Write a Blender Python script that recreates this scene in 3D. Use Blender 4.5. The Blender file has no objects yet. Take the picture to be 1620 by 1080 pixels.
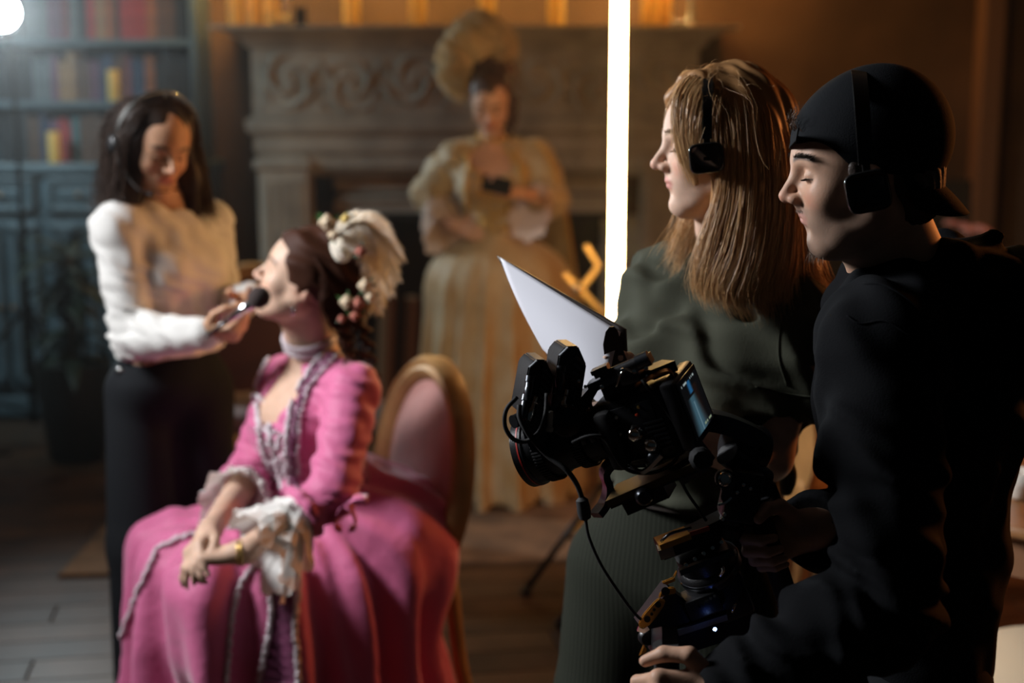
import bpy, bmesh, math, random, time
import numpy as np
from mathutils import Vector, Matrix
from mathutils.bvhtree import BVHTree
T0 = time.time()
rnd = random.Random(7)
nrg = np.random.default_rng(7)
SC = bpy.context.scene
COL = SC.collection
PI = math.pi
def rad(a): return a * PI / 180

# ------------------------------------------------------------------ camera
CAMZ = 1.62; PITCH = rad(10.15); FPX = 2250.0
cd = bpy.data.cameras.new('camera'); cd.lens = 50; cd.sensor_width = 36
cam = bpy.data.objects.new('camera', cd); COL.objects.link(cam)
cam.location = (0, 0, CAMZ); cam.rotation_euler = (PI/2 - PITCH, 0, 0)
cd.clip_start = 0.05; cd.clip_end = 60
cd.dof.use_dof = True; cd.dof.focus_distance = 2.02; cd.dof.aperture_fstop = 2.2
SC.camera = cam
# ------------------------------------------------------------------ exposure
SC.view_settings.view_transform = 'Standard'; SC.view_settings.look = 'None'
SC.view_settings.gamma = 1.0; SC.view_settings.use_curve_mapping = False
SC.view_settings.exposure = 0.0
# ------------------------------------------------------------------ world: an almost dark studio
w = bpy.data.worlds.new('world'); SC.world = w; w.use_nodes = True
w.node_tree.nodes['Background'].inputs[0].default_value = (0.30, 0.42, 0.50, 1)
w.node_tree.nodes['Background'].inputs[1].default_value = 0.012
# ------------------------------------------------------------------ lamps and added fill lights outside the frame
def area(name, loc, target, size, power, color, sy=None, spread=None):
    l = bpy.data.lights.new(name, 'AREA'); l.energy = power; l.color = color
    l.shape = 'RECTANGLE'; l.size = size; l.size_y = sy or size
    if spread: l.spread = spread
    o = bpy.data.objects.new(name, l); COL.objects.link(o); o.location = loc
    o.rotation_euler = (Vector(target) - Vector(loc)).to_track_quat('-Z', 'Y').to_euler()
    return o
area('softbox_light', (-2.55, 2.72, 2.5), (-0.1, 2.75, 1.25), 0.7, 45, (0.95, 0.97, 1.0), spread=rad(95))
area('added_cabinet_fill', (-3.3, 5.2, 2.6), (-2.2, 7.0, 1.2), 0.5, 10, (0.66, 0.90, 1.0), spread=rad(80))  # cool fill added to brighten the cabinet fronts, not a lamp of the set
area('warm_side_light', (3.1, 4.3, 1.9), (0.5, 2.6, 1.2), 0.5, 40, (1.0, 0.30, 0.07))
area('added_wall_wash', (-1.42, 6.9, 2.6), (-1.42, 7.4, 1.95), 0.2, 6, (1.0, 0.55, 0.12))  # unseen warm wash added to strengthen the golden glow beside the bookcase
area('added_wall_wash', (0.95, 6.9, 2.75), (0.95, 7.4, 1.9), 0.3, 7, (1.0, 0.40, 0.10))  # second added wash, makes the orange glow on the wall above the mantel

# ------------------------------------------------------------------ pixel -> point helper
cp, sp = math.cos(PITCH), math.sin(PITCH)
def P(px, py, Y):
    u = (px - 810) / FPX; v = (540 - py) / FPX
    t = Y / (cp + v * sp)
    return Vector((u * t, Y, CAMZ + t * (-sp + v * cp)))
def N3(v): return np.array(v, dtype=np.float64)

# ------------------------------------------------------------------ materials
MATS = {}
def mat(name, color=(.5,.5,.5), rough=.6, metal=0, bump=0, bscale=60, sheen=0, emit=0, ecol=None, attr=None,
        var=0, vscale=8, sss=0, spec=.5, coat=0, trans=0, wave=None, transl=0, alpha=1, col2=None, bdist=.002):
    if name in MATS: return MATS[name]
    m = bpy.data.materials.new(name); m.use_nodes = True
    nt = m.node_tree; b = nt.nodes['Principled BSDF']
    b.inputs['Base Color'].default_value = (*color, 1); b.inputs['Roughness'].default_value = rough
    b.inputs['Metallic'].default_value = metal; b.inputs['Specular IOR Level'].default_value = spec
    if sheen: b.inputs['Sheen Weight'].default_value = sheen; b.inputs['Sheen Roughness'].default_value = .4
    if coat: b.inputs['Coat Weight'].default_value = coat; b.inputs['Coat Roughness'].default_value = .1
    if trans: b.inputs['Transmission Weight'].default_value = trans
    if sss:
        b.inputs['Subsurface Weight'].default_value = sss; b.inputs['Subsurface Radius'].default_value = (1, .35, .2)
        b.inputs['Subsurface Scale'].default_value = .006
    if emit:
        b.inputs['Emission Color'].default_value = (*(ecol or color), 1); b.inputs['Emission Strength'].default_value = emit
    tc = nt.nodes.new('ShaderNodeTexCoord')
    src = None
    if attr:
        a = nt.nodes.new('ShaderNodeAttribute'); a.attribute_name = 'Col'; src = a.outputs['Color']
    if var or col2:
        n = nt.nodes.new('ShaderNodeTexNoise'); n.inputs['Scale'].default_value = vscale; n.inputs['Detail'].default_value = 5
        nt.links.new(tc.outputs['Object'], n.inputs['Vector'])
        mx = nt.nodes.new('ShaderNodeMix'); mx.data_type = 'RGBA'
        if src: nt.links.new(src, mx.inputs[6])
        else: mx.inputs[6].default_value = (*color, 1)
        c2 = col2 or tuple(c * (1 - var) for c in color)
        mx.inputs[7].default_value = (*c2, 1)
        cr = nt.nodes.new('ShaderNodeMapRange'); cr.inputs[1].default_value = .35; cr.inputs[2].default_value = .65
        nt.links.new(n.outputs[0], cr.inputs[0])
        if src:
            mx.blend_type = 'MULTIPLY'; mx.inputs[7].default_value = (1-var, 1-var, 1-var, 1)
        nt.links.new(cr.outputs[0], mx.inputs[0])
        src = mx.outputs[2]
    if src: nt.links.new(src, b.inputs['Base Color'])
    if wave:   # (scale, strength, axis) fine cloth ribs as relief
        wv = nt.nodes.new('ShaderNodeTexWave'); wv.inputs['Scale'].default_value = wave[0]; wv.bands_direction = wave[2]
        nt.links.new(tc.outputs['Object'], wv.inputs['Vector'])
        bp = nt.nodes.new('ShaderNodeBump'); bp.inputs['Strength'].default_value = wave[1]; bp.inputs['Distance'].default_value = .002
        nt.links.new(wv.outputs['Fac'], bp.inputs['Height']); nt.links.new(bp.outputs[0], b.inputs['Normal'])
    if bump:
        n2 = nt.nodes.new('ShaderNodeTexNoise'); n2.inputs['Scale'].default_value = bscale; n2.inputs['Detail'].default_value = 4
        nt.links.new(tc.outputs['Object'], n2.inputs['Vector'])
        bp2 = nt.nodes.new('ShaderNodeBump'); bp2.inputs['Strength'].default_value = bump; bp2.inputs['Distance'].default_value = bdist
        nt.links.new(n2.outputs[0], bp2.inputs['Height'])
        if wave: nt.links.new(bp.outputs[0], bp2.inputs['Normal'])
        nt.links.new(bp2.outputs[0], b.inputs['Normal'])
    if transl:
        tr = nt.nodes.new('ShaderNodeBsdfTranslucent'); ms = nt.nodes.new('ShaderNodeMixShader'); ms.inputs[0].default_value = transl
        if src: nt.links.new(src, tr.inputs['Color'])
        else: tr.inputs['Color'].default_value = (*color, 1)
        out = nt.nodes['Material Output']
        nt.links.new(b.outputs[0], ms.inputs[1]); nt.links.new(tr.outputs[0], ms.inputs[2]); nt.links.new(ms.outputs[0], out.inputs[0])
    MATS[name] = m
    return m

# ------------------------------------------------------------------ objects
def tag(o, label=None, cat=None, group=None, kind=None):
    if label: o['label'] = label
    if cat: o['category'] = cat
    if group: o['group'] = group
    if kind: o['kind'] = kind
    return o
def empty(name, loc, label=None, cat=None, group=None):
    o = bpy.data.objects.new(name, None); COL.objects.link(o); o.location = loc; o.empty_display_size = .1
    bpy.context.view_layer.update() if False else None
    return tag(o, label, cat, group)
def link(name, me, m, parent=None, loc=None):
    """mesh data in world coordinates; parented keeping world place (parents are unrotated empties or meshes at a location)"""
    o = bpy.data.objects.new(name, me); COL.objects.link(o)
    if m is not None and len(me.materials) == 0:
        for mm in (m if isinstance(m, (list, tuple)) else [m]): me.materials.append(mm)
    wl = wloc(parent) if parent else Vector((0, 0, 0))
    if loc is not None:
        o.location = Vector(loc) - wl
    elif parent:
        o.parent = parent; o.location = -wl
    if parent: o.parent = parent
    return o
def wloc(o):
    v = Vector((0, 0, 0))
    while o: v += Vector(o.location); o = o.parent
    return v
def mesh(name, V, F, smooth=False, colors=None):
    me = bpy.data.meshes.new(name)
    V = np.asarray(V, dtype=np.float32)
    if isinstance(F, np.ndarray) and F.ndim == 2 and F.dtype.kind == 'i':
        n, k = F.shape
        me.vertices.add(len(V)); me.vertices.foreach_set('co', V.ravel())
        me.loops.add(n * k); me.loops.foreach_set('vertex_index', F.astype(np.int32).ravel())
        me.polygons.add(n); me.polygons.foreach_set('loop_start', np.arange(0, n * k, k, dtype=np.int32))
        me.update(calc_edges=True); me.validate()
    else:
        me.from_pydata([tuple(map(float, v)) for v in V], [], [tuple(map(int, f)) for f in F]); me.update()
    if smooth: me.polygons.foreach_set('use_smooth', [True] * len(me.polygons))
    if colors is not None:
        a = me.color_attributes.new('Col', 'FLOAT_COLOR', 'POINT')
        c = np.ones((len(V), 4), dtype=np.float32); c[:, :3] = colors
        a.data.foreach_set('color', c.ravel())
    return me
class MB:
    """collects simple solids into one mesh"""
    def __init__(s): s.V = []; s.F = []
    def add(s, V, F):
        n = len(s.V); s.V += [tuple(v) for v in V]; s.F += [tuple(i + n for i in f) for f in F]; return s
    def box(s, c, d, R=None, bev=0.0):
        bm = bmesh.new(); bmesh.ops.create_cube(bm, size=1)
        for v in bm.verts: v.co = Vector((v.co.x * d[0], v.co.y * d[1], v.co.z * d[2]))
        if bev: bmesh.ops.bevel(bm, geom=list(bm.edges), offset=min(bev, min(d) * .45), segments=2, affect='EDGES', profile=.5)
        bm.verts.index_update()
        V = [v.co.copy() for v in bm.verts]; F = [[v.index for v in f.verts] for f in bm.faces]; bm.free()
        if R is not None: V = [R @ v for v in V]
        c = Vector(c); return s.add([v + c for v in V], F)
    def cyl(s, a, b, r1, r2=None, n=20, caps=True):
        r2 = r1 if r2 is None else r2
        a = Vector(a); b = Vector(b); d = (b - a).normalized()
        x = d.orthogonal().normalized(); y = d.cross(x)
        V = []
        for p, r in ((a, r1), (b, r2)):
            for i in range(n):
                t = 2 * PI * i / n; V.append(p + x * (math.cos(t) * r) + y * (math.sin(t) * r))
        F = [(i, (i + 1) % n, n + (i + 1) % n, n + i) for i in range(n)]
        if caps: F += [tuple(range(n - 1, -1, -1)), tuple(range(n, 2 * n))]
        return s.add(V, F)
    def lathe(s, a, d, prof, n=24):
        """prof = [(h, r)...] along direction d from a"""
        a = Vector(a); d = Vector(d).normalized(); x = d.orthogonal().normalized(); y = d.cross(x)
        V = []
        for h, r in prof:
            for i in range(n):
                t = 2 * PI * i / n; V.append(a + d * h + x * (math.cos(t) * r) + y * (math.sin(t) * r))
        F = []
        for k in range(len(prof) - 1):
            for i in range(n):
                F.append((k*n + i, k*n + (i+1) % n, (k+1)*n + (i+1) % n, (k+1)*n + i))
        F += [tuple(range(n - 1, -1, -1)), tuple(range((len(prof)-1)*n, len(prof)*n))]
        return s.add(V, F)
    def tube(s, pts, r, n=8, closed=False):
        V, F = tube_vf(pts, r, n); return s.add(V, F)
    def sweep(s, pts, wd, th, side):
        """flat bar: rectangle section, width along 'side'"""
        pts = [Vector(p) for p in pts]; side = Vector(side).normalized(); V = []; F = []
        for i, p in enumerate(pts):
            t = (pts[min(i+1, len(pts)-1)] - pts[max(i-1, 0)]).normalized()
            sd = (side - t * side.dot(t)).normalized(); nn = t.cross(sd)
            for a, b in ((-1,-1),(1,-1),(1,1),(-1,1)): V.append(p + sd * (a*wd/2) + nn * (b*th/2))
        for i in range(len(pts)-1):
            for k in range(4): F.append((i*4+k, i*4+(k+1)%4, (i+1)*4+(k+1)%4, (i+1)*4+k))
        F += [(3,2,1,0), tuple((len(pts)-1)*4+k for k in range(4))]
        return s.add(V, F)
    def build(s, name, m, parent=None, smooth=False, loc=None, auto=None):
        me = mesh(name, s.V, s.F, smooth)
        if auto is not None:
            me.polygons.foreach_set('use_smooth', [True]*len(me.polygons)); sharp(me, auto)
        if loc is not None:
            me.transform(Matrix.Translation(-Vector(loc)))
        return link(name, me, m, parent, loc)
def sharp(me, ang=35):
    try: me.set_sharp_from_angle(angle=rad(ang))
    except Exception: pass
def tube_vf(pts, r, n=8):
    pts = [Vector(p) for p in pts]; m = len(pts)
    rs = r if hasattr(r, '__len__') else [r] * m
    V = []; F = []; x = None
    for i, p in enumerate(pts):
        t = (pts[min(i+1, m-1)] - pts[max(i-1, 0)]).normalized()
        if x is None: x = t.orthogonal().normalized()
        else: x = (x - t * x.dot(t)).normalized()
        y = t.cross(x)
        for k in range(n):
            a = 2*PI*k/n; V.append(p + x*(math.cos(a)*rs[i]) + y*(math.sin(a)*rs[i]))
    for i in range(m-1):
        for k in range(n): F.append((i*n+k, i*n+(k+1)%n, (i+1)*n+(k+1)%n, (i+1)*n+k))
    F += [tuple(range(n-1,-1,-1)), tuple(range((m-1)*n, m*n))]
    return V, F
def spline(pts, n=24):
    """Catmull-Rom through points"""
    p = [np.array(q, dtype=float) for q in pts]; p = [2*p[0]-p[1]] + p + [2*p[-1]-p[-2]]
    out = []; segs = len(p) - 3
    for i in range(n):
        u = i/(n-1)*segs; k = min(int(u), segs-1); t = u-k
        a, b, c, d = p[k:k+4]
        out.append(.5*((2*b)+(-a+c)*t+(2*a-5*b+4*c-d)*t*t+(-a+3*b-3*c+d)*t**3))
    return out
def eulR(x, y, z): return (Matrix.Rotation(rad(z), 3, 'Z') @ Matrix.Rotation(rad(y), 3, 'Y') @ Matrix.Rotation(rad(x), 3, 'X'))

# ------------------------------------------------------------------ signed distance modelling: smooth blended solids, meshed by sparse surface nets
f4 = np.float32
def _nR(R):
    return None if R is None else np.array(R, dtype=f4)
def ell(c, r, R=None):
    c = np.array(c, f4); r = np.array(r, f4); R = _nR(R)
    def f(p):
        q = p - c
        if R is not None: q = q @ R
        a = q / r; k0 = np.sqrt((a*a).sum(1)); b = a / r; k1 = np.sqrt((b*b).sum(1)) + 1e-9
        return k0 * (k0 - 1) / k1
    return f
def cone(a, b, ra, rb=None):
    rb = ra if rb is None else rb
    a = np.array(a, f4); b = np.array(b, f4); ab = b - a; L = float((ab*ab).sum()) + 1e-12
    def f(p):
        q = p - a; t = np.clip(q @ ab / L, 0, 1)
        q = q - t[:, None] * ab
        return np.sqrt((q*q).sum(1)) - (ra + (rb - ra) * t)
    return f
def ecap(a, b, wa, wb, side):
    """elliptic cone: wa=(halfwidth along side, halfdepth)"""
    a = np.array(a, f4); b = np.array(b, f4); ax = b - a; L = float(np.sqrt((ax*ax).sum())); ax = ax / L
    s = np.array(side, f4); s = s - ax * float(s @ ax); s /= np.linalg.norm(s); d = np.cross(ax, s)
    def f(p):
        q = p - a; h = q @ ax; t = np.clip(h / L, 0, 1)
        W = wa[0] + (wb[0]-wa[0])*t; D = wa[1] + (wb[1]-wa[1])*t
        ex = h - t * L
        x = q @ s; y = q @ d; m = np.minimum(W, D)
        ux = x/W; uy = y/D; uz = ex/m
        k0 = np.sqrt(ux*ux+uy*uy+uz*uz) + 1e-9; k1 = np.sqrt((ux/W)**2+(uy/D)**2+(uz/m)**2) + 1e-9
        return np.minimum(k0*(k0-1)/k1, k0*50)
    return f
def rbox(c, h, r=0, R=None):
    c = np.array(c, f4); h = np.array(h, f4) - r; R = _nR(R)
    def f(p):
        q = p - c
        if R is not None: q = q @ R
        q = np.abs(q) - h; o = np.maximum(q, 0)
        return np.sqrt((o*o).sum(1)) + np.minimum(q.max(1), 0) - r
    return f
def plane(pt, n):
    """solid on the side opposite to n"""
    pt = np.array(pt, f4); n = np.array(n, f4); n /= np.linalg.norm(n)
    return lambda p: (p - pt) @ n
class SDF:
    def __init__(s): s.ops = []; s.disp = []
    def u(s, f, k=.01): s.ops.append(('u', f, k)); return s
    def s(s, f, k=.005): s.ops.append(('s', f, k)); return s
    def i(s, f, k=.003): s.ops.append(('i', f, k)); return s
    def chain(s, pts, rs, k=.01):
        for j in range(len(pts)-1): s.u(cone(pts[j], pts[j+1], rs[j], rs[j+1]), k)
        return s
    def d(s, fn): s.disp.append(fn); return s
    def ev(s, p):
        d = np.full(len(p), 9.0, f4)
        for m, f, k in s.ops: d = comb(m, d, f(p), k)
        for g in s.disp: d = d + g(p)
        return d
def comb(m, d, v, k):
    if m == 'u':
        h = np.maximum(k - np.abs(d - v), 0) / k; return np.minimum(d, v) - h*h*k*.25
    if m == 's':
        v = -v; h = np.maximum(k - np.abs(d - v), 0) / k; return np.maximum(d, v) + h*h*k*.25
    h = np.maximum(k - np.abs(d - v), 0) / k; return np.maximum(d, v) + h*h*k*.25
_cor = np.array([(x, y, z) for x in (0,1) for y in (0,1) for z in (0,1)])
_edg = [(a, b) for a in range(8) for b in range(a+1, 8) if np.abs(_cor[a]-_cor[b]).sum() == 1]
def nets(S, lo, hi, h, keep=None, amp=.01):
    lo = np.array(lo, float) - 2*h; hi = np.array(hi, float) + 2*h; B = 8
    nb = np.ceil((hi - lo) / (B*h)).astype(int)
    g = np.stack(np.meshgrid(*[np.arange(n) for n in nb], indexing='ij'), -1).reshape(-1, 3)
    cen = (lo + (g + .5) * B * h).astype(f4)
    Rb = B*h*.87
    dc = S.ev(cen)
    act = np.abs(dc) < Rb*1.6 + amp
    g = g[act]; cen = cen[act]; nB = len(g)
    loc = np.stack(np.meshgrid(*[np.arange(B+1)]*3, indexing='ij'), -1).reshape(-1, 3)
    allp = (lo + (g[:, None, :]*B + loc[None]) * h).astype(f4)     # nB,729,3
    D = np.full((nB, 729), 9.0, f4)
    for m, f, k in S.ops:
        vb = f(cen)
        msk = np.ones(nB, bool) if m == 'i' else (vb < Rb*3.0 + k + amp)
        if not msk.any(): continue
        idx = np.nonzero(msk)[0]
        for c0 in range(0, len(idx), 1500):
            ii = idx[c0:c0+1500]
            p = allp[ii].reshape(-1, 3)
            D[ii] = comb(m, D[ii].reshape(-1), f(p), k).reshape(-1, 729)
    for gfun in S.disp:
        for c0 in range(0, nB, 1500):
            D[c0:c0+1500] += gfun(allp[c0:c0+1500].reshape(-1, 3)).reshape(-1, 729)
    D = D.reshape(nB, B+1, B+1, B+1)
    C = np.stack([D[:, x:x+B, y:y+B, z:z+B] for x, y, z in _cor], -1)    # nB,8,8,8,8
    neg = C < 0; cnt = neg.sum(-1); mix = (cnt > 0) & (cnt < 8)
    bi, ix, iy, iz = np.nonzero(mix)
    vals = C[bi, ix, iy, iz]                        # M,8
    cell = g[bi]*B + np.stack([ix, iy, iz], -1)
    acc = np.zeros((len(vals), 3)); n = np.zeros(len(vals))
    for a, b in _edg:
        va = vals[:, a]; vb_ = vals[:, b]; sc = (va < 0) != (vb_ < 0)
        t = np.where(sc, va / np.where(sc, va - vb_, 1), 0)
        pt = _cor[a] + t[:, None] * (_cor[b] - _cor[a])
        acc += pt * sc[:, None]; n += sc
    V = lo + (cell + acc / n[:, None]) * h
    N = nb * B + 2
    key = (cell[:, 0]*N[1] + cell[:, 1])*N[2] + cell[:, 2]
    order = np.argsort(key); ks = key[order]
    def look(c):
        kk = (c[:, 0]*N[1] + c[:, 1])*N[2] + c[:, 2]
        j = np.clip(np.searchsorted(ks, kk), 0, len(ks)-1)
        return np.where(ks[j] == kk, order[j], -1)
    F = []
    base = vals[:, 0] < 0
    for ax, ci in ((0, 4), (1, 2), (2, 1)):
        sc = base != (vals[:, ci] < 0)
        c = cell[sc]; b1 = np.zeros(3, int); b2 = np.zeros(3, int); b1[(ax+1) % 3] = 1; b2[(ax+2) % 3] = 1
        q = np.stack([look(c), look(c - b1), look(c - b1 - b2), look(c - b2)], -1)
        fl = base[sc]; q[~fl] = q[~fl][:, ::-1]
        F.append(q[(q >= 0).all(1)])
    F = np.concatenate(F)
    if keep is not None:
        kv = keep(V); F = F[kv[F].all(1)]
    used = np.unique(F); rm = np.full(len(V), -1); rm[used] = np.arange(len(used))
    return V[used], rm[F]
def sobj(name, S, lo, hi, h, m, parent=None, color=None, keep=None, amp=.01, pieces=None, relax=1):
    """mesh one SDF; pieces = [(lo,hi,h,keep)] gives several resolutions in one mesh"""
    Vs, Fs, n = [], [], 0
    for (l, H, hh, kp) in (pieces or [(lo, hi, h, keep)]):
        V, F = nets(S, l, H, hh, kp, amp)
        for _ in range(relax):      # one gentle smoothing pass over quads
            a = np.zeros_like(V); c = np.zeros(len(V))
            for i in range(4):
                for j in (1, 3):
                    np.add.at(a, F[:, i], V[F[:, (i+j) % 4]]); np.add.at(c, F[:, i], 1)
            V = V*.5 + .5*a/np.maximum(c, 1)[:, None]
        Vs.append(V); Fs.append(F + n); n += len(V)
    V = np.concatenate(Vs); F = np.concatenate(Fs)
    col = color(V) if color is not None else None
    me = mesh(name, V, F.astype(np.int32), True, col)
    o = link(name, me, m, parent)
    print('  sdf %-22s %7d quads  t=%.1f' % (name, len(F), time.time()-T0), flush=True)
    return o
def wr(p, fx, fy, fz, s=0.0, a=1.6):
    """wavy ridge noise in -1..1"""
    x, y, z = p[:, 0]*fx, p[:, 1]*fy, p[:, 2]*fz
    return np.sin(x + y + z + s + a*np.sin(.37*x - .61*y + .53*z + s*1.7) + .8*np.sin(.9*z - .4*x + 1.3*s))
def bump_at(c, r, amp, fn):
    """local displacement around c with gaussian falloff"""
    c = np.array(c, f4)
    return lambda p: amp * np.exp(-((p-c)**2).sum(1)/(2*r*r)) * fn(p)
# ------------------------------------------------------------------ human building blocks
class Frame:
    """local frame: f forward, l the person's left, u up"""
    def __init__(s, c, f, u, sc=1.0):
        s.c = N3(c); f = N3(f); f /= np.linalg.norm(f); u = N3(u); l = np.cross(u, f); l /= np.linalg.norm(l); u = np.cross(f, l)
        s.f, s.l, s.u, s.sc = f, l, u, sc; s.M = np.stack([f, l, u], 1)
    def __call__(s, x, y, z): return s.c + s.sc * (s.f*x + s.l*y + s.u*z)
    def r(s, *a): return tuple(v * s.sc for v in a)
    def loc(s, V): return (V - s.c) @ s.M / s.sc
    def R(s, rx=0, ry=0, rz=0):
        return s.M @ np.array(eulR(rx, ry, rz))
def dirv(yaw, pitch=0, roll=0):
    """yaw 0 looks along -Y (at the camera), 90 along +X, -90 along -X"""
    y, p = rad(yaw), rad(pitch)
    f = np.array([math.sin(y)*math.cos(p), -math.cos(y)*math.cos(p), math.sin(p)])
    l = np.array([math.cos(y), math.sin(y), 0.0])
    u = np.cross(f, l); r = rad(roll); u = u*math.cos(r) + l*math.sin(r)
    return f, u
def head(S, h, fem=True, nose=1.0, lidopen=.0, smile=0, chin=0, mz=0, earx=0):
    c, r, R = h, h.r, h.M; k = h.sc
    E = lambda x, y, z, a, b, d, kk=.01, RR=None: S.u(ell(c(x, y, z), r(a, b, d), R if RR is None else RR), kk*k)
    E(-.014, 0, .030, .098, .075, .082, .01)
    E(.022, 0, .028, .066, .064, .066, .03)
    E(.036, 0, -.028, .050, .057, .078, .03)
    jw = .047 if fem else .052
    for s in (-1, 1):
        S.u(cone(c(-.006, s*jw, -.052), c(.058+chin, s*.014, -.098), .019*k, .016*k), .03*k)
        S.u(cone(c(-.002, s*.060, -.015), c(-.006, s*jw, -.052), .015*k, .017*k), .03*k)
        E(.053, s*.040, -.030, .024, .020, .020, .022)
        S.u(cone(c(.070, s*.040, .019), c(.080, s*.012, .015), .0085*k, .0095*k), .014*k)
    E(.070+chin, 0, -.099, .017, .021, .016, .016)
    E(.064+mz, 0, -.062, .022, .030, .024, .02)
    for s in (-1, 1):
        S.s(ell(c(.090, s*.031, -.003), r(.015, .019, .012), R), .014*k)
    n = nose
    S.u(cone(c(.082, 0, .012), c(.084+.026*n, 0, -.028), .0065*k, .0078*k), .010*k)
    E(.084+.021*n, 0, -.031, .0105, .0095, .0085, .006)
    for s in (-1, 1):
        E(.089+.004*n, s*.0120, -.034, .0115, .0070, .0080, .006)
    S.u(cone(c(.089, 0, -.040), c(.085, 0, -.050), .006*k, .005*k), .006*k)
    for s in (-1, 1): S.s(ell(c(.094+.006*n, s*.0055, -.0412), r(.005, .0028, .003), R), .002*k)
    w = .021 + .004*smile
    E(.083+mz, 0, -.0565, .0095, w, .0058, .005)
    E(.081+mz, 0, -.0680, .0095, w*.82, .0070, .005)
    for s in (-1, 1): S.s(cone(c(.0925+mz, 0, -.0622), c(.0800+mz, s*w*.90, -.0620+.0015*smile), .0016*k, .0012*k), .003*k)
    S.s(ell(c(.090+mz, 0, -.080), r(.010, .016, .007), R), .012*k)
    for s in (-1, 1):    # eyelids over the ball, opening, ear
        E(.0705, s*.031, -.002, .0135, .0150, .0128, .003)
        
        lr = (.0010 + .0040*lidopen)*k
        S.s(cone(c(.0850, s*.031, -.0050), c(.0795, s*.0415, -.0045), lr, lr*.5), .0014*k); S.s(cone(c(.0850, s*.031, -.0050), c(.0815, s*.0205, -.0055), lr, lr*.5), .0014*k)
        ec = c(-.010+earx, s*.074, -.014); RE = h.M @ np.array(eulR(0, 14, 0)) @ np.array(eulR(0, 0, -s*22))
        S.u(ell(ec, r(.018, .0075, .032), RE), .005*k)
        S.s(ell(c(-.008+earx, s*.083, -.010), r(.010, .007, .019), RE), .004*k)
        S.u(ell(c(.002+earx, s*.074, -.018), r(.005, .006, .007), RE), .003*k)
        S.u(ell(c(-.005+earx, s*.073, -.040), r(.008, .005, .009), RE), .004*k)
def skin_color(h, base, lip=(.42,.12,.10), brow=(.06,.035,.02), browt=.0, stub=0, lash=(.05,.03,.02), scalp=None, hl=None, shave=(.10,.08,.07)):
    base = np.array(base); 
    def f(V):
        q = h.loc(V); x, y, z = q.T; ay = np.abs(y)
        C = np.tile(base, (len(V), 1)).astype(float)
        def mix(m, c, a=1.0): 
            m = np.clip(m, 0, 1)[:, None]*a; C[:] = C*(1-m) + np.array(c)*m
        red = base * np.array([1.08, .72, .68])
        mix(np.exp(-(((x-.085)/.02)**2 + ((ay-.042)/.016)**2 + ((z+.036)/.016)**2)), red, .55)
        mix(np.exp(-(((x-.11)/.012)**2 + (y/.014)**2 + ((z+.032)/.010)**2)), red, .6)
        mix(np.exp(-(((ay-.080)/.012)**2 + ((x+.01)/.02)**2 + ((z+.012)/.03)**2)), red, .6)
        mg = 1/(1+np.exp(-(1-((ay/.023)**2 + ((z+.062)/.0125)**2))*8)) * (x > .070)
        mix(mg, lip, .85)
        line = .019 + .010*(1-((ay-.034)/.022)**2)*.5
        bm = np.exp(-((z-line-.001)/.0042)**4) * (1/(1+np.exp(-(.021-np.abs(ay-.034))*600))) * (x > .04)
        mix(bm, brow, .97)
        lm = np.exp(-((z+.0050+.0015)/.0017)**2) * (np.abs(ay-.031) < .0145) * (x > .062)
        mix(lm*1.3, lash, 1.0)
        if stub:
            sm = 1/(1+np.exp((z+.046)*260)) * 1/(1+np.exp((np.abs(z+.062)*0 + .002-(x+.02))*200)) * (z > -.14)
            sm = sm * (1 - mg)
            mix(sm, shave, stub*.7)
            gt = np.exp(-((ay/.016)**2 + ((z+.104)/.013)**2)) * (x > .05)
            mu = np.exp(-((ay/.024)**2 + ((z+.050)/.0045)**2)) * (x > .07)
            mix(gt + mu*.8, brow, .75)
        return C
    return f
def eyeballs(h, parent, iris=(.10,.06,.03)):
    for s in (-1, 1):
        mb = MB(); c = Vector(h(.0700, s*.031, -.002)); d = Vector(h.f)
        mb.lathe(c - d*.0125*h.sc, d, [(.0125*h.sc*(1-math.cos(a)), .0125*h.sc*math.sin(a)+1e-5) for a in [PI*i/10 for i in range(11)]], 16)
        mb.build('eye', mat('eye_white', (.75,.72,.68), .15), parent, True)
        mb = MB(); c2 = c + d*.0112*h.sc
        mb.lathe(c2, d, [(0, .0056*h.sc), (.0013*h.sc, .0045*h.sc), (.0018*h.sc, .001*h.sc)], 16)
        mb.build('iris', mat('iris', iris, .1), parent, True)
def brows(h, parent, m, n=150, lash=True, th=.0022):
    for s in (-1, 1):
        gs = []
        for k in range(7):
            t = k/6; y = .012 + .040*t; z = .0185 + .010*math.sin(PI*(.25+.6*t))*.8; x = .0925 - .0165*t**1.6
            gs.append([h(x, s*y, z-.002), h(x+.0012-.001*t, s*(y+.004), z+.001), h(x-.0005-.003*t, s*(y+.009), z+.0015)])
        strands('eyebrow', gs, n, m, parent, jit=th, rad_=.00022, pts=4, wav=.0004, lenj=.3)
        if lash:
            gl = [[h(.0835-.0045*abs(k-1.5)/1.5*1.0, s*(.0225+.0060*k), -.0050), h(.0885-.0045*abs(k-1.5)/1.5, s*(.0222+.0066*k), -.0072), h(.0915-.0045*abs(k-1.5)/1.5, s*(.0220+.0072*k), -.0070)] for k in range(4)]
            strands('eyelashes', gl, 60, m, parent, jit=.0004, rad_=.00018, pts=4, wav=.0001, lenj=.3)
def neck(S, h, base, r0=.050, r1=.056, k=.03):
    S.u(cone(h(-.024, 0, -.050), base, r0*h.sc, r1), k)
    S.u(cone(h(.012, 0, -.085), N3(base) + h.f*.03, r0*.62, r1*.6), k)
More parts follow.
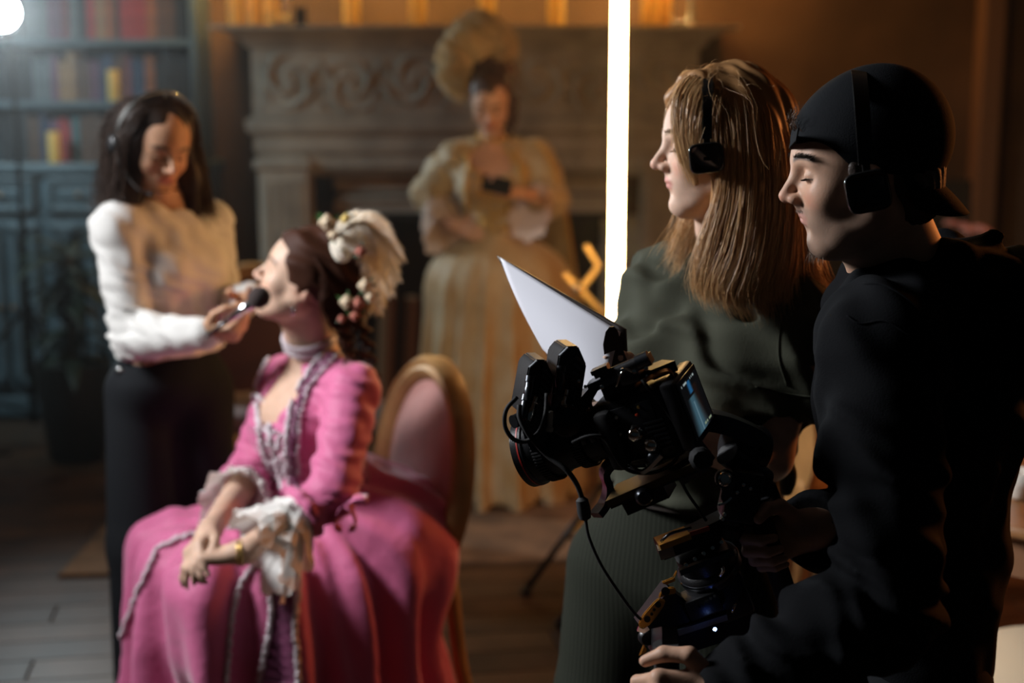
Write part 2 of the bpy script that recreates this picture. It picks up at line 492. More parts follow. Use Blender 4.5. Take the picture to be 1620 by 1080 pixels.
def torso(S, J, inf=0.0, side=None, k=.05, bust=0, sec=None, hips=True):
    """J: neck, chest, waist, hip; side = left-right axis"""
    sd = N3(side) if side is not None else N3(J['shL']) - N3(J['shR'])
    s = sec or dict(neck=(.075,.055), chest=(.145,.098), waist=(.118,.085), hip=(.160,.110), low=(.150,.105))
    g = lambda t: (s[t][0]+inf, s[t][1]+inf)
    nk, ch, wa, hp = (N3(J[x]) for x in ('neck', 'chest', 'waist', 'hip'))
    S.u(ecap(nk + (ch-nk)*.3, ch, (s['neck'][0]+.03+inf, s['neck'][1]+inf), g('chest'), sd), k)
    S.u(ecap(ch, wa, g('chest'), g('waist'), sd), k)
    S.u(ecap(wa, hp, g('waist'), g('hip'), sd), k)
    for a in ('shL', 'shR'):
        S.u(cone(nk + (ch-nk)*.22, N3(J[a]), .042+inf, .050+inf), k)
    if bust:
        fw = N3(J['fwd']); sdn = sd/np.linalg.norm(sd)
        for s_ in (-1, 1):
            c = ch + fw*(s_ and .062) + sdn*s_*.070 - (ch-wa)/np.linalg.norm(ch-wa)*.035
            S.u(ell(c, (bust+inf,)*3), .05)
def arm(S, J, a, inf=0.0, k=.02, r=(.046, .039, .034, .024)):
    sh, el, wrs = (N3(J[x+a]) for x in ('sh', 'el', 'wr'))
    S.u(cone(sh, el, r[0]+inf, r[1]+inf), k); 
    mid = el + (wrs-el)*.3
    S.u(cone(el, mid, r[1]-.002+inf, r[2]+.003+inf), k); S.u(cone(mid, wrs, r[2]+.003+inf, r[3]+inf), k)
def leg(S, J, a, inf=0.0, k=.03, r=(.085, .056, .052, .036)):
    hp, kn, an = (N3(J[x+a]) for x in ('hp', 'kn', 'an'))
    S.u(cone(hp, kn, r[0]+inf, r[1]+inf), k)
    mid = kn + (an-kn)*.3
    S.u(cone(kn, mid, r[1]-.004+inf, r[2]+inf), k); S.u(cone(mid, an, r[2]+inf, r[3]+inf), k)
def hand(S, w, d, n, lat, curls, thumb=None, sc=1.0, spread=.0, kp=.010):
    """w wrist, d along metacarpals, n out of the palm, lat towards the thumb side; curls: 4 x (a1,a2,a3) deg towards n"""
    w = N3(w); d = N3(d); d /= np.linalg.norm(d); n = N3(n); n -= d*(n@d); n /= np.linalg.norm(n)
    l = np.cross(d, n); 
    if l @ N3(lat) < 0: l = -l
    tips = []
    offs = (.028, .0095, -.009, -.026); Ls = ((.044,.026,.020), (.048,.030,.021), (.044,.028,.020), (.034,.021,.018))
    rr = (.0092, .0092, .0086, .0076); ml = (.088, .090, .085, .078)
    S.u(cone(w - d*.02*sc, w + d*.015*sc, .024*sc, .023*sc), .02)
    for i in range(4):
        a = w + d*.008*sc + l*offs[i]*.55*sc; b = w + d*ml[i]*sc + l*offs[i]*sc - n*.002
        S.u(cone(a, b, .0135*sc, .0115*sc), kp)
    S.u(ell(w + d*.045*sc + n*.006*sc, (.040*sc, .034*sc, .013*sc), np.stack([d, l, n], 1)), kp)
    for i in range(4):
        p = w + d*ml[i]*sc + l*offs[i]*sc; ang = 0.0; dd = d + l*offs[i]*spread/.03; dd /= np.linalg.norm(dd)
        nn = n - dd*(n@dd); nn /= np.linalg.norm(nn)
        for j in range(3):
            ang += rad(curls[i][j]); v = dd*math.cos(ang) + nn*math.sin(ang)
            q = p + v*Ls[i][j]*sc
            S.u(cone(p, q, rr[i]*(1.06-.10*j)*sc, rr[i]*(.96-.12*j)*sc), .004 if j else .008); p = q
        tips.append(p)
    th = thumb or ((.62, .70, .25), (.85, .35, .35), (.95, -.05, .30))
    p = w + d*.018*sc + l*.022*sc + n*.004*sc
    for j, (L, r0, r1) in enumerate(((.046, .0150, .0115), (.034, .0112, .0102), (.028, .0104, .0080))):
        v = d*th[j][0] + l*th[j][1] + n*th[j][2]; v /= np.linalg.norm(v)
        q = p + v*L*sc; S.u(cone(p, q, r0*sc, r1*sc), .008 if j == 0 else .004); p = q
    tips.append(p)
    return tips
def polyplate(name, pts, Y, th, m, parent, tilt=0.0):
    q = [P(x, y, Y + tilt*(y-pts[0][1])) for x, y in pts]; n = len(q); V = [v + Vector((0, s*th/2, 0)) for s in (-1, 1) for v in q]
    F = [tuple(range(n)), tuple(range(2*n-1, n-1, -1))] + [(i, n+i, n+(i+1) % n, (i+1) % n) for i in range(n)]
    bm = bmesh.new(); vs = [bm.verts.new(v) for v in V]
    for f in F: bm.faces.new([vs[i] for i in f])
    bmesh.ops.recalc_face_normals(bm, faces=bm.faces); bm.verts.index_update()
    mb = MB(); mb.add([v.co.copy() for v in bm.verts], [[v.index for v in f.verts] for f in bm.faces]); bm.free()
    return mb.build(name, m, parent, auto=40)
def bounds(*pts, m=.15):
    a = np.array([N3(p) for p in pts]); return a.min(0) - m, a.max(0) + m
# ------------------------------------------------------------------ hair: bundles of fine strands between guide lines
def strands(name, guides, n, m, parent, jit=.004, rad_=.0005, pts=16, wav=.003, wfreq=2.0, off=None, lenj=.08, kind='stuff', frizz=0, clump=0, cols=None, sides=3):
    G = np.array([[N3(q) for q in spline(g, pts)] for g in guides])       # g,pts,3
    ng = len(G); u = nrg.random(n)*(ng-1)
    if clump: 
        uc = np.round(u*clump)/clump; u = u*.35 + uc*.65
    k = np.minimum(u.astype(int), ng-2); t = (u-k)[:, None, None]
    # smooth interpolation across guides
    Pn = G[k]*(1-t) + G[k+1]*t
    s = np.linspace(0, 1, pts)[None, :, None]
    L = 1 - lenj*nrg.random((n, 1, 1)); 
    # resample along own length
    idx = (np.linspace(0, 1, pts)[None, :]*L[:, :, 0])*(pts-1); i0 = np.minimum(idx.astype(int), pts-2); fr = (idx-i0)[..., None]
    ar = np.arange(n)[:, None]; Pn = Pn[ar, i0]*(1-fr) + Pn[ar, i0+1]*fr
    ph = nrg.random((n, 1, 3))*6.28; fq = wfreq*(.6+.8*nrg.random((n, 1, 3)))
    Pn = Pn + nrg.normal(0, 1, (n, 1, 3))*jit*(.35+.65*s) + wav*s*np.sin(ph + fq*6.28*s)
    if frizz: Pn = Pn + nrg.normal(0, 1, (n, 1, 3))*frizz*s**1.5
    if off is not None: Pn = Pn + N3(off)
    T = np.gradient(Pn, axis=1); T /= np.linalg.norm(T, axis=2, keepdims=True) + 1e-9
    ref = nrg.normal(0, 1, (n, 1, 3)); X = np.cross(T, ref); X /= np.linalg.norm(X, axis=2, keepdims=True) + 1e-9; Y = np.cross(T, X)
    r = rad_*(.7+.6*nrg.random((n, 1, 1)))*np.clip(1.35 - s**3*1.2, .12, 1)
    ring = []
    for j in range(sides):
        a = 2*PI*j/sides; ring.append(Pn + (X*math.cos(a) + Y*math.sin(a))*r)
    V = np.stack(ring, 2).reshape(-1, 3)
    b = (np.arange(n)*pts*sides)[:, None, None] + (np.arange(pts-1)*sides)[None, :, None]
    F = []
    for j in range(sides):
        j2 = (j+1) % sides
        F.append(np.stack([b+j, b+j2, b+sides+j2, b+sides+j], -1).reshape(-1, 4))
    F = np.concatenate(F)
    c = None
    if cols is not None:
        a, b_ = np.array(cols[0]), np.array(cols[1]); q = nrg.random((n, 1))**1.3
        c = np.repeat(a*(1-q)+b_*q, pts*sides, 0)
    me = mesh(name, V, F.astype(np.int32), True, c)
    o = link(name, me, m, parent)
    if kind: o['kind'] = kind
    return o
# ------------------------------------------------------------------ ray from the photograph's eye onto a mesh (places trims on cloth)
def bvh_of(o):
    me = o.data; off = wloc(o)
    vs = [Vector(v.co) + off for v in me.vertices]; return BVHTree.FromPolygons(vs, [tuple(p.vertices) for p in me.polygons])
def hit(b, px, py, lift=.004):
    o = Vector((0, 0, CAMZ)); d = (P(px, py, 3) - o).normalized()
    l, n, i, ds = b.ray_cast(o, d)
    if l is None: return None
    if n.dot(d) > 0: n = -n
    return l + n*lift
def lace_line(mb, b, pts, n=60, r=.006, lift=.004, wob=.003):
    """small beads of lace along a drawn seam on a cloth surface"""
    q = spline([(x, y, 0) for x, y in pts], n); prev = None; out = []
    for x, y, _ in q:
        h_ = hit(b, x, y, lift)
        if h_ is not None: out.append(h_)
    for i, p in enumerate(out):
        o = Vector((rnd.uniform(-1,1), rnd.uniform(-1,1), rnd.uniform(-1,1)))*wob
        add_blob(mb, p + o, r*rnd.uniform(.7, 1.25))
    return out
_ico = None
def add_blob(mb, c, r, sq=(1,1,1), sub=1):
    global _ico
    if _ico is None:
        bm = bmesh.new(); bmesh.ops.create_icosphere(bm, subdivisions=1, radius=1)
        _ico = ([v.co.copy() for v in bm.verts], [[v.index for v in f.verts] for f in bm.faces]); bm.free()
    c = Vector(c); mb.add([c + Vector((v.x*sq[0], v.y*sq[1], v.z*sq[2]))*r for v in _ico[0]], _ico[1])
SKIN = lambda: mat('skin', (.6,.4,.3), .52, attr=1, var=.12, vscale=45, sss=.12, bump=.3, bscale=420, spec=.32, bdist=.0006)
# ================================================================== THE ROOM
M_wall = mat('plaster_wall', (.17,.095,.05), .9, var=.45, vscale=2.2, bump=.4, bscale=9)
M_wood_dark = mat('floor_board_wood', (.075,.036,.018), .5, spec=.2, var=.5, vscale=5, bump=.15, bscale=30)
M_teal = mat('painted_teal_wood', (.085,.125,.145), .45, var=.3, vscale=5)
M_stone = mat('carved_stone', (.42,.37,.30), .75, var=.30, vscale=7, bump=.5, bscale=30)
YB = 7.4
def slab(name, lo, hi, m, kind='structure', parent=None, bev=0):
    lo = Vector(lo); hi = Vector(hi); o = MB().box((lo+hi)/2, hi-lo, bev=bev).build(name, m, parent)
    if kind: o['kind'] = kind
    return o
slab('wall_back', (-4.2, YB, 0), (4.2, YB+.15, 3.4), M_wall)
slab('wall_left', (-4.35, -1.5, 0), (-4.2, YB+.15, 3.4), mat('dark_wall', (.05,.055,.05), .9))
slab('wall_right', (4.2, -1.5, 0), (4.35, YB+.15, 3.4), mat('dark_wall'))
slab('ceiling', (-4.35, -1.5, 3.4), (4.35, YB+.15, 3.5), mat('dark_wall'))
floor = slab('floor', (-4.2, -1.5, -.12), (4.2, YB, -.022), mat('subfloor', (.04,.025,.015), .8))
# planks: laid slightly askew to the lens, each board its own part
me_pl = MB().box((0, 0, 0), (1.5, .143, .02), bev=.002).build('plank', M_wood_dark, floor)
first = me_pl; R20 = rad(9); k = 0
meshes = [first.data]
for j in range(5):
    m2 = first.data.copy(); meshes.append(m2)
    mm = mat('floor_board_wood_%d' % j, [(.085,.042,.020), (.062,.030,.015), (.075,.038,.019), (.052,.026,.013), (.092,.046,.022)][j], .45, spec=.2, var=.45, vscale=5, bump=.15, bscale=30)
    m2.materials.clear(); m2.materials.append(mm)
ca, sa = math.cos(R20), math.sin(R20)
for row in range(-14, 46):
    for c in range(-4, 5):
        u = c*1.506 + (row % 3)*.5; v = row*.1465
        x = u*ca - v*sa; y = u*sa + v*ca
        if not (-2.7 < x < 2.9 and 2.3 < y < 7.35) : continue
        if abs(x) > .42*y + .6: continue
        o = first if k == 0 else first.copy()
        if k: o.data = meshes[k % 6]; COL.objects.link(o)
        o.location = (x, y, -.0105); o.rotation_euler = (0, 0, R20); o.parent = floor; k += 1
print('planks', k)
slab('baseboard_back', (1.2, YB-.03, 0), (4.2, YB, .16), mat('dark_wall'))
# ------------------------------------------------------------------ tall painted post beside the wall on the right
xx = P(1593, 200, 7.0)
slab('trim_1', (xx.x-.055, 7.25, 0), (xx.x+.055, 7.4, 3.3), mat('brown_trim', (.26,.13,.065), .6), bev=.01)
# dark panelled wainscot low on the right
t = slab('trim_2', (1.25, 7.3, 0), (2.45, 7.4, 1.15), mat('dark_panel', (.035,.035,.03), .55))
for i in range(3):
    MB().box((1.48+i*.38, 7.292, .62), (.28, .02, .8), bev=.008).build('panel', mat('dark_panel'), t)

# ------------------------------------------------------------------ bookcase: left, back
def Z(py, Y): return P(810, py, Y).z
def X(px, Y, py=300): return P(px, py, Y).x
bx1 = X(312, 7.05, 100); bx0 = -3.05; Yc = 6.95; Ys = 7.06
bc = empty('bookcase', ((bx0+bx1)/2, 7.2, 0), 'tall blue grey painted bookcase with panelled cabinet doors, left of the fireplace', 'bookcase')
zt = Z(258, Yc); zs = [Z(160, Ys), Z(62, Ys), Z(-38, Ys)]
def part(name, lo, hi, m, parent=bc, bev=.004):
    lo = Vector(lo); hi = Vector(hi); return MB().box((lo+hi)/2, hi-lo, bev=bev).build(name, m, parent)
part('side_panel', (bx1-.035, Ys-.01, zt), (bx1, YB-.01, 2.6), M_teal); part('side_panel', (bx0, Ys, zt), (bx0+.035, YB-.01, 2.6), M_teal)
part('back_panel', (bx0+.035, YB-.03, zt), (bx1-.035, YB-.01, 2.6), mat('teal_dark', (.03,.045,.05), .6))
for z in zs: part('shelf', (bx0+.035, Ys, z-.03), (bx1-.035, YB-.03, z), M_teal)
part('top_board', (bx0-.02, Ys-.04, 2.6), (bx1+.02, YB-.01, 2.66), M_teal)
ub = bx0+.02; part('divider', (-2.40-.02, Ys+.005, zt), (-2.40+.015, YB-.03, 2.6), M_teal) if False else None
cab = part('cabinet_body', (bx0, Yc, .0), (bx1+.02, YB-.01, zt-.05), M_teal)
part('counter', (bx0-.02, Yc-.05, zt-.05), (bx1+.05, YB-.01, zt), M_teal, bev=.012)
part('plinth', (bx0, Yc-.03, 0), (bx1+.03, Yc, .10), M_teal, bev=.01)
def panelled(lo, hi, name, y, knob):
    """door or drawer front with a mitred raised frame"""
    x0, z0 = lo; x1, z1 = hi
    d = MB().box(((x0+x1)/2, y-.010, (z0+z1)/2), (x1-x0, .02, z1-z0), bev=.004).build(name, M_teal, bc)
    f = .05 if z1-z0 > .3 else .03
    mb = MB(); yy = y-.028
    mb.box(((x0+x1)/2, yy, z1-f/2-.012), (x1-x0-.03, .022, f), bev=.007).box(((x0+x1)/2, yy, z0+f/2+.012), (x1-x0-.03, .022, f), bev=.007)
    mb.box((x0+f/2+.012, yy, (z0+z1)/2), (f, .022, z1-z0-.03), bev=.007).box((x1-f/2-.012, yy, (z0+z1)/2), (f, .022, z1-z0-.03), bev=.007)
    mb.build('moulding', M_teal, d)
    MB().box(((x0+x1)/2, yy+.004, (z0+z1)/2), (x1-x0-.03-2*f-.05, .018, z1-z0-.03-2*f-.05), bev=.006).build('raised_panel', M_teal, d)
    kx = {'l': x0+.03, 'r': x1-.03, 'c': (x0+x1)/2}[knob]
    MB().lathe((kx, y-.04, (z0+z1)/2), (0, -1, 0), [(0, .006), (.01, .006), (.014, .013), (.024, .012), (.028, .003)], 12).build('knob', mat('aged_brass', (.35,.24,.12), .4, 1), d, True)
dz0 = Z(345, Yc); dz1 = Z(272, Yc); nb = 4; wdt = (bx1 - bx0)/nb
for i in range(nb):
    a = bx0 + i*wdt + .02; b = bx0 + (i+1)*wdt - .02
    panelled((a, dz0+.02), (b, dz1-.01), 'drawer', Yc, 'c')
    panelled((a, .14), (a+(b-a)/2-.004, dz0-.02), 'door', Yc, 'r'); panelled((a+(b-a)/2+.004, .14), (b, dz0-.02), 'door', Yc, 'l')
# books, one object each
bookcols = [('dark brown',(.10,.05,.03)),('crimson',(.33,.03,.03)),('black',(.02,.02,.022)),('navy',(.03,.05,.10)),('maroon',(.16,.03,.035)),
            ('tan',(.30,.17,.08)),('slate grey',(.13,.15,.16)),('olive',(.09,.09,.05)),('plum',(.14,.06,.10)),('rust',(.28,.09,.03)),('teal',(.04,.12,.13))]
def book(x, z, w_, h_, d_, ci, label, grp, lean=0):
    mb = MB(); y0 = Ys+.03; yc = y0 + d_/2
    R = eulR(0, lean, 0)
    def bx(c, d, bev=.001): mb.box(Vector((x, yc, z)) + R @ (Vector(c)), d, R, bev)
    bx((0, -d_/2+.002, h_/2), (w_, .004, h_), .0012)
    bx((-w_/2+.0015, 0, h_/2), (.003, d_, h_)); bx((w_/2-.0015, 0, h_/2), (.003, d_, h_))
    for zz in (.2, .5, .8): bx((0, -d_/2-.0015, h_*zz), (w_*.98, .003, .006))
    o = mb.build('book', mat('book_cloth_'+ci[0].replace(' ','_'), ci[1], .6, var=.3, vscale=20), loc=(x, yc, z))
    tag(o, label, 'book', grp)
    pg = MB(); R_ = R
    pg.box(Vector((x, yc+.003, z)) + R @ Vector((0, 0, h_/2-.001)), (w_-.007, d_-.008, h_-.008), R)
    pg.build('page_block', mat('paper_edge', (.45,.38,.27), .8), o)
ordn = ['first','second','third','fourth','fifth','sixth','seventh','eighth','ninth','tenth','eleventh','twelfth','thirteenth','fourteenth','fifteenth','sixteenth','seventeenth','eighteenth','nineteenth','twentieth','twenty-first','twenty-second','twenty-third','twenty-fourth','twenty-fifth','twenty-sixth','twenty-seventh','twenty-eighth','twenty-ninth','thirtieth','thirty-first','thirty-second','thirty-third','thirty-fourth','thirty-fifth']
prefs = {  # colours read off the photograph, pixel from, to, index
 2: [(20,40,6),(40,88,6),(88,104,8),(104,118,4),(118,134,6),(134,142,2),(142,152,1),(152,172,5),(172,188,9),(188,200,2),(200,238,1),(238,250,9),(250,275,0),(275,306,2)],
 1: [(0,56,2),(56,80,6),(80,98,8),(98,115,5),(115,122,2),(122,150,0),(150,165,8),(165,186,3),(186,198,0),(198,214,4),(214,236,3),(236,248,9),(248,306,2)],
 0: [(0,30,2),(30,46,2),(46,60,0),(60,76,3),(76,92,8),(92,102,1),(102,112,1),(112,124,10),(124,150,0),(150,306,0)]}
names = {2: 'top', 1: 'middle', 0: 'lowest'}
for sh, z in ((0, zt), (1, zs[0]), (2, zs[1])):
    x = X(-6, Ys+.05, 100); i = 0; xend = bx1 - .045
    while x < xend - .012 and i < len(ordn):
        w_ = rnd.uniform(.020, .048)
        if x + w_ > xend: w_ = xend - x
        px = 810 + FPX * x / (Ys*1.0) 
        ci = 0
        for a, b, c in prefs[sh]:
            if a <= px < b: ci = c
        h_ = rnd.uniform(.19, .245) if sh < 2 else rnd.uniform(.21, .25)
        cc = bookcols[ci]
        book(x+w_/2, z+.001, w_-.001, h_, rnd.uniform(.14, .19), cc, '%s book, %s from the left on the %s shelf of the bookcase' % (cc[0], ordn[i], names[sh]), 'books on the %s shelf of the bookcase' % names[sh])
        x += w_ + .0008; i += 1
# candles
M_wax = mat('candle_wax', (.90,.66,.20), .5, transl=.5)
def candle(x, y, z, r, h_, label, grp, lit=False, power=0, wcol=None):
    t = empty('pillar_candle', (x, y, z), label, 'candle', grp)
    MB().lathe((x, y, z), (0,0,1), [(0, r*.97), (.004, r), (h_-.006, r), (h_, r*.9), (h_-.005, r*.55), (h_-.007, .002)], 20).build('wax', wcol or M_wax, t, True)
    MB().tube([(x, y, z+h_-.008), (x+.001, y, z+h_+.004), (x+.003, y, z+h_+.012)], .0012, 6).build('wick', mat('wick', (.02,.02,.02), .9), t)
    if lit:
        MB().lathe((x, y, z+h_+.006), (0,0,1), [(0, .002), (.006, .006), (.014, .0062), (.028, .003), (.036, .0004)], 10).build('flame', mat('flame', (1,.6,.2), .5, emit=30, ecol=(1,.55,.16)), t, True)
        l = bpy.data.lights.new('candle_light', 'POINT'); l.energy = power; l.color = (1,.62,.20); l.shadow_soft_size = .02
        lo = bpy.data.objects.new('candle_light', l); COL.objects.link(lo); lo.parent = t; lo.location = (0, 0, h_+.04)
    return t
pc = P(181, 157, Ys-.0+.03); candle(pc.x, Ys+.028-.0, zs[0], .030, .150, 'cream pillar candle standing before the books on the middle shelf', 'candles on the bookcase')
pc = P(88, 255, Yc+.05); candle(pc.x, Yc+.04, zt, .030, .150, 'cream pillar candle standing on the cabinet counter below the lowest row of books', 'candles on the bookcase')

# ------------------------------------------------------------------ fireplace
YF = 6.72; FX0 = X(345, YF, 45); FX1 = X(1188, YF, 45); FZ = Z(40, YF)
fp = empty('fireplace', ((FX0+FX1)/2, 7.05, 0), 'large carved grey stone fireplace with a deep moulded mantel shelf', 'fireplace')
def prof_bar(name, x0, x1, prof, yb=YB-.002, mit=1):
    """moulding that runs along the front and returns to the wall; prof = [(outset, z)...] bottom to top"""
    V = []; F = []
    for o_, z in prof:
        V += [(x0-o_, yb, z), (x0-o_, YF0-o_, z), (x1+o_, YF0-o_, z), (x1+o_, yb, z)]
    n = len(prof)
    for i in range(n-1):
        for k in range(3): F.append((i*4+k, i*4+k+1, (i+1)*4+k+1, (i+1)*4+k))
        F.append((i*4+3, i*4, (i+1)*4, (i+1)*4+3))
    F.append((3,2,1,0)); F.append(tuple((n-1)*4+k for k in range(4)))
    return MB().add(V, F).build(name, M_stone, fp)
YF0 = 6.90; bx_0 = X(398, YF0, 130); bx_1 = X(1105, YF0, 130)
z_ = lambda py: Z(py, YF0)
zA, zB, zC, zD = Z(76, YF0), z_(186), z_(205), z_(246)
prof_bar('mantel_shelf', bx_0, bx_1, [(.0, zA-.004), (.02, zA+.006), (.03, zA+.012), (.035, zA+.03), (.06, zA+.045), (.085, zA+.055), (.09, zA+.07), (.12, zA+.082), (.15, zA+.088), (.165, zA+.10), (.17, FZ-.012), (.162, FZ)])
prof_bar('frieze_block', bx_0, bx_1, [(0, zB), (0, zA-.004)])
prof_bar('moulding', bx_0, bx_1, [(-.02, zD), (-.005, zD+.012), (0, zD+.03), (.0, zC-.03), (.018, zC-.02), (.03, zC), (.032, zB-.012), (.012, zB)])
prof_bar('lintel', bx_0+.04, bx_1-.04, [(-.06, z_(246)-.10), (-.02, z_(246)-.06), (-.02, z_(246))])
# carved frieze: scrolling leaf relief as real geometry
nx, nz = 380, 64; W_ = bx_1-bx_0-.07; H_ = zA-zB-.035
gx, gz = np.meshgrid(np.linspace(0, W_, nx), np.linspace(0, H_, nz), indexing='ij')
hgt = np.zeros_like(gx)
per = W_/7
for i in range(7):
    for q in (0,):
        cx = (i+.5)*per; cz = H_*.5 + (-1)**i*H_*.05; sg = (-1)**i
        dx, dz = gx-cx, gz-cz; r_ = np.hypot(dx, dz)+1e-6; th = np.arctan2(dz, dx)*sg
        sw = np.exp(-((r_ - .085)/.055)**4)
        hgt += .024*sw*np.clip(np.cos(th*2 + r_*70 + i), 0, 1)**.7
        hgt += .026*np.exp(-(r_/.026)**2) + .008*np.exp(-((r_-.04)/.008)**2)*np.clip(.5+np.cos(6*th), 0, 1)
    cx = i*per; dx, dz = gx-cx, gz-H_*.5; r_ = np.hypot(dx*1.6, dz)
    hgt += .022*np.exp(-((r_-.07)/.05)**2)*np.clip(np.cos(dz*60+np.abs(dx)*90), 0, 1)
hgt += .004*np.sin(gx*90+3*np.sin(gz*60))*np.sin(gz*110+2*np.sin(gx*50))
hgt += .0016*nrg.normal(0, 1, hgt.shape)
edge = np.minimum(np.minimum(gx, W_-gx), np.minimum(gz, H_-gz)); hgt = hgt*np.clip(edge/.02, 0, 1)
V = np.stack([bx_0+.035+gx, YF0-.003-hgt, zB+.018+gz], -1).reshape(-1, 3)
ii = (np.arange(nx-1)[:, None]*nz + np.arange(nz-1)[None]).ravel()
o = link('carved_frieze', mesh('carved_frieze', V, np.stack([ii, ii+nz, ii+nz+1, ii+1], -1).astype(np.int32), True), M_stone, fp)
for zz in (zB+.008, zA-.016):
    MB().box(((bx_0+bx_1)/2, YF0-.006, zz), (bx_1-bx_0-.01, .016, .014), bev=.004).build('frieze_border', M_stone, fp)
# pilasters, inner jambs, lintel panels, dark firebox
c0, c1 = X(412, YF0, 400), X(490, YF0, 400); wd = c1-c0; czt = z_(246)
for a in (c0, bx_1-(c0-bx_0)-wd):
    cc = MB().box((a+wd/2, YF0+.10, czt/2), (wd, .22, czt), bev=.006).build('pilaster', M_stone, fp)
    for i in range(4): MB().cyl((a+wd*(.2+.2*i), YF0-.012, .32), (a+wd*(.2+.2*i), YF0-.012, czt-.12), .012, n=8).build('flute', M_stone, cc)
    MB().box((a+wd/2, YF0+.08, .12), (wd+.06, .26, .24), bev=.012).build('pilaster_base', M_stone, cc)
    MB().box((a+wd/2, YF0+.09, czt-.04), (wd+.04, .24, .05), bev=.01).build('capital', M_stone, cc)
ix0 = X(528, YF0+.15, 300); ix1 = bx_1-(ix0-bx_0); iz = Z(300, YF0+.15)
MB().box(((ix0+ix1)/2, YF0+.22, (iz+czt)/2), (ix1-ix0, .12, czt-iz), bev=.006).build('lintel_panel', M_stone, fp)
for i in range(2):
    MB().box(((ix0+ix1)/2, YF0+.16-.02*i, iz-.03-.045*i+.03), (ix1-ix0-.05+.03*i, .05, .032), bev=.012).build('lintel_moulding', M_stone, fp)
fbz = Z(345, YF0+.1)
MB().box(((ix0+ix1)/2, YF0+.19, (fbz+iz-.06)/2), (ix1-ix0, .10, iz-.06-fbz), bev=.008).build('lintel_block', M_stone, fp)
for a, b in ((c1, ix0+.06), (ix1-.06, bx_1-(c1-bx_0))):
    MB().box(((a+b)/2, YF0+.24, fbz/2), (b-a+.03, .14, fbz), bev=.006).build('jamb', M_stone, fp)
fbm = mat('soot', (.012,.011,.010), .95)
mb = MB(); mb.box(((ix0+ix1)/2, YB-.03, fbz/2), (ix1-ix0, .03, fbz)); mb.box((ix0, YB-.15, fbz/2), (.03, .25, fbz)); mb.box((ix1, YB-.15, fbz/2), (.03, .25, fbz)); mb.box(((ix0+ix1)/2, YB-.2, fbz+.01), (ix1-ix0, .36, .03))
mb.build('firebox', fbm, fp)
MB().box(((c0+bx_1)/2-.05, YF0-.08, .03), (bx_1-bx_0-.0, .5, .06), bev=.01).build('hearth_slab', M_stone, fp)
# chimney breast flanks (dark) closing the body of the fireplace
for a, b in ((bx_0+.02, c0+.01), (bx_1-(c0-bx_0)-.01, bx_1-.02)):
    MB().box(((a+b)/2, YF0+.3, czt/2), (b-a, .38, czt)).build('side_block', mat('dark_wall'), fp)
# firewood in the firebox
fw = [(-.62, 6.98), (-.50, 7.02), (-.37, 6.97)]
for i, (x, y) in enumerate(((X(605,7.0,560), 7.05), (X(640,7.0,560), 7.12))):
    t = MB().cyl((x, y, .065), (x+.03, y-.02, .62 - i*.05), .045, .04, 12).build('firewood_log', mat('log_bark', (.22,.11,.05), .9, bump=.8, bscale=20), loc=(x, y, .06))
    tag(t, ['split log standing upright in the firebox behind the pink gown', 'darker log standing farther right inside the firebox'][i], 'log', 'logs in the firebox')
    MB().cyl((x+.03, y-.02, .618-i*.05), (x+.0305, y-.0205, .628-i*.05), .036, .034, 12).build('cut_face', mat('log_cut', (.45,.28,.14), .8), t)
# things on the mantel
ym = 6.93
for i, (px, hh) in enumerate(((556, .30), (661, .30), (771, .30), (880, .30))):
    candle(X(px, ym, 20), ym, FZ+.002, .040, hh, ['tall cream pillar candle at the left of the row of four on the mantel', 'second tall cream candle from the left of the row of four on the mantel', 'tall cream candle right behind the feather plume on the mantel', 'tall cream candle nearest the glowing tube on the mantel'][i], 'tall candles on the mantel', True, 4.5)
for i, (px, hh, r_) in enumerate(((372, .22, .034), (400, .26, .036), (430, .20, .034))):
    candle(X(px, ym, 20), ym+.02*(i % 2), FZ+.002, r_, hh, ['short lit candle nearest the left end of the mantel', 'tallest lit candle of the cluster inside the glass vase', 'short lit candle of the cluster next to the dark box'][i], 'candle cluster at the left end of the mantel', True, 2.5)
xv = X(452, ym, 20)
gv = MB().lathe((xv, ym-.03, FZ+.002), (0,0,1), [(0, .03), (.004, .045), (.10, .052), (.30, .075), (.302, .072), (.10, .048), (.012, .040), (.012, .002)], 24).build('glass_vase', mat('clear_glass', (1,.95,.85), .03, trans=1), loc=(xv, ym-.03, FZ))
gv.data.polygons.foreach_set('use_smooth', [True]*len(gv.data.polygons)); gv.location = (X(452, 6.84, 20)-.02, 6.84, FZ+.002)
tag(gv, 'flared clear glass vase glowing beside the candle cluster on the mantel', 'vase')
xb = X(476, ym, 20)
o = MB().box((xb, ym, FZ+.04), (.05, .06, .075), bev=.006).build('small_box', mat('black_lacquer', (.015,.014,.013), .4), loc=(xb, ym, FZ)); o.location.z += .003
tag(o, 'small black box standing between the glass vase and the first tall candle', 'box')
MB().box((xb, ym, FZ+.085), (.054, .064, .012), bev=.003).build('lid', mat('black_lacquer'), o)
gc = empty('glass_candlestick', (X(1093, 6.85, 20), 6.85, FZ), 'slim clear glass candlestick at the right end of the mantel', 'candlestick')
x = gc.location.x
MB().lathe((x, 6.85, FZ+.002), (0,0,1), [(0, .045), (.006, .046), (.012, .02), (.02, .012), (.03, .018), (.04, .012), (.20, .012), (.22, .022), (.24, .016), (.242, .002)], 20).build('stem', mat('silver_glass', (.75,.78,.8), .12, .7), gc, True)
MB().cyl((x, 6.85, FZ+.243), (x, 6.85, FZ+.42), .011).build('taper_candle', mat('white_wax', (.75,.75,.72), .5), gc, True)
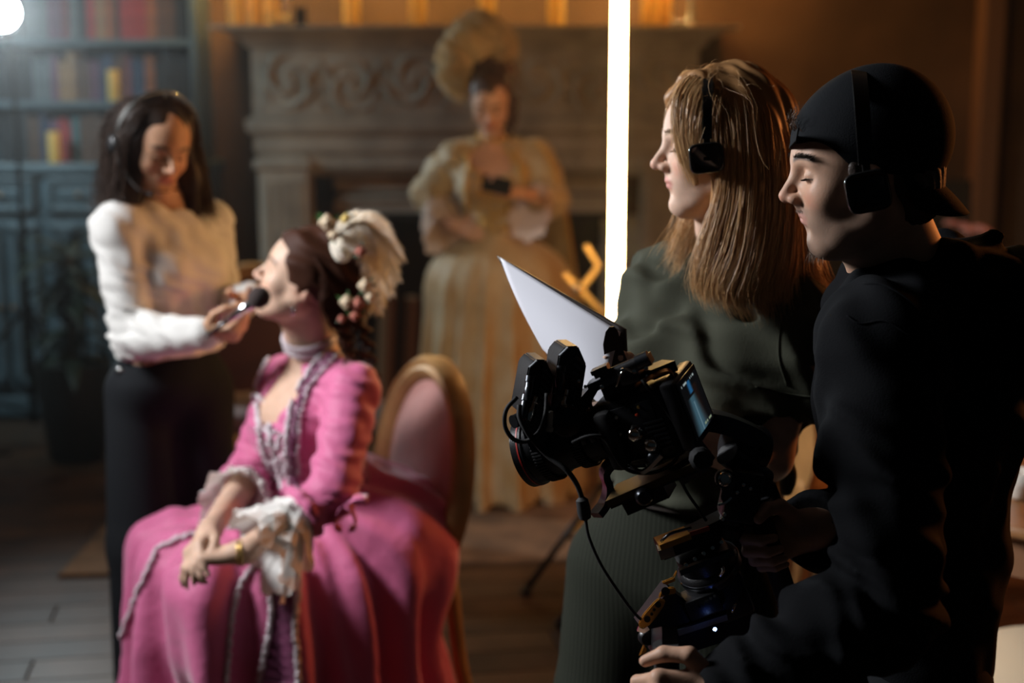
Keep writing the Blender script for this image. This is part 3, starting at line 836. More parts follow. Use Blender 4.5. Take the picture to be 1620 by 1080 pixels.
for i, px in enumerate((1068, 1082)):
    o = MB().lathe((X(px, 6.80, 34), 6.80, FZ+.001), (0,0,1), [(0, .010), (.012, .016), (.024, .010), (.028, .002)], 12).build('glass_bead', mat('silver_glass'), loc=(X(px, 6.80, 34), 6.80, FZ+.001), smooth=True)
    tag(o, ['golden lit small glass bead left of the glass candlestick', 'silvery small glass bead touching the glass candlestick'][i], 'bead', 'glass beads on the mantel')
candle(X(1030, ym, 20), ym, FZ+.002, .045, .17, 'thick glowing candle on the mantel right of the light tube', 'thick candles right of the light tube', True, 6)
candle(X(1052, ym, 20), ym+.04, FZ+.002, .035, .23, 'slimmer candle behind the thick one on the mantel right of the light tube', 'thick candles right of the light tube', True, 4)
print('room', time.time()-T0)
# ================================================================== RUG, STANDS, CHAIRS
M_blk = mat('black_metal', (.012,.012,.013), .35, .6)
M_blkp = mat('black_plastic', (.010,.010,.011), .42)
mb = MB(); A_, B_ = Vector((-1.52, 4.55, 0)), Vector((1.25, 4.82, 0)); C_, D_ = Vector((1.2, 6.3, 0)), Vector((-1.5, 6.3, 0))
rg = mb.add([A_, B_, C_, D_] + [v + Vector((0,0,.012)) for v in (A_, B_, C_, D_)], [(0,3,2,1),(4,5,6,7),(0,1,5,4),(1,2,6,5),(2,3,7,6),(3,0,4,7)]).build('rug', mat('brown_rug', (.20,.115,.06), .95, var=.55, vscale=6, bump=.8, bscale=90))
rg.location.z = .001
tag(rg, 'worn brown rug lying on the boards under the gold gowned woman', 'rug')

M_gilt = mat('gilt_wood', (.40,.23,.09), .38, .2, var=.25, vscale=12)
def medallion_chair(loc, yaw, velvet, label, tilt=9, grp=None, arms=False, dz=0, sc=1.0):
    x0, y0, z0 = loc
    f, _ = dirv(yaw); f = Vector(f); l = Vector((f.y, -f.x, 0)) * -1; up = Vector((0, 0, 1))
    t = empty('medallion_chair', loc, label, 'chair', grp)
    o = Vector(loc)
    G = lambda a, b, c: o + f*a + l*b + up*c
    ft = rad(tilt); ub = (up*math.cos(ft) - f*math.sin(ft)); fb = (f*math.cos(ft) + up*math.sin(ft))
    cb = G(-.235, 0, .70+dz)
    def oval(a, w_, h_, d_=0): return cb + l*(math.cos(a)*w_) + ub*(math.sin(a)*h_) + fb*d_
    n = 40; V = []; F = []
    prof = [(-.034, -.022), (-.02, .016), (-.004, .026), (.010, .020), (.020, .028), (.034, .010), (.034, -.022)]
    for i in range(n):
        a = 2*PI*i/n
        for (e, d_) in prof: V.append(oval(a, .222*sc+e, .252*sc+e, d_))
    m_ = len(prof)
    for i in range(n):
        for k_ in range(m_): F.append((i*m_+k_, ((i+1) % n)*m_+k_, ((i+1) % n)*m_+(k_+1) % m_, i*m_+(k_+1) % m_))
    MB().add(V, F).build('back_frame', M_gilt, t, auto=50)
    V = []; F = []; rings = 7
    for sgn, nm in ((1, 'back_cushion'), (-1, 'back_lining')):
        V = [cb + fb*(.030*sgn)]; F = []
        for k_ in range(1, rings+1):
            q = k_/rings
            for i in range(n): V.append(oval(2*PI*i/n, (.222*sc-.03)*q, (.252*sc-.03)*q, sgn*(.004+.026*(1-q**2.5))))
        for i in range(n): F.append((0, 1+i, 1+(i+1) % n))
        for k_ in range(rings-1):
            for i in range(n): F.append((1+k_*n+i, 1+(k_+1)*n+i, 1+(k_+1)*n+(i+1) % n, 1+k_*n+(i+1) % n))
        MB().add(V, F).build(nm, velvet, t, True)
    MB().box(G(0, 0, .425), (.46, .48, .07), Matrix((f, l, up)).transposed(), .02).build('seat_rail', M_gilt, t, auto=40)
    s = MB().box(G(.01, 0, .475), (.44, .45, .09), Matrix((f, l, up)).transposed(), .04).build('seat', velvet, t, True)
    for a, b in ((.20, .20), (.20, -.20)):
        MB().lathe(G(a, b, .40), (0,0,-1), [(0, .024), (.03, .028), (.05, .018), (.09, .024), (.36, .012), (.38, .018), (.40, .012)], 14).build('leg', M_gilt, t, True)
    for b in (.20, -.20):
        MB().tube(spline([G(-.30, b, .002), G(-.25, b, .2), G(-.225, b, .42), cb + l*b*.85 - ub*.14], 10), .018, 8).build('leg', M_gilt, t, True)
    if arms:
        for b in (.22, -.22):
            MB().tube(spline([cb + l*b*.98 + ub*.0, G(-.05, b*1.15, .70), G(.12, b*1.15, .66), G(.15, b*1.05, .58), G(.13, b, .44)], 14), .017, 8).build('arm', M_gilt, t, True)
    return t
M_pinkv = mat('pink_satin_upholstery', (.40,.20,.18), .38, sheen=.4, var=.15, vscale=15)
ch = P(655, 700, 3.42)
CH = Vector((ch.x - .20, 3.42, 0))
medallion_chair((CH.x, CH.y, 0), -63, M_pinkv, 'gilt oval back chair with dusty pink satin under the woman in the pink gown', dz=-.045, sc=1.04, grp='gilt oval back chairs')
c2 = P(392, 560, 4.7)
medallion_chair((c2.x-.0, 4.95, 0), 15, mat('burgundy_velvet', (.055,.012,.012), .7, sheen=.3), 'dark burgundy oval back armchair standing behind the makeup artist', grp='gilt oval back chairs', arms=True)
c3 = P(1310, 690, 4.0)
medallion_chair((c3.x, 4.1, 0), 120, mat('gold_velvet', (.30,.16,.05), .6, sheen=.3), 'gilt oval back chair glimpsed between the two crew members', grp='gilt oval back chairs')

def tripod(name, c, hub, spread, a0, label, top, grp=None, cat='stand'):
    c = Vector(c); t = empty(name, c, label, cat, grp)
    MB().cyl(c + Vector((0,0,.10)), c + Vector((0,0,hub+.45)), .016).cyl(c + Vector((0,0,hub+.45)), c + Vector((0,0,top)), .011).build('pole', M_blk, t, auto=40)
    MB().cyl(c + Vector((0,0,hub-.03)), c + Vector((0,0,hub+.03)), .028).build('collar', M_blk, t, auto=40)
    MB().cyl(c + Vector((.02,0,hub+.45)), c + Vector((.05,0,hub+.45)), .012).build('knob', M_blk, t, auto=40)
    for i in range(3):
        a = rad(a0 + 120*i); d = Vector((math.cos(a), math.sin(a), 0))
        lg = MB().tube([c + d*.02 + Vector((0,0,hub)), c + d*spread + Vector((0,0,.015))], .011, 8).build('leg', M_blk, t, True)
        MB().tube([c + Vector((0,0,.14)), c + d*spread*.5 + Vector((0,0,hub*.5))], .006, 6).build('brace', M_blk, t, True)
        MB().cyl(c + d*(spread-.01) + Vector((0,0,.002)), c + d*(spread+.002) + Vector((0,0,.03)), .016, n=10).build('rubber_foot', M_blkp, lg, auto=40)
    return t
# upright glowing LED tube on its stand
TY = 3.95; tx = P(976, 300, TY).x; SY = 4.42; sx_ = P(976, 300, SY).x
ft = P(830, 938, 4.40); a0 = math.degrees(math.atan2(4.38 - (SY+.06), ft.x - sx_))
tripod('light_stand', (sx_, SY+.06, 0), .36, math.hypot(ft.x - sx_, 4.38 - SY - .06), a0, 'black tripod stand between the rug and the glowing tube, one leg reaching left', .95, 'light stands')
tripod('light_stand', (tx, TY+.06, 0), .30, .17, -90, 'black tripod stand directly under the upright glowing tube', .72, 'light stands')
tl = empty('led_tube', (tx, TY, .62), 'upright glowing warm white light tube beside the blonde woman', 'lamp')
MB().cyl((tx, TY, .68), (tx, TY, 2.28), .0205, n=20).build('glowing_tube', mat('tube_glow', (1,.85,.55), .3, emit=36, ecol=(1.0,.60,.235)), tl, auto=40)
for a, b in ((.62, .68), (2.28, 2.34)): MB().cyl((tx, TY, a), (tx, TY, b), .021, n=20).build('end_cap', M_blkp, tl, auto=40)
MB().box((tx, TY+.035, .70), (.03, .05, .05), bev=.006).build('clamp', M_blk, tl)
# brass zigzag fitting behind the paper
M_brass = mat('brass', (.62,.42,.16), .32, .85)
zY = 5.05; q = lambda x, y: P(x, y, zY)
zz = empty('folding_brass_arm', (q(925,440).x, zY, 0), 'zigzag folding brass arm glinting behind the sheet of paper, left of the tube', 'lamp arm')
for a, b in (((927, 388), (950, 424)), ((948, 420), (917, 458)), ((893, 432), (960, 500))):
    MB().sweep([q(*a), q(*b)], .026, .018, (0, 1, 0)).build('bar', M_brass, zz)
MB().lathe(q(913, 456) - Vector((0,.02,0)), (0,-1,0), [(0,.012),(.008,.016),(.016,.012),(.02,.002)], 14).build('pivot_knob', mat('bright_brass', (.9,.75,.45), .12, 1), zz, True)
MB().cyl(q(958, 496), (q(958,496).x, zY, .02), .012).build('pole', M_brass, zz, auto=40)
MB().lathe((q(958,496).x, zY, .013), (0,0,1), [(0,.11),(.012,.11),(.02,.03),(.03,.014)], 24).build('base', M_brass, zz, auto=40)

# studio spotlight on a stand, top left
LY = 6.25; lp = P(2, 20, LY)
tripod('light_stand', (lp.x, LY+.10, 0), .62, .62, -25, 'black tripod stand under the studio spotlight at the left edge', lp.z-.12, 'light stands')
sl = empty('studio_spotlight', lp, 'round studio spotlight shining white at the upper left corner', 'lamp')
aim = (Vector((0, 3.0, 1.3)) - lp).normalized()
MB().lathe(lp - aim*.16, aim, [(0,.05),(.02,.075),(.13,.08),(.14,.095),(.165,.095),(.166,.075)], 28).build('housing', M_blk, sl, auto=40)
MB().lathe(lp + aim*.0075, aim, [(0,.074),(.006,.06),(.010,.03),(.011,.001)], 28).build('lens', mat('lamp_lens', (1,1,1), .3, emit=60, ecol=(.86,.97,1.0)), sl, True)
yk = aim.cross(Vector((0,0,1))).normalized()
MB().sweep([lp - aim*.06 + yk*.10, lp - aim*.06 + yk*.10 - Vector((0,0,.10)), lp - aim*.06 - Vector((0,0,.13)), lp - aim*.06 - yk*.10 - Vector((0,0,.10)), lp - aim*.06 - yk*.10], .02, .006, aim).build('yoke', M_blk, sl)
l = bpy.data.lights.new('spot_light', 'SPOT'); l.energy = 140; l.color = (.82,.95,1); l.spot_size = rad(100); l.spot_blend = .6; l.shadow_soft_size = .06
lo = bpy.data.objects.new('spot_light', l); COL.objects.link(lo); lo.parent = sl; lo.location = aim*.04; lo.rotation_euler = aim.to_track_quat('-Z','Y').to_euler()

# dark leafy plant in front of the cabinet
def plant(loc, label):
    loc = Vector(loc); t = empty('potted_plant', loc, label, 'plant')
    MB().lathe(loc, (0,0,1), [(0,.10),(.02,.12),(.30,.15),(.42,.165),(.44,.17),(.44,.15),(.40,.14),(.40,.002)], 24).build('pot', mat('black_pot', (.015,.017,.016), .5), t, auto=40)
    m_ = mat('dark_leaf', (.018,.035,.018), .55, var=.3)
    for i in range(70):
        a = rnd.uniform(0, 2*PI); el = rnd.uniform(.15, 1.35); L_ = rnd.uniform(.25, .5)
        b = loc + Vector((0, 0, .41+rnd.uniform(0, .55))); d = Vector((math.cos(a)*math.cos(el), math.sin(a)*math.cos(el), math.sin(el)))
        sd = d.cross(Vector((0,0,1))).normalized(); V = []; F = []
        for k_ in range(6):
            q_ = k_/5; w_ = .035*math.sin(PI*min(1, q_*.9+.12))+.002; c = b + d*L_*q_*.62 - Vector((0,0,.16*q_*q_))
            V += [c - sd*w_, c + Vector((0,0,.008)), c + sd*w_]
        for k_ in range(5): F += [(k_*3, k_*3+1, k_*3+4, k_*3+3), (k_*3+1, k_*3+2, k_*3+5, k_*3+4)]
        MB().add(V, F).build('leaf', m_, t, True)
    MB().tube([loc + Vector((0,0,.39)), loc + Vector((.01,0,.9))], .012, 8).build('stem', mat('dark_stem', (.05,.035,.02), .8), t, True)
pp = P(118, 640, 6.1); plant((pp.x, 6.1, 0), 'dark leafy potted plant in front of the blue grey cabinet doors')

# right edge: round wooden table, cup, beige pouf, flowers
def table(c, r, h_, label):
    c = Vector(c); t = empty('round_table', c, label, 'table')
    MB().lathe(c + Vector((0,0,h_-.035)), (0,0,1), [(0,r*.93),(.008,r*.97),(.016,r),(.026,r),(.035,r*.985),(.0351,.001)], 56).build('tabletop', mat('polished_wood', (.30,.135,.05), .28, var=.35, vscale=9), t, auto=40)
    MB().lathe(c + Vector((0,0,h_-.13)), (0,0,1), [(0,r*.82),(.005,r*.86),(.095,r*.86)], 56).build('apron', mat('carved_brown', (.20,.09,.04), .5), t, auto=40)
    MB().lathe(c + Vector((0,0,.03)), (0,0,1), [(0,.16),(.03,.10),(.10,.05),(.20,.045),(.30,.075),(.40,.045),(.55,.06),(h_-.15,.10)], 28).build('pedestal', mat('carved_brown'), t, True)
    for i in range(3):
        a = rad(30+120*i); d = Vector((math.cos(a), math.sin(a), 0))
        MB().tube(spline([c+d*.03+Vector((0,0,.16)), c+d*.16+Vector((0,0,.12)), c+d*.30+Vector((0,0,.03))], 8), [.03]*4+[.022]*4, 8).build('foot', mat('carved_brown'), t, True)
tc_ = P(1745, 800, 3.05)
table((tc_.x, 3.10, 0), .44, .74, 'round polished wooden table at the right edge behind the man in the hoodie')
cu = empty('cup', (P(1612,700,3.0).x, 2.98, .742), 'small white cup standing on the round wooden table at the right edge', 'cup')
cz = Vector(cu.location)
MB().lathe(cz, (0,0,1), [(0,.02),(.006,.024),(.03,.034),(.06,.040),(.061,.036),(.03,.03),(.008,.002)], 20).build('cup_body', mat('white_china', (.75,.7,.62), .2), cu, True)
MB().tube(spline([cz+Vector((.036,0,.05)), cz+Vector((.06,0,.045)), cz+Vector((.058,0,.02)), cz+Vector((.031,0,.018))], 10), .0035, 6).build('handle', mat('white_china'), cu, True)
pf = P(1630, 1000, 2.75)
S = SDF(); S.u(ell((pf.x+.08, 2.8, .34), (.26, .26, .15)), .02).u(ell((pf.x+.08, 2.8, .17), (.25,.25,.15)), .05); S.i(plane((0,0,.002), (0,0,-1)))
o = sobj('pouf', S, (pf.x-.25, 2.5, 0), (pf.x+.4, 3.1, .52), .02, mat('beige_cloth', (.55,.42,.28), .9, bump=.3, bscale=120))
tag(o, 'round beige cloth pouf on the floor at the lower right corner', 'pouf')
MB().lathe((pf.x+.08, 2.8, .482), (0,0,1), [(0,.018),(.006,.02),(.012,.012),(.014,.001)], 14).build('button', mat('beige_cloth'), o, True)
# dried flowers far behind the man
fl = P(1530, 380, 5.6); fv = empty('flower_vase', (fl.x, 5.6, 0), 'dim vase of pale pink flowers far behind the man in the cap', 'vase')
MB().lathe((fl.x, 5.6, .002), (0,0,1), [(0,.10),(.05,.14),(.4,.16),(.7,.09),(.8,.07),(.86,.09)], 24).build('vase', mat('dark_china', (.03,.03,.032), .3), fv, True)
for i in range(16):
    a = rnd.uniform(0, 2*PI); r_ = rnd.uniform(.02, .16); z1 = fl.z + rnd.uniform(-.10, .06)
    tp = Vector((fl.x + math.cos(a)*r_, 5.6 + math.sin(a)*r_, z1))
    s_ = MB().tube(spline([(fl.x, 5.6, .7), ((fl.x+tp.x)/2, (5.6+tp.y)/2, .95), tp], 6), .003, 5).build('flower_stem', mat('dark_stem'), fv, True)
    mb = MB()
    for k_ in range(7):
        b = 2*PI*k_/7; add_blob(mb, tp + Vector((math.cos(b)*.018, math.sin(b)*.018, .004)), .014, (1,1,.6))
    add_blob(mb, tp + Vector((0,0,.008)), .012)
    mb.build('blossom', mat('pale_pink_petal', (.45,.22,.2), .7), s_, True)
print('props', time.time()-T0)
# ================================================================== MAKEUP ARTIST
def fold_noise(amp, f=38, s=0, aniso=(1,1,.35)):
    return lambda p: (amp*wr(p, f*aniso[0], f*aniso[1], f*aniso[2], s)).astype(f4)
def hang(h, pts):
    """points: first in head frame, then world offsets (m) from the previous"""
    out = [h(*pts[0])]
    for q in pts[1:]: out.append(out[-1] + N3(q))
    return out
M_hairdark = mat('dark_hair', (.030,.017,.012), .5, spec=.3, transl=.12)
def artist():
    c = P(246, 229, 3.62); f, u = dirv(42, -20, 5); h = Frame(c, f, u, .98)
    J = dict(neck=P(262,326,3.72), chest=P(262,410,3.70), waist=P(268,520,3.67), hip=P(270,600,3.67),
             shR=P(184,362,3.55), shL=P(330,352,3.86), elR=P(211,532,3.50), wrR=P(322,527,3.36), elL=P(352,492,3.84), wrL=P(392,470,3.62),
             hpR=P(226,620,3.64), hpL=P(312,620,3.70), knR=P(232,860,3.60), knL=P(315,860,3.70), fwd=dirv(46)[0])
    J['anR'] = Vector((J['knR'].x, 3.66, .08)); J['anL'] = Vector((J['knL'].x+.02, 3.74, .08))
    root = empty('person', (J['hip'].x, 3.66, 0), 'person in a white ribbed long-sleeved top and black trousers brushing makeup on the seated woman', 'person')
    S = SDF(); torso(S, J, 0, bust=.05)
    for a in 'LR': arm(S, J, a); leg(S, J, a)
    neck(S, h, N3(J['neck']) + (0,0,.01)); head(S, h, smile=2)
    tR = hand(S, J['wrR'], (.93,-.25,.05), (.1,.55,.8), (0,.3,1), ((55,60,30),(62,70,40),(60,70,40),(55,60,40)), sc=.95, thumb=((.6,.6,.5),(.9,.1,.45),(.9,-.2,.3)))
    hand(S, J['wrL'], N3(P(440,486,3.36))-N3(J['wrL']), (.2,-.5,.5), (0,-.3,1), ((18,22,10),(16,20,10),(20,22,12),(24,26,16)), sc=.95, spread=.1)
    for a in 'LR': S.u(ell(N3(J['an'+a]) + N3((.02,-.06,-.03)), (.045,.12,.04)), .03)
    S.i(plane((0,0,.004), (0,0,-1)))
    body = sobj('body', S, (c.x-.55, 2.95, 0), (c.x+.75, 4.2, 1.72), .0062, SKIN(), root, skin_color(h, (.50,.27,.16), brow=(.02,.012,.01)),
                pieces=[((c.x-.2, 3.3, 1.25), (c.x+.25, 3.95, 1.75), .0038, lambda V: V[:, 2] > 1.36), ((c.x-.55, 2.9, 0), (c.x+.85, 4.2, 1.4), .0062, lambda V: V[:, 2] < 1.366)])
    eyeballs(h, body)
    # white ribbed top
    S = SDF(); torso(S, J, .016, bust=.054, sec=dict(neck=(.075,.055), chest=(.145,.098), waist=(.126,.096), hip=(.160,.110)))
    for a in 'LR': arm(S, J, a, .010, r=(.050,.046,.042,.030))
    S.s(cone(N3(J['neck']) + (.01,-.035,.07), N3(J['neck']) + (.008,-.02,-.005), .066, .058), .012)
    S.i(plane(P(270,574,3.67), (.03,0,-1)), .01)
    for a, n_, s_ in (('R', (.95,-.25,.05), 1), ('L', N3(P(440,486,3.36))-N3(J['wrL']), 1)):
        pass
    wn = N3((.95,-.25,.02)); S.ops[-1:] = S.ops[-1:]
    eR = N3(J['elR']); eL = N3(J['elL'])
    S.d(lambda p: (.0060*wr(p, 60, 60, 125, .4)*np.exp(-((p-np.array(eR,f4))**2).sum(1)/(2*.09**2))).astype(f4))
    S.d(lambda p: (.0030*wr(p, 70, 40, 80, 2.2)).astype(f4))
    M_white = mat('white_ribbed_knit', (.62,.60,.57), .85, wave=(55,.35,'X'), bump=.2, bscale=300, sheen=.3)
    top = sobj('ribbed_top', S, (c.x-.5, 3.1, .95), (c.x+.6, 4.15, 1.5), .0062, M_white, root)
    MB().tube([N3(J['wrR']) - N3((.93,-.25,.05))*.006 + N3((0, .030*math.cos(a), .030*math.sin(a))) for a in np.linspace(0, 6.28, 20)], .0045, 6).build('cuff', M_white, top, True)
    # trousers
    S = SDF(); hp = N3(J['hip']); sd = N3(J['shL'])-N3(J['shR'])
    S.u(ecap(P(268,535,3.68), hp, (.126,.098), (.165,.122), sd), .03)
    for a in 'LR':
        k0 = N3(J['hp'+a]); S.u(cone(k0, J['kn'+a], .100, .092), .03); S.u(cone(J['kn'+a], N3(J['an'+a])+(0,0,-.03), .092, .112), .03)
    S.i(plane(P(268,549,3.68), (0,0,1)), .004); S.i(plane((0,0,.03), (0,0,-1)))
    S.d(lambda p: (.007*wr(p, 22, 16, 3.5, 1.0)*np.clip((1.0-p[:, 2])/.5, .25, 1)).astype(f4))
    M_bt = mat('black_denim', (.009,.010,.012), .85, bump=.2, bscale=400, spec=.15)
    tr = sobj('trousers', S, (c.x-.4, 3.2, 0), (c.x+.5, 4.2, 1.15), .009, M_bt, root)
    b = bvh_of(tr)
    q = hit(b, 191, 587, .004)
    if q: MB().lathe(q, (-.2,-1,.1), [(0,.009),(.003,.009),(.004,.005),(.006,.001)], 14).build('rivet', mat('steel', (.6,.6,.58), .25, 1), tr, True)
    for a in 'LR': 
        s_ = SDF(); s_.u(ell(N3(J['an'+a]) + N3((.03,-.07,-.035)), (.05,.135,.048)), .02).i(plane((0,0,.004), (0,0,-1)))
        cc = N3(J['an'+a]); sobj('shoe', s_, cc-.2, cc+.2, .01, mat('black_leather', (.01,.01,.01), .4), root)
    # hair
    S = SDF(); R = h.M
    S.u(ell(h(-.022, 0, .034), (.100,.090,.092), R), .01)
    S.s(ell(h(.098, .0, -.030), (.074,.060,.098), R), .012)
    for s in (-1, 1):
        g = hang(h, [(-.010, s*.066, .060), (.012*s if s < 0 else -.004, .01 if s < 0 else .035, -.06), (.010*s, .012, -.075), (.004*s-.012, .010, -.08), (-.012 if s<0 else .01, 0, -.035)])
        S.chain(g, [.040,.042,.042,.036,.022] if s < 0 else [.034,.036,.036,.030,.016], .03)
    g = hang(h, [(-.075, 0, .03), (-.01,.04,-.08), (-.0,.02,-.09), (0,0,-.05)]); S.chain(g, [.05,.062,.058,.03], .03)
    S.s(ell(h(.075, .0, -.075), (.060,.052,.075), R), .012)
    S.d(fold_noise(.0035, 70, 1, (1,1,.12)))
    hb = sobj('hair', S, N3(c)-.25-np.array((0,0,.1)), N3(c)+.25, .0055, M_hairdark, root)
    def gl(s, kk):
        out = []
        for a in np.linspace(-.75, 1.0, 6):
            fx = -.095*max(0, -a) + .045*max(0, a)
            r0 = h(fx*.35+.02*(a > 0)*0, s*.012, .128 - .03*abs(a)*(a < 0) - .012*(a > .5))
            r1 = h(fx*.9-.01, s*.072, .098 - .02*abs(a)); r2 = h(fx-.018, s*.097, .02)
            r3 = r2 + N3((.012*s, .01, -.075) if s < 0 else (.004,.035,-.065)); r4 = r3 + N3((-.004+.010*s, .01, -.085)); r5 = r4 + N3((-.03 if s < 0 else .025, .0, -.045))
            out.append([r0, r1, r2, r3, r4, r5])
        return out
    for s in (-1, 1):
        strands('hair_strands', gl(s, 0), 620, mat('dark_hair_strands', (.050,.027,.018), .5, spec=.3, transl=.3), hb, jit=.011, rad_=.0010, pts=16, wav=.011, kind='stuff', frizz=.010)
    # headset with boom microphone
    hs = empty('headset', h(0, 0, .13), 'slim headset with a boom microphone worn on the dark hair of the makeup artist', 'headset')
    arc = [h(-.005, math.sin(a)*.112, .030 + math.cos(a)*.113) for a in np.linspace(-1.85, 1.85, 22)]
    MB().sweep(arc, .014, .003, h.f).build('headband', mat('steel', (.6,.6,.58), .25, 1), hs, auto=40)
    e = Vector(h(-.005, -.116, -.005)); MB().lathe(e, -Vector(h.l), [(-.012,.018),(0,.022),(.006,.022),(.010,.012),(.011,.001)], 18).build('ear_pad', M_blkp, hs, True)
    MB().tube(spline([e, h(.03, -.108, -.045), h(.075, -.075, -.088), h(.092, -.045, -.098)], 14), .0024, 6).build('microphone_boom', mat('grey_plastic', (.10,.10,.10), .4), hs, True)
    add = MB(); add_blob(add, h(.094, -.042, -.099), .007); add.build('microphone', M_blkp, hs, True)
    # brush
    a0_, a1_ = P(303, 549, 3.37), P(400, 478, 3.22)
    d = (a1_-a0_).normalized(); L_ = (a1_-a0_).length
    br = empty('makeup_brush', a0_, 'large round dark powder brush with a silver ferrule held to the seated woman\'s jaw', 'brush')
    MB().lathe(a0_, d, [(0,.0015),(.01,.0035),(L_*.35,.0050),(L_*.62,.0068),(L_*.621,.001)], 14).build('handle', mat('black_gloss', (.01,.01,.01), .15), br, True)
    MB().lathe(a0_ + d*L_*.60, d, [(0,.0070),(.008,.0078),(.035,.0095),(L_*.40,.0125),(L_*.401,.001)], 16).build('ferrule', mat('silver', (.8,.82,.85), .15, 1), br, True)
    MB().lathe(a0_ + d*(L_*.985), d, [(0,.011),(.010,.018),(.022,.0245),(.036,.025),(.047,.020),(.054,.010),(.056,.001)], 24).build('bristles', mat('dark_bristles', (.035,.022,.02), .95, bump=.6, bscale=300), br, True)
    return h, J
art_h, art_J = artist()
# bracelets/ring on her right hand
mb = MB(); w_ = N3(art_J['wrR']) + N3((.045,-.012,-.012))
mb.tube([w_ + N3((0, .012*math.cos(a), .012*math.sin(a))) for a in np.linspace(0, 6.28, 14)], .0022, 6)
o = mb.build('ring', mat('silver', (.8,.82,.85), .15, 1), None, True)
tag(o, 'silver ring on the hand of the makeup artist holding the brush', 'ring')
# ================================================================== SEATED WOMAN IN PINK
def seated():
    c = P(481, 441, 3.30); f, u = dirv(-88, 21, 0); h = Frame(c, f, u, .98)
    J = dict(neck=P(505,572,3.38), chest=P(492,655,3.35), waist=P(520,775,3.38), hip=P(545,850,3.44),
             shL=P(560,618,3.22), shR=P(450,602,3.51), elL=P(525,782,3.06), wrL=P(380,874,2.93), elR=P(398,748,3.42), wrR=P(330,842,3.02), fwd=dirv(-62)[0])
    fw = N3(dirv(-62)[0]); lf = N3((math.cos(rad(-62)), math.sin(rad(-62)), 0)); H = N3((J['hip'].x, 3.44, 0))
    root = empty('person', (H[0], H[1], 0), 'person seated in a bright pink period gown with lace cuffs, face lifted and eyes closed', 'person')
    for a, s in (('L', 1), ('R', -1)):
        J['hp'+a] = H + lf*s*.09 + (0,0,.50); J['kn'+a] = H + lf*s*.10 + fw*.36 + (0,0,.47); J['an'+a] = H + lf*s*.10 + fw*.38 + (0,0,.09)
    S = SDF(); torso(S, J, 0, bust=.055, sec=dict(neck=(.070,.050), chest=(.138,.092), waist=(.108,.080), hip=(.155,.110)))
    for a in 'LR': arm(S, J, a, r=(.043,.037,.032,.023)); leg(S, J, a)
    neck(S, h, N3(J['neck']) + (0,0,.0), .046, .052); head(S, h)
    hand(S, J['wrL'], (-.95,-.10,-.06), (.05,.1,-1), (0,1,.1), ((30,38,20),(32,40,20),(34,40,20),(36,40,20)), sc=.93, thumb=((.8,.45,.25),(1,.1,.25),(1,-.1,.3)))
    hand(S, J['wrR'], N3(P(292,884,2.90))-N3(J['wrR']), (.5,-.2,-.7), (.8,.3,.2), ((28,34,18),(30,36,20),(32,36,20),(34,36,20)), sc=.93, thumb=((.8,.45,.25),(1,.1,.25),(1,-.1,.3)))
    for a in 'LR': S.u(ell(J['an'+a] + fw*.06 - (0,0,.04), (.05,.05,.04)), .04); S.u(cone(J['an'+a]-(0,0,.05), J['an'+a]+fw*.17-(0,0,.06), .034, .028), .03)
    S.i(plane((0,0,.004), (0,0,-1)))
    body = sobj('body', S, None, None, None, SKIN(), root, skin_color(h, (.62,.40,.29), lip=(.50,.16,.14), brow=(.12,.06,.035)),
        pieces=[((c.x-.22, 3.1, 1.0), (c.x+.25, 3.55, 1.55), .0036, lambda V: V[:, 2] > 1.06), ((-1.35, 2.7, 0), (.1, 3.85, 1.1), .0058, lambda V: V[:, 2] < 1.066)])
    eyeballs(h, body)
    M_pink = mat('pink_taffeta', (.56,.125,.26), .58, sheen=.5, bump=.35, bscale=14, spec=.25, bdist=.02)
    M_plum = mat('plum_ribbon', (.16,.03,.085), .5, sheen=.4); M_lace = mat('white_lace', (.88,.86,.82), .8, bump=.8, bscale=150, transl=.2)
    M_silver_lace = mat('silver_lace_trim', (.60,.52,.55), .5, .25, bump=.5, bscale=200)
    # bodice
    S = SDF(); torso(S, J, .010, bust=.060, sec=dict(neck=(.070,.050), chest=(.140,.095), waist=(.108,.082), hip=(.150,.11)))
    for a in 'LR':
        arm(S, J, a, .013, r=(.048,.044,.030,.022))
    for a in 'LR':   # cut sleeves just below the elbow
        e = N3(J['el'+a]); w_ = N3(J['wr'+a]); d = (w_-e)/np.linalg.norm(w_-e)
        S.s(cone(e + d*.125, w_ + d*.2, .060, .075), .004)
    ch = N3(J['chest']); nk = N3(J['neck'])
    S.s(ell(ch + fw*.105 + (0,0,.085), (.095,.075,.105), np.stack([lf, fw, [0,0,1]], 1)), .012)
    S.s(cone(nk + (0,0,.10) + fw*.01, nk + fw*.03 - (0,0,.01), .080, .062), .012)
    S.d(lambda p: (.0028*wr(p, 50, 50, 100, .8)).astype(f4))
    for a in 'L': 
        e = np.array(N3(J['elL'])*.6+N3(J['shL'])*.4, f4); S.d(lambda p: (.004*wr(p, 18, 18, 70, 1.5)*np.exp(-((p-e)**2).sum(1)/(2*.08**2))).astype(f4))
    bod = sobj('bodice', S, (-1.1, 2.85, .55), (-.15, 3.75, 1.25), .0058, M_pink, root)
    # skirt
    S = SDF(); RR = np.stack([lf, fw, [0,0,1]], 1)
    S.u(ell(H - fw*.03 + (0,0,.49), (.33,.20,.20), RR), .05)
    S.u(rbox(H + fw*.22 + (0,0,.41), (.27,.28,.165), .10, RR), .08)
    S.u(ecap(H + fw*.15 + (0,0,.30), H + fw*.17 + (0,0,-.12), (.36,.32), (.49,.45), lf), .10)
    S.u(cone(N3(J['waist']), H + (0,0,.55), .10, .17), .08)
    S.u(ell(N3(P(640,850,3.38)), (.12,.14,.13)), .10)
    C0 = (H + fw*.17).astype(f4)
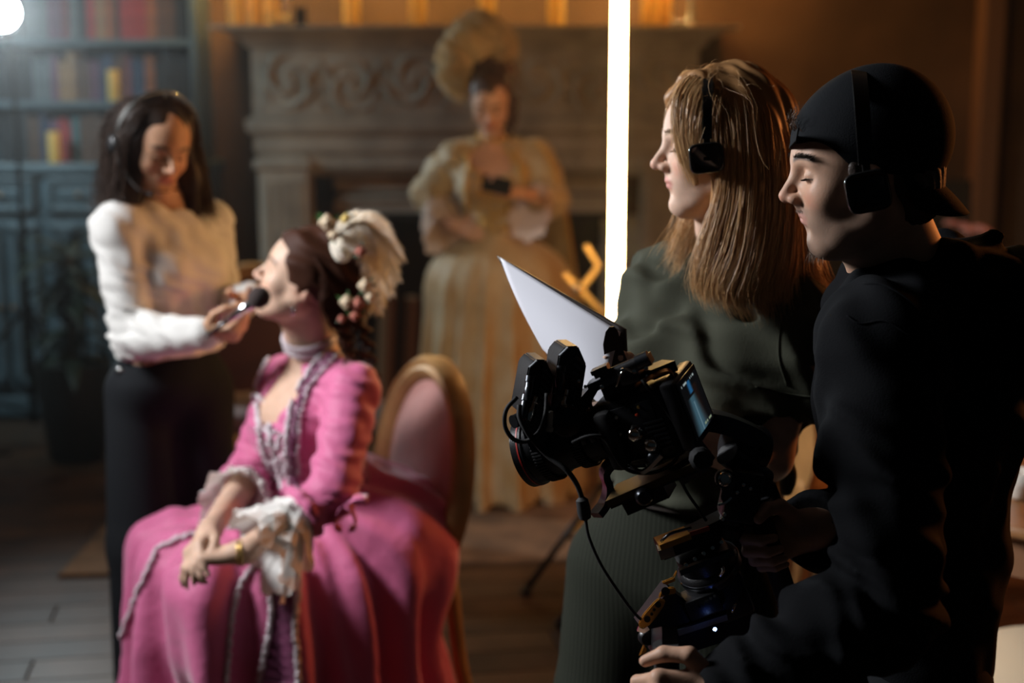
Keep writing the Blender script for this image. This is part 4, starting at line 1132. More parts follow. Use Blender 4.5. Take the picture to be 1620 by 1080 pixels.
    def fold(p):
        q = p - C0; x = q @ lf.astype(f4); y = q @ fw.astype(f4); th = np.arctan2(y, x)
        z = p[:, 2]; g = np.clip((.66 - z)/.45, 0, 1)
        w_ = .6*np.cos(13*th + 1.8*np.sin(2*th+1) + 1.6*np.sin(z*4+th)) + .4*np.cos(22*th + 2.0 + 2*np.sin(3*th) - 3*z)
        top = np.clip((z-.50)/.1, 0, 1)
        return (-(.048*g + .004)*np.sign(w_)*np.abs(w_)**.8 + .010*top*wr(p, 34, 44, 12, 2.0)).astype(f4)
    S.d(fold); S.i(plane((0,0,.012), (0,0,-1)))
    sk = sobj('skirt', S, (-1.35, 2.6, 0), (.25, 4.05, .85), .0095, M_pink, root, amp=.05)
    bs = bvh_of(sk); bb = bvh_of(bod); bd = bvh_of(body)
    # seams of silver lace
    for name, b, parent, pts, n, r in (
        ('lace_trim', bs, sk, [(405,895),(380,925),(366,975),(360,1030),(357,1078)], 70, .006),
        ('lace_trim', bs, sk, [(432,892),(428,935),(427,980),(420,1030),(412,1078)], 70, .007),
        ('lace_trim', bs, sk, [(470,890),(471,940),(468,990),(472,1040),(474,1078)], 70, .007),
        ('lace_trim', bs, sk, [(395,835),(340,838),(290,850),(255,866)], 46, .006),
        ('lace_trim', bs, sk, [(250,868),(222,930),(200,985),(182,1040),(178,1078)], 56, .006),
        ('lace_trim', bb, bod, [(522,548),(500,575),(480,605),(462,640),(455,690),(456,740),(462,780)], 80, .006),
        ('lace_trim', bb, bod, [(536,560),(515,585),(492,612),(478,650),(472,700),(474,750)], 80, .0045),
        ('lace_trim', bb, bod, [(404,625),(416,636),(432,640),(450,634)], 30, .008),
        ('lace_trim', bb, bod, [(405,640),(412,680),(420,720),(432,760),(442,790)], 50, .008),
        ('lace_trim', bb, bod, [(425,650),(430,690),(440,730),(450,775)], 46, .008),
        ('lace_trim', bb, bod, [(432,560),(416,590),(404,618)], 30, .006)):
        mb = MB(); lace_line(mb, b, pts, n*2, r)
        if mb.V: tag(mb.build(name, M_silver_lace, parent, True), kind='stuff')
    mb = MB()
    for i in range(70):   # pearl rosettes on the stomacher
        q = hit(bb, 410+rnd.random()*34+ (i/70)*14, 645+i*2.1, .003)
        if q: add_blob(mb, q, rnd.uniform(.004, .009))
    if mb.V: tag(mb.build('stomacher_beads', M_silver_lace, bod, True), kind='stuff')
    def ruffle(b, parent, L_, R_, n=34, name='ruffle'):
        A = spline([(x, y, 0) for x, y in L_], n*2); B = spline([(x, y, 0) for x, y in R_], n*2); V = []; F = []; m_ = 5; rows = 0
        for i in range(n*2):
            row = []
            for k in range(m_):
                t = k/(m_-1); x = A[i][0]*(1-t)+B[i][0]*t; y = A[i][1]*(1-t)+B[i][1]*t + 3*math.sin(k*1.3+i)
                q = hit(b, x, y, .006 + (.007 if i % 2 else 0)*(1 if 0 < k < m_-1 else .4))
                row.append(q)
            if all(q is not None for q in row): V += row; rows += 1
        for i in range(rows-1):
            for k in range(m_-1): F.append((i*m_+k, i*m_+k+1, (i+1)*m_+k+1, (i+1)*m_+k))
        if rows > 2: MB().add(V, F).build(name, M_plum, parent, True)
    ruffle(bs, sk, [(434,892),(432,935),(431,980),(425,1030),(418,1079)], [(466,890),(467,940),(464,990),(468,1040),(470,1079)])
    ruffle(bb, bod, [(524,556),(502,582),(482,612),(466,650),(459,700),(461,750),(466,785)], [(534,566),(512,590),(490,618),(475,655),(469,700),(471,750),(477,785)], 44)
    # lace cuffs: three flounces each
    for a, sc_ in (('L', 1.0), ('R', .75)):
        e = N3(J['el'+a]); w_ = N3(J['wr'+a]); d = (w_-e)/np.linalg.norm(w_-e)
        for k in range(3):
            o_ = e + d*(.085+.022*k); n = 64; V = []; F = []; r0 = .046
            x = np.cross(d, (0,0,1)); x /= np.linalg.norm(x); y = np.cross(d, x)
            for j in range(6):
                t = j/5
                for i in range(n):
                    t_ = 2*PI*i/n; down = .5-.5*math.sin(t_)*np.sign(y[2] if y[2] else 1)
                    r = r0 + t*(.030+.012*k)*sc_ + t*.006*math.sin(9*t_+k*2) ; ln = t*(.030+.018*k)*sc_
                    p = o_ + d*ln*(1+.2*math.sin(7*t_)) + (x*math.cos(t_) + y*math.sin(t_))*r*(1+.05*math.sin(23*t_+j)) + N3((.02*k, -.0, -1))*t*.040*sc_*(down*.6+.6)
                    V.append(p + N3((rnd.uniform(-1,1), rnd.uniform(-1,1), rnd.uniform(-1,1)))*.0025*t)
            for j in range(5):
                for i in range(n): F.append((j*n+i, j*n+(i+1) % n, (j+1)*n+(i+1) % n, (j+1)*n+i))
            MB().add(V, F).build('lace_flounce', M_lace, bod, True)
        mb = MB(); x = np.cross(d, (0,0,1)); x /= np.linalg.norm(x); y = np.cross(d, x)   # puffed pink sleeve band with bow
        mb.tube([e + d*.075 + (x*math.cos(t_) + y*math.sin(t_))*(.050+.003*math.sin(9*t_)) for t_ in np.linspace(0, 2*PI, 40)], .014, 8)
        mb.build('sleeve_band', M_pink, bod, True)
    q0 = N3(P(545,795,3.02))
    for sx, sz in ((-1,.35),(1,.2),(-.4,-1.1),(.5,-1.1)):
        MB().sweep(spline([q0, q0 + N3((sx*.03, -.012, sz*.02+.012)), q0 + N3((sx*.052, -.006, sz*.045)), q0 + N3((sx*.02, .0, sz*.05-.005))], 10), .026, .003, (0,1,.3)).build('bow_loop', mat('pink_taffeta'), bod, True)
    # choker, bracelet
    na = h(-.020, 0, -.050); nb_ = N3(J['neck']); ax = (nb_-na)/np.linalg.norm(nb_-na); x = np.cross(ax, (0,1,0)); x /= np.linalg.norm(x); y = np.cross(ax, x)
    mid = N3(P(489, 535, 3.345)); mb = MB()
    for i in range(130):
        a = 2*PI*i/130
        for k in range(3): add_blob(mb, mid + ax*(-.012+.012*k) + (x*math.cos(a) + y*math.sin(a))*(.0595+.001*math.sin(i*3.0)), .0062)
    ck = mb.build('lace_choker', M_silver_lace, root, True); ck['kind'] = 'stuff'
    w_ = N3(J['wrL']) + N3((.005, 0, 0.0)); mb = MB(); d = N3((-.95,-.10,-.06)); x = np.cross(d, (0,0,1)); x /= np.linalg.norm(x); y = np.cross(d, x)
    for r_ in (0, .008): mb.tube([w_ + d*r_ + (x*math.cos(a) + y*math.sin(a))*.0285 for a in np.linspace(0, 2*PI, 26)], .0028, 6)
    mb.build('bracelet', mat('brass', (.62,.42,.16), .32, .85), root, True)
    # hair: auburn up-do and ringlets
    M_ab = mat('auburn_hair', (.055,.019,.010), .62, transl=.15, spec=.15)
    S = SDF(); R = h.M
    S.u(ell(h(-.014, 0, .036), (.106,.086,.092), R), .01)
    S.s(ell(h(.108, .0, -.020), (.078,.088,.108), R), .010)
    S.s(ell(h(.02, .085, -.045), (.034,.035,.040), R), .01); S.s(ell(h(.060, .075, -.010), (.034,.035,.045), R), .01); S.s(ell(h(.060, -.075, -.010), (.034,.035,.045), R), .01); S.s(ell(h(.02, -.085, -.045), (.034,.035,.040), R), .01)
    for q in ((548,405,.055),(566,440,.052),(556,475,.045),(535,440,.06),(560,500,.032)): S.u(ell(N3(P(q[0],q[1],3.30)), (q[2],)*3), .03)
    S.d(fold_noise(.006, 55, 3, (1,1,1)))
    hb = sobj('hair', S, N3(c)-.2, N3(c)+.28, .005, M_ab, root)
    gs = [[h(.055-.02*i, .03+.016*i, .10-.022*i), h(.0-.02*i, .070+.005*i, .075-.02*i), h(-.06, .088, .03-.012*i), h(-.115, .070, .0-.02*i), h(-.15, .045, -.03-.01*i)] for i in range(5)]
    strands('hair_strands', gs, 420, M_ab, hb, jit=.005, rad_=.0010, pts=12, wav=.004, frizz=.004)
    for k in range(9):   # ringlets
        x0, y0 = (552+rnd.uniform(-14,26), 485+rnd.uniform(-20,30)); L_ = rnd.uniform(70, 125); Yk = 3.24 + .012*k
        pts = []
        for t in np.linspace(0, 1, 46):
            q = N3(P(x0 + 14*t + 4*k*t*.3, y0 + L_*t, Yk)); r_ = .013*(1-.35*t)
            pts.append(q + N3((math.cos(t*26+k)*r_, math.sin(t*26+k)*r_, 0)))
        MB().tube(pts, [.0055*(1.1-.6*t) for t in np.linspace(0, 1, 46)], 6).build('ringlet', M_ab, hb, True)
    mb = MB(); mb.lathe(h(-.006, .082, -.055), -Vector(h.u), [(0,.002),(.006,.003),(.012,.006),(.020,.004),(.023,.0005)], 10); mb.build('earring', mat('silver', (.8,.82,.85), .15, 1), root, True)
    # feathers, flowers, greenery: a hair ornament of its own
    orn = empty('hair_ornament', P(560,400,3.2), 'cluster of white feathers, cream roses and green leaves pinned to the auburn updo', 'hair ornament')
    Mf = mat('white_feather', (.93,.85,.72), .8, transl=.25, sheen=.3)
    fe = [[(528,372),(570,352),(606,372),(634,408)], [(530,378),(572,358),(604,384),(628,440)], [(532,386),(570,368),(598,400),(618,462)], [(534,392),(568,378),(594,415),(600,492)], [(536,398),(566,390),(588,430),(604,478)], [(526,366),(560,346),(596,352),(622,384)], [(536,404),(560,400),(582,440),(590,488)]]
    for k, q in enumerate(fe):
        Yk = 3.17 + .017*k; pts = [N3(P(x, y, Yk + .01*i)) for i, (x, y) in enumerate(q)]
        sp_ = spline(pts, 60); quill = MB().tube(sp_, [.0016*(1.1-t) for t in np.linspace(0, 1, 60)], 5).build('feather_quill', mat('feather_quill', (.6,.5,.38), .5), orn, True)
        gd = []; 
        V = []; F = []; nb2 = 0
        for i in range(3, 60):
            t = i/59; tg = sp_[min(i+1, 59)] - sp_[i-1]; tg /= np.linalg.norm(tg)+1e-9
            sdv = np.cross(tg, (0,1,0)); sdv /= np.linalg.norm(sdv)
            wl = .034*math.sin(PI*min(1, t*.82+.12))**.6
            for s in (-1, 1):
                for r_ in range(3):
                    dd = sdv*s*rnd.uniform(.7,1.1) + tg*rnd.uniform(.5,1.1) + N3((0, rnd.uniform(-.6,.6), -.15)); dd /= np.linalg.norm(dd)
                    a = sp_[i] + tg*rnd.uniform(0,.004); L_ = wl*rnd.uniform(.75,1.15); m1 = a + dd*L_*.55 + tg*.002; e1 = a + dd*L_ + N3((0,0,-.25*L_)) + tg*.004
                    wv = np.cross(dd, (0,1,0))*.0011 + N3((0,.0005,0))
                    V += [a - wv, a + wv, m1 + wv*1.2, m1 - wv*1.2, e1]; n = nb2*5; F += [(n, n+1, n+2, n+3), (n+3, n+2, n+4)]; nb2 += 1
        o = MB().add(V, F).build('feather_barbs', Mf, quill); o['kind'] = 'stuff'
    puff = SDF()
    for q in ((545,378,.030),(566,382,.030),(540,398,.022),(585,388,.024)): puff.u(ell(N3(P(q[0],q[1],3.215)), (q[2],.02,q[2])), .02)
    puff.d(fold_noise(.004, 120, 1, (1,1,1)))
    sobj('feather_base', puff, N3(P(560,385,3.2))-.12, N3(P(560,385,3.2))+.12, .005, Mf, orn)
    Mr = mat('cream_rose', (.75,.60,.42), .7, transl=.2); Mrd = mat('dusky_rose', (.42,.13,.09), .7); Mg = mat('green_leaf', (.05,.12,.03), .5)
    for i, (x, y, r_, m_) in enumerate(((517,352,.016,Mr),(547,347,.011,mat('gold_berry',(.6,.42,.1),.4)),(548,478,.014,Mr),(577,452,.014,Mr),(566,482,.014,Mrd),(561,500,.010,Mrd),(570,398,.011,Mrd),(528,372,.012,Mr),(540,505,.008,Mrd),(586,470,.011,Mr))):
        p0 = P(x, y, 3.175); mb = MB()
        add_blob(mb, p0, r_*.7)
        for k in range(8):
            a = 2*PI*k/8; rr = r_*(.55 if k % 2 else .75); V = []
            add_blob(mb, p0 + Vector((math.cos(a)*rr, .004, math.sin(a)*rr)), r_*.55, (1,.6,1))
        fo = mb.build('rose', m_, orn, True)
        for k in range(3):
            a = rnd.uniform(0, 6.28); d = Vector((math.cos(a), .1, math.sin(a))); s_ = Vector((-math.sin(a), 0, math.cos(a)))
            b0 = p0 + Vector((0,.006,0)); L_ = r_*2.1
            MB().add([b0, b0+d*L_*.4-s_*r_*.45+Vector((0,-.003,0)), b0+d*L_*.45, b0+d*L_*.4+s_*r_*.45+Vector((0,-.003,0)), b0+d*L_], [(0,1,2),(0,2,3),(1,4,2),(2,4,3)]).build('leaf', Mg, fo)
    return h, J
sea_h, sea_J = seated()
# ================================================================== STANDING WOMAN IN THE GOLD GOWN
def queen():
    c = P(778, 163, 5.55); f, u = dirv(-8, -24, -3); h = Frame(c, f, u, .98)
    J = dict(neck=P(778,232,5.62), chest=P(782,272,5.60), waist=P(785,362,5.58), hip=P(788,410,5.60),
             shR=P(722,252,5.60), shL=P(846,250,5.62), elR=P(676,308,5.68), wrR=P(718,356,5.52), elL=P(872,318,5.52), wrL=P(818,304,5.34), fwd=dirv(-5)[0])
    G = Vector((J['hip'].x, 5.58, 0))
    root = empty('person', G, 'person in a wide cream and gold period gown looking down at a phone', 'person')
    for a, s in (('L', 1), ('R', -1)):
        J['hp'+a] = N3((G.x+s*.09, 5.60, .90)); J['kn'+a] = N3((G.x+s*.09, 5.58, .50)); J['an'+a] = N3((G.x+s*.09, 5.58, .09))
    S = SDF(); torso(S, J, 0, bust=.055, sec=dict(neck=(.070,.050), chest=(.138,.092), waist=(.108,.080), hip=(.155,.110)))
    for a in 'LR': arm(S, J, a, r=(.043,.037,.032,.023)); leg(S, J, a)
    neck(S, h, N3(J['neck']), .044, .050); head(S, h)
    hand(S, J['wrR'], (.75,-.35,-.25), (.1,.9,-.2), (0,0,1), ((20,30,15),)*4, sc=.93)
    hand(S, J['wrL'], (-.92,-.15,.12), (0,-.5,.8), (.1,-.9,.4), ((40,50,25),)*4, sc=.93)
    for a in 'LR': S.u(cone(J['an'+a]-(0,0,.03), J['an'+a]+(0,-.16,-.06), .040, .028), .03)
    S.i(plane((0,0,.004), (0,0,-1)))
    body = sobj('body', S, (c.x-.5, 5.1, 0), (c.x+.5, 5.95, 1.85), .0085, SKIN(), root, skin_color(h, (.56,.34,.24), lip=(.45,.12,.11), brow=(.07,.04,.025)),
        pieces=[((c.x-.2, 5.3, 1.35), (c.x+.2, 5.85, 1.8), .0055, lambda V: V[:, 2] > 1.42), ((c.x-.6, 5.1, 0), (c.x+.6, 5.95, 1.5), .0095, lambda V: V[:, 2] < 1.43)])
    eyeballs(h, body)
    M_g = mat('cream_brocade', (.42,.34,.21), .6, sheen=.4, col2=(.36,.24,.10), vscale=9, bump=.5, bscale=60, bdist=.006)
    M_gt = mat('gold_trim', (.55,.34,.09), .38, .4, bump=.6, bscale=120); M_pale = mat('pale_pink_gauze', (.62,.48,.40), .8, transl=.3, bump=.5, bscale=50)
    S = SDF(); torso(S, J, .012, bust=.058, sec=dict(neck=(.070,.050), chest=(.140,.095), waist=(.106,.082), hip=(.150,.11)))
    for a in 'LR': arm(S, J, a, .022, r=(.052,.046,.030,.022)); e = N3(J['el'+a]); w_ = N3(J['wr'+a]); d = (w_-e)/np.linalg.norm(w_-e); S.s(cone(e+d*.14, w_+d*.15, .07, .08), .004)
    for a in 'LR': S.u(ell(N3(J['sh'+a])*.6+N3(J['el'+a])*.4, (.070,.065,.075)), .04)
    nk = N3(J['neck']); S.s(ell(nk + (0,-.10,-.055), (.085,.09,.075)), .012); S.s(cone(nk + (0,0,.12), nk + (0,-.01,.0), .080, .060), .012)
    S.d(lambda p: (.005*wr(p, 60, 60, 60, 2.8)).astype(f4))
    bod = sobj('bodice', S, (c.x-.5, 5.15, .85), (c.x+.5, 5.95, 1.6), .0085, M_g, root)
    S = SDF(); Gn = N3(G)
    S.u(ell(Gn + (0,.02,.88), (.265,.20,.15)), .05); S.u(ecap(Gn + (-.0,.02,.78), Gn + (-.0,.02,-.08), (.295,.23), (.345,.34), (1,0,0)), .10)
    S.u(cone(N3(J['waist']) - (0,0,.02), Gn + (0,.02,.95), .095, .14), .08)
    C0 = (Gn + (0,.02,0)).astype(f4)
    def fold(p):
        q = p - C0; th = np.arctan2(q[:, 1], q[:, 0]); g = np.clip((1.0-p[:, 2])/.5, 0, 1)
        return (-.018*g*np.cos(15*th + 1.3*np.sin(3*th) + .7*np.sin(p[:, 2]*4)) - .008*g*np.cos(29*th+1)).astype(f4)
    S.d(fold); S.i(plane((0,0,.016), (0,0,-1)))
    sk = sobj('skirt', S, (G.x-.5, 5.05, 0), (G.x+.5, 6.1, 1.2), .012, M_g, root, amp=.04)
    bb = bvh_of(bod); bs = bvh_of(sk)
    for b, par, pts in ((bb, bod, [(735,240),(742,262),(756,274),(785,276),(806,266),(815,240)]), (bb, bod, [(800,236),(822,262),(826,300)]), (bb, bod, [(742,262),(738,310),(745,365)]), (bb, bod, [(848,225),(868,250),(880,290)]), (bb, bod, [(830,262),(822,310),(812,365)])):
        mb = MB(); lace_line(mb, b, pts, 60, .008, .004)
        if mb.V: tag(mb.build('gold_trim', M_gt, par, True), kind='stuff')
    mb = MB()
    for i in range(150):
        t = rnd.random(); q = hit(bb, 752+rnd.random()*58, 280 + t*85, .002)
        if q: add_blob(mb, q, rnd.uniform(.005, .011))
    if mb.V: tag(mb.build('bodice_embroidery', M_gt, bod, True), kind='stuff')
    for a in 'LR':      # gauze sleeve falls
        e = N3(J['el'+a]); w_ = N3(J['wr'+a]); d = (w_-e)/np.linalg.norm(w_-e); x = np.cross(d, (0,0,1)); x /= np.linalg.norm(x); y = np.cross(d, x); n = 40
        for k in range(2):
            V = []; F = []
            for j in range(6):
                t = j/5
                for i in range(n):
                    t_ = 2*PI*i/n; r = .055 + t*(.03+.01*k) + t*.008*math.sin(8*t_+k)
                    V.append(e + d*(.07+.03*k + t*.05) + (x*math.cos(t_)+y*math.sin(t_))*r + N3((0,0,-t*(.05+.03*k))))
            for j in range(5):
                for i in range(n): F.append((j*n+i, j*n+(i+1) % n, (j+1)*n+(i+1) % n, (j+1)*n+i))
            MB().add(V, F).build('sleeve_fall', M_pale, bod, True)
    # sack-back train on her left side
    V = []; F = []
    A = [P(858,226,5.70), P(885,290,5.80), P(905,400,5.9), P(925,560,6.0), P(930,700,6.05)]; B = [P(800,222,5.78), P(800,300,5.9), P(805,420,6.0), P(800,600,6.1), P(790,700,6.15)]
    A = spline(A, 20); B = spline(B, 20)
    for i in range(20):
        for k in range(13):
            t = k/12; q = A[i]*(1-t)+B[i]*t; q = q + N3((0, .018*math.sin(k*2.1)*(i/19), 0)); q[2] = max(q[2], .03); V.append(q)
    for i in range(19):
        for k in range(12): F.append((i*13+k, i*13+k+1, (i+1)*13+k+1, (i+1)*13+k))
    o = MB().add(V, F).build('train', M_g, sk, True)
    md = o.modifiers.new('thick', 'SOLIDIFY'); md.thickness = .006
    MB().tube([q for q in A if q[2] > .02], .010, 6).build('train_border', M_gt, o, True)
    # hair: tall, with side ringlet; plume is an ornament of its own
    M_h = mat('brown_hair', (.06,.028,.015), .45, transl=.12)
    S = SDF(); S.u(ell(h(-.024,0,.045), (.100,.084,.088), h.M), .01)
    for q in ((778,118,.070),(778,100,.062),(790,108,.058),(764,112,.055)): S.u(ell(N3(P(q[0],q[1],5.62)), (q[2],q[2],q[2]*1.0)), .04)
    S.s(ell(h(.100,0,-.035), (.070,.062,.100), h.M), .010); S.d(fold_noise(.006, 50, 2, (1,1,.3)))
    hb = sobj('hair', S, N3(c)-.22, N3(c)+.30, .0065, M_h, root)
    for k in range(4):
        p0 = P(803+4*k, 150, 5.52); pts = [N3(p0) + N3((math.cos(t*20+k)*.010, math.sin(t*20+k)*.010, -t*(.17-.02*k))) for t in np.linspace(0, 1, 32)]
        MB().tube(pts, [.012*(1-.5*t) for t in np.linspace(0, 1, 32)], 6).build('ringlet', M_h, hb, True)
    cb = MB(); na = h(-.02,0,-.06); ax = N3(J['neck'])-na; ax /= np.linalg.norm(ax); x = np.cross(ax, (0,1,0)); x /= np.linalg.norm(x); y = np.cross(ax, x)
    for i in range(60): add_blob(cb, N3(P(778,216,5.60)) + (x*math.cos(2*PI*i/60)+y*math.sin(2*PI*i/60))*.056, .008)
    tag(cb.build('choker', M_gt, root, True), kind='stuff')
    # plume
    pl = empty('feather_plume', P(760,120,5.6), 'large curling cream ostrich plume rising over the hair of the standing woman in gold', 'feather')
    Mf = mat('cream_feather', (.62,.47,.25), .85, transl=.35, sheen=.3)
    S = SDF()
    for x_, y_, r_ in ((722,140,.045),(716,115,.055),(720,90,.068),(735,70,.075),(755,60,.082),(775,66,.075),(788,82,.060),(795,70,.045),(758,45,.055),(735,100,.06),(760,88,.06)): S.u(ell(N3(P(x_, y_, 5.62)), (r_, r_*.8, r_)), .05)
    S.d(lambda p: (.010*wr(p, 60, 60, 60, 1.0) + .006*wr(p, 140, 120, 130, 2)).astype(f4))
    sobj('plume_core', S, N3(P(760,90,5.6))-.3, N3(P(760,90,5.6))+.3, .009, Mf, pl)
    for k, (x_, y_) in enumerate(((722,135),(712,110),(712,85),(725,62),(742,45),(762,36),(782,40),(800,58),(806,80),(795,96))):
        gs = []
        for j in range(4):
            a = math.atan2(-(y_-85), x_-758); rr = .055; b = N3(P(x_, y_, 5.56+.03*j)); ce = N3(P(758, 88, 5.60)); d = b-ce
            tip = ce + d*1.12 + N3((-d[2], 0, d[0]))*.25
            gs.append([ce + d*.5, ce + d*.8 + N3((0,-.03+.02*j,0)), ce + d*1.05, tip + N3((rnd.uniform(-.01,.01), 0, -.01))])
        strands('plume_barbs', gs, 90, Mf, pl, jit=.016, rad_=.0022, pts=7, wav=.008, frizz=.010)
    ph = P(786, 293, 5.27)
    R = Matrix((( .98,0,.2),(0,1,0),(-.2,0,.98))) @ eulR(-35,0,0)
    o = MB().box((0,0,0), (.110,.010,.070), R, .004).build('phone', mat('black_gloss', (.01,.01,.01), .15), loc=(0,0,0)); o.location = ph
    tag(o, 'black phone held sideways in the hand of the standing woman in gold', 'phone')
    MB().box(ph + R @ Vector((0,.006,0)), (.100,.002,.060), R).build('screen', mat('phone_screen', (.02,.02,.025), .1), o)
queen()
# ================================================================== BLONDE WOMAN WITH CLIPBOARD
def director():
    c = P(1138, 230, 2.37); f, u = dirv(-87, -1, 0); h = Frame(c, f, u, .98)
    J = dict(neck=P(1160,400,2.44), chest=P(1135,560,2.43), waist=P(1105,745,2.42), hip=P(1075,900,2.45),
             shR=P(1052,455,2.50), shL=P(1268,500,2.33), elR=P(1003,690,2.40), wrR=P(985,655,2.17), elL=P(1215,722,2.30), wrL=P(1060,690,2.14), fwd=dirv(-30)[0])
    G = N3(J['hip']); lf = N3((math.cos(rad(-30)), math.sin(rad(-30)), 0)); fw = N3(dirv(-30)[0])
    root = empty('person', (G[0], 2.45, 0), 'person with long blonde hair in an olive T-shirt and pinstriped trousers, holding papers', 'person')
    for a, s in (('L', 1), ('R', -1)):
        J['hp'+a] = G + lf*s*.09 - (0,0,.04); J['kn'+a] = N3((G[0]-.02, 2.45, .50)) + lf*s*.10 + fw*.03; J['an'+a] = N3((G[0]-.03, 2.47, .08)) + lf*s*.11
    S = SDF(); torso(S, J, 0, bust=.052)
    for a in 'LR': leg(S, J, a); arm(S, J, a, r=(.046,.040,.037,.026))
    neck(S, h, N3(J['neck']), .047, .052); head(S, h, nose=.98, lidopen=.45, chin=-.003)
    hand(S, J['wrR'], N3(P(978,560,2.13))-N3(J['wrR']), (-.35,-.75,.3), (.9,-.4,.2), ((22,30,18),(26,32,18),(30,34,18),(34,36,18)), sc=.93)
    hand(S, J['wrL'], (-.9,-.25,.3), (0,-.3,.9), (0,-.8,.2), ((30,40,20),)*4, sc=.93)
    for a in 'LR': S.u(ell(J['an'+a] + fw*.06 - (0,0,.03), (.045,.045,.04)), .03)
    S.i(plane((0,0,.004), (0,0,-1)))
    body = sobj('body', S, None, None, None, SKIN(), root, skin_color(h, (.66,.44,.33), lip=(.55,.22,.19), brow=(.28,.17,.09)),
        pieces=[((c.x-.2, 2.15, 1.25), (c.x+.25, 2.65, 1.75), .0028, lambda V: V[:, 2] > 1.37), ((-.15+c.x-.3, 1.9, 0), (c.x+.45, 2.9, 1.45), .0062, lambda V: V[:, 2] < 1.375)])
    eyeballs(h, body, (.10,.14,.13))
    M_tee = mat('olive_jersey', (.040,.042,.028), .88, spec=.2, bump=.25, bscale=350)
    S = SDF(); torso(S, J, .020, bust=.062, sec=dict(neck=(.080,.058), chest=(.150,.104), waist=(.132,.098), hip=(.150,.115)))
    for a in 'LR':
        e = N3(J['el'+a]); s_ = N3(J['sh'+a]); d = (e-s_)/np.linalg.norm(e-s_); ln = np.linalg.norm(e-s_)
        fc = cone(s_, e, .064, .088); fp_ = plane(s_ + d*ln*.66, d)
        S.u(lambda p, fc=fc, fp_=fp_: np.maximum(fc(p), fp_(p)), .03)
    S.s(cone(N3(J['neck']) + (-.02,-.03,.10), N3(J['neck']) + (-.015,-.01,.01), .074, .060), .01)
    S.i(plane(P(1105,772,2.42), (0,0,-1)), .01)
    sl = N3(J['shL']).astype(f4); ch_ = N3(J['chest']).astype(f4)
    S.d(lambda p: (.0080*wr(p, 62, 62, 16, .6) * np.clip(1.5-((p-sl)**2).sum(1)*8, .3, 1)).astype(f4))
    S.d(lambda p: (.0040*wr(p, 40, 40, 75, 2.6, 1.0)).astype(f4))
    tee = sobj('t_shirt', S, (c.x-.45, 1.95, .85), (c.x+.45, 2.85, 1.5), .0050, M_tee, root)
    # hem seam on the left sleeve
    bt = bvh_of(tee)
    def seam(b, par, pts, m, r=.0016, name='seam', lift=.0008):
        q = spline([(x, y, 0) for x, y in pts], 30); L_ = [hit(b, x, y, lift) for x, y, _ in q]; L_ = [x for x in L_ if x is not None]
        if len(L_) > 3: MB().tube(L_, r, 5).build(name, m, par, True)
    seam(bt, tee, [(1195,612),(1240,622),(1290,628)], M_tee)
    seam(bt, tee, [(1110,398),(1140,420),(1185,428),(1215,405)], M_tee, .004, 'collar_rib')
    seam(bt, tee, [(1272,452),(1240,500),(1232,560),(1245,610)], M_tee)
    # pinstriped trousers
    M_tr = mat('olive_pinstripe', (.055,.060,.042), .85, spec=.1)
    if 'pin' not in M_tr:
        M_tr['pin'] = 1; nt = M_tr.node_tree; b = nt.nodes['Principled BSDF']; tc = nt.nodes.new('ShaderNodeTexCoord')
        mp = nt.nodes.new('ShaderNodeMapping'); mp.inputs['Rotation'].default_value = (0, 0, rad(30)); wv = nt.nodes.new('ShaderNodeTexWave'); wv.inputs['Scale'].default_value = 34; wv.inputs['Distortion'].default_value = .35; wv.inputs['Detail Scale'].default_value = .3
        cr = nt.nodes.new('ShaderNodeValToRGB'); cr.color_ramp.elements[0].position = .86; cr.color_ramp.elements[0].color = (.015,.017,.012,1); cr.color_ramp.elements[1].position = .97; cr.color_ramp.elements[1].color = (.030,.033,.024,1)
        nt.links.new(tc.outputs['Object'], mp.inputs[0]); nt.links.new(mp.outputs[0], wv.inputs['Vector']); nt.links.new(wv.outputs['Fac'], cr.inputs[0]); nt.links.new(cr.outputs[0], b.inputs['Base Color'])
    S = SDF(); S.u(ecap(P(1105,758,2.42), G, (.128,.098), (.175,.135), lf), .03)
    for a in 'LR':
        S.u(cone(J['hp'+a]+(0,0,.02), J['kn'+a], .118, .098), .05); S.u(cone(J['kn'+a], J['an'+a]-(0,0,.02), .098, .10), .03)
    S.i(plane(P(1105,764,2.42), (-.05,0,1)), .004); S.i(plane((0,0,.03), (0,0,-1)))
    S.d(lambda p: (.006*wr(p, 14, 14, 6, 1.0)).astype(f4))
    tr = sobj('trousers', S, (G[0]-.4, 2.1, 0), (G[0]+.4, 2.85, 1.2), .0065, M_tr, root)
    bl = []; ce = N3(P(1105,770,2.42))
    MB().sweep([ce + lf*math.cos(a)*.150 + fw*math.sin(a)*.118 for a in np.linspace(0, 2*PI, 40)], .030, .004, (0,0,1)).build('belt', mat('brown_leather_belt', (.022,.014,.010), .6), tr, auto=40)
    btr = bvh_of(tr); seam(btr, tr, [(1172,835),(1150,870),(1122,905),(1112,950)], M_tr, .002, 'pocket_seam')
    for a in 'LR':
        s_ = SDF(); s_.u(ell(J['an'+a] + fw*.06 - (0,0,.03), (.05,.05,.05)), .02).u(cone(J['an'+a]-(0,0,.03), J['an'+a] + fw*.14 - (0,0,.045), .045, .033), .03).i(plane((0,0,.004), (0,0,-1)))
        cc = J['an'+a]; sobj('shoe', s_, cc-.25, cc+.25, .01, mat('black_leather', (.01,.01,.01), .4), root)
    # ---------------- blonde hair
    M_bl = mat('blonde_hair', (.40,.22,.10), .36, attr=1, transl=.22, spec=.6)
    M_blb = mat('blonde_hair_base', (.36,.18,.070), .45, transl=.1, spec=.4)
    Yh = 2.37
    def Q(x, y, dy): return N3(P(x, y, Yh + dy))
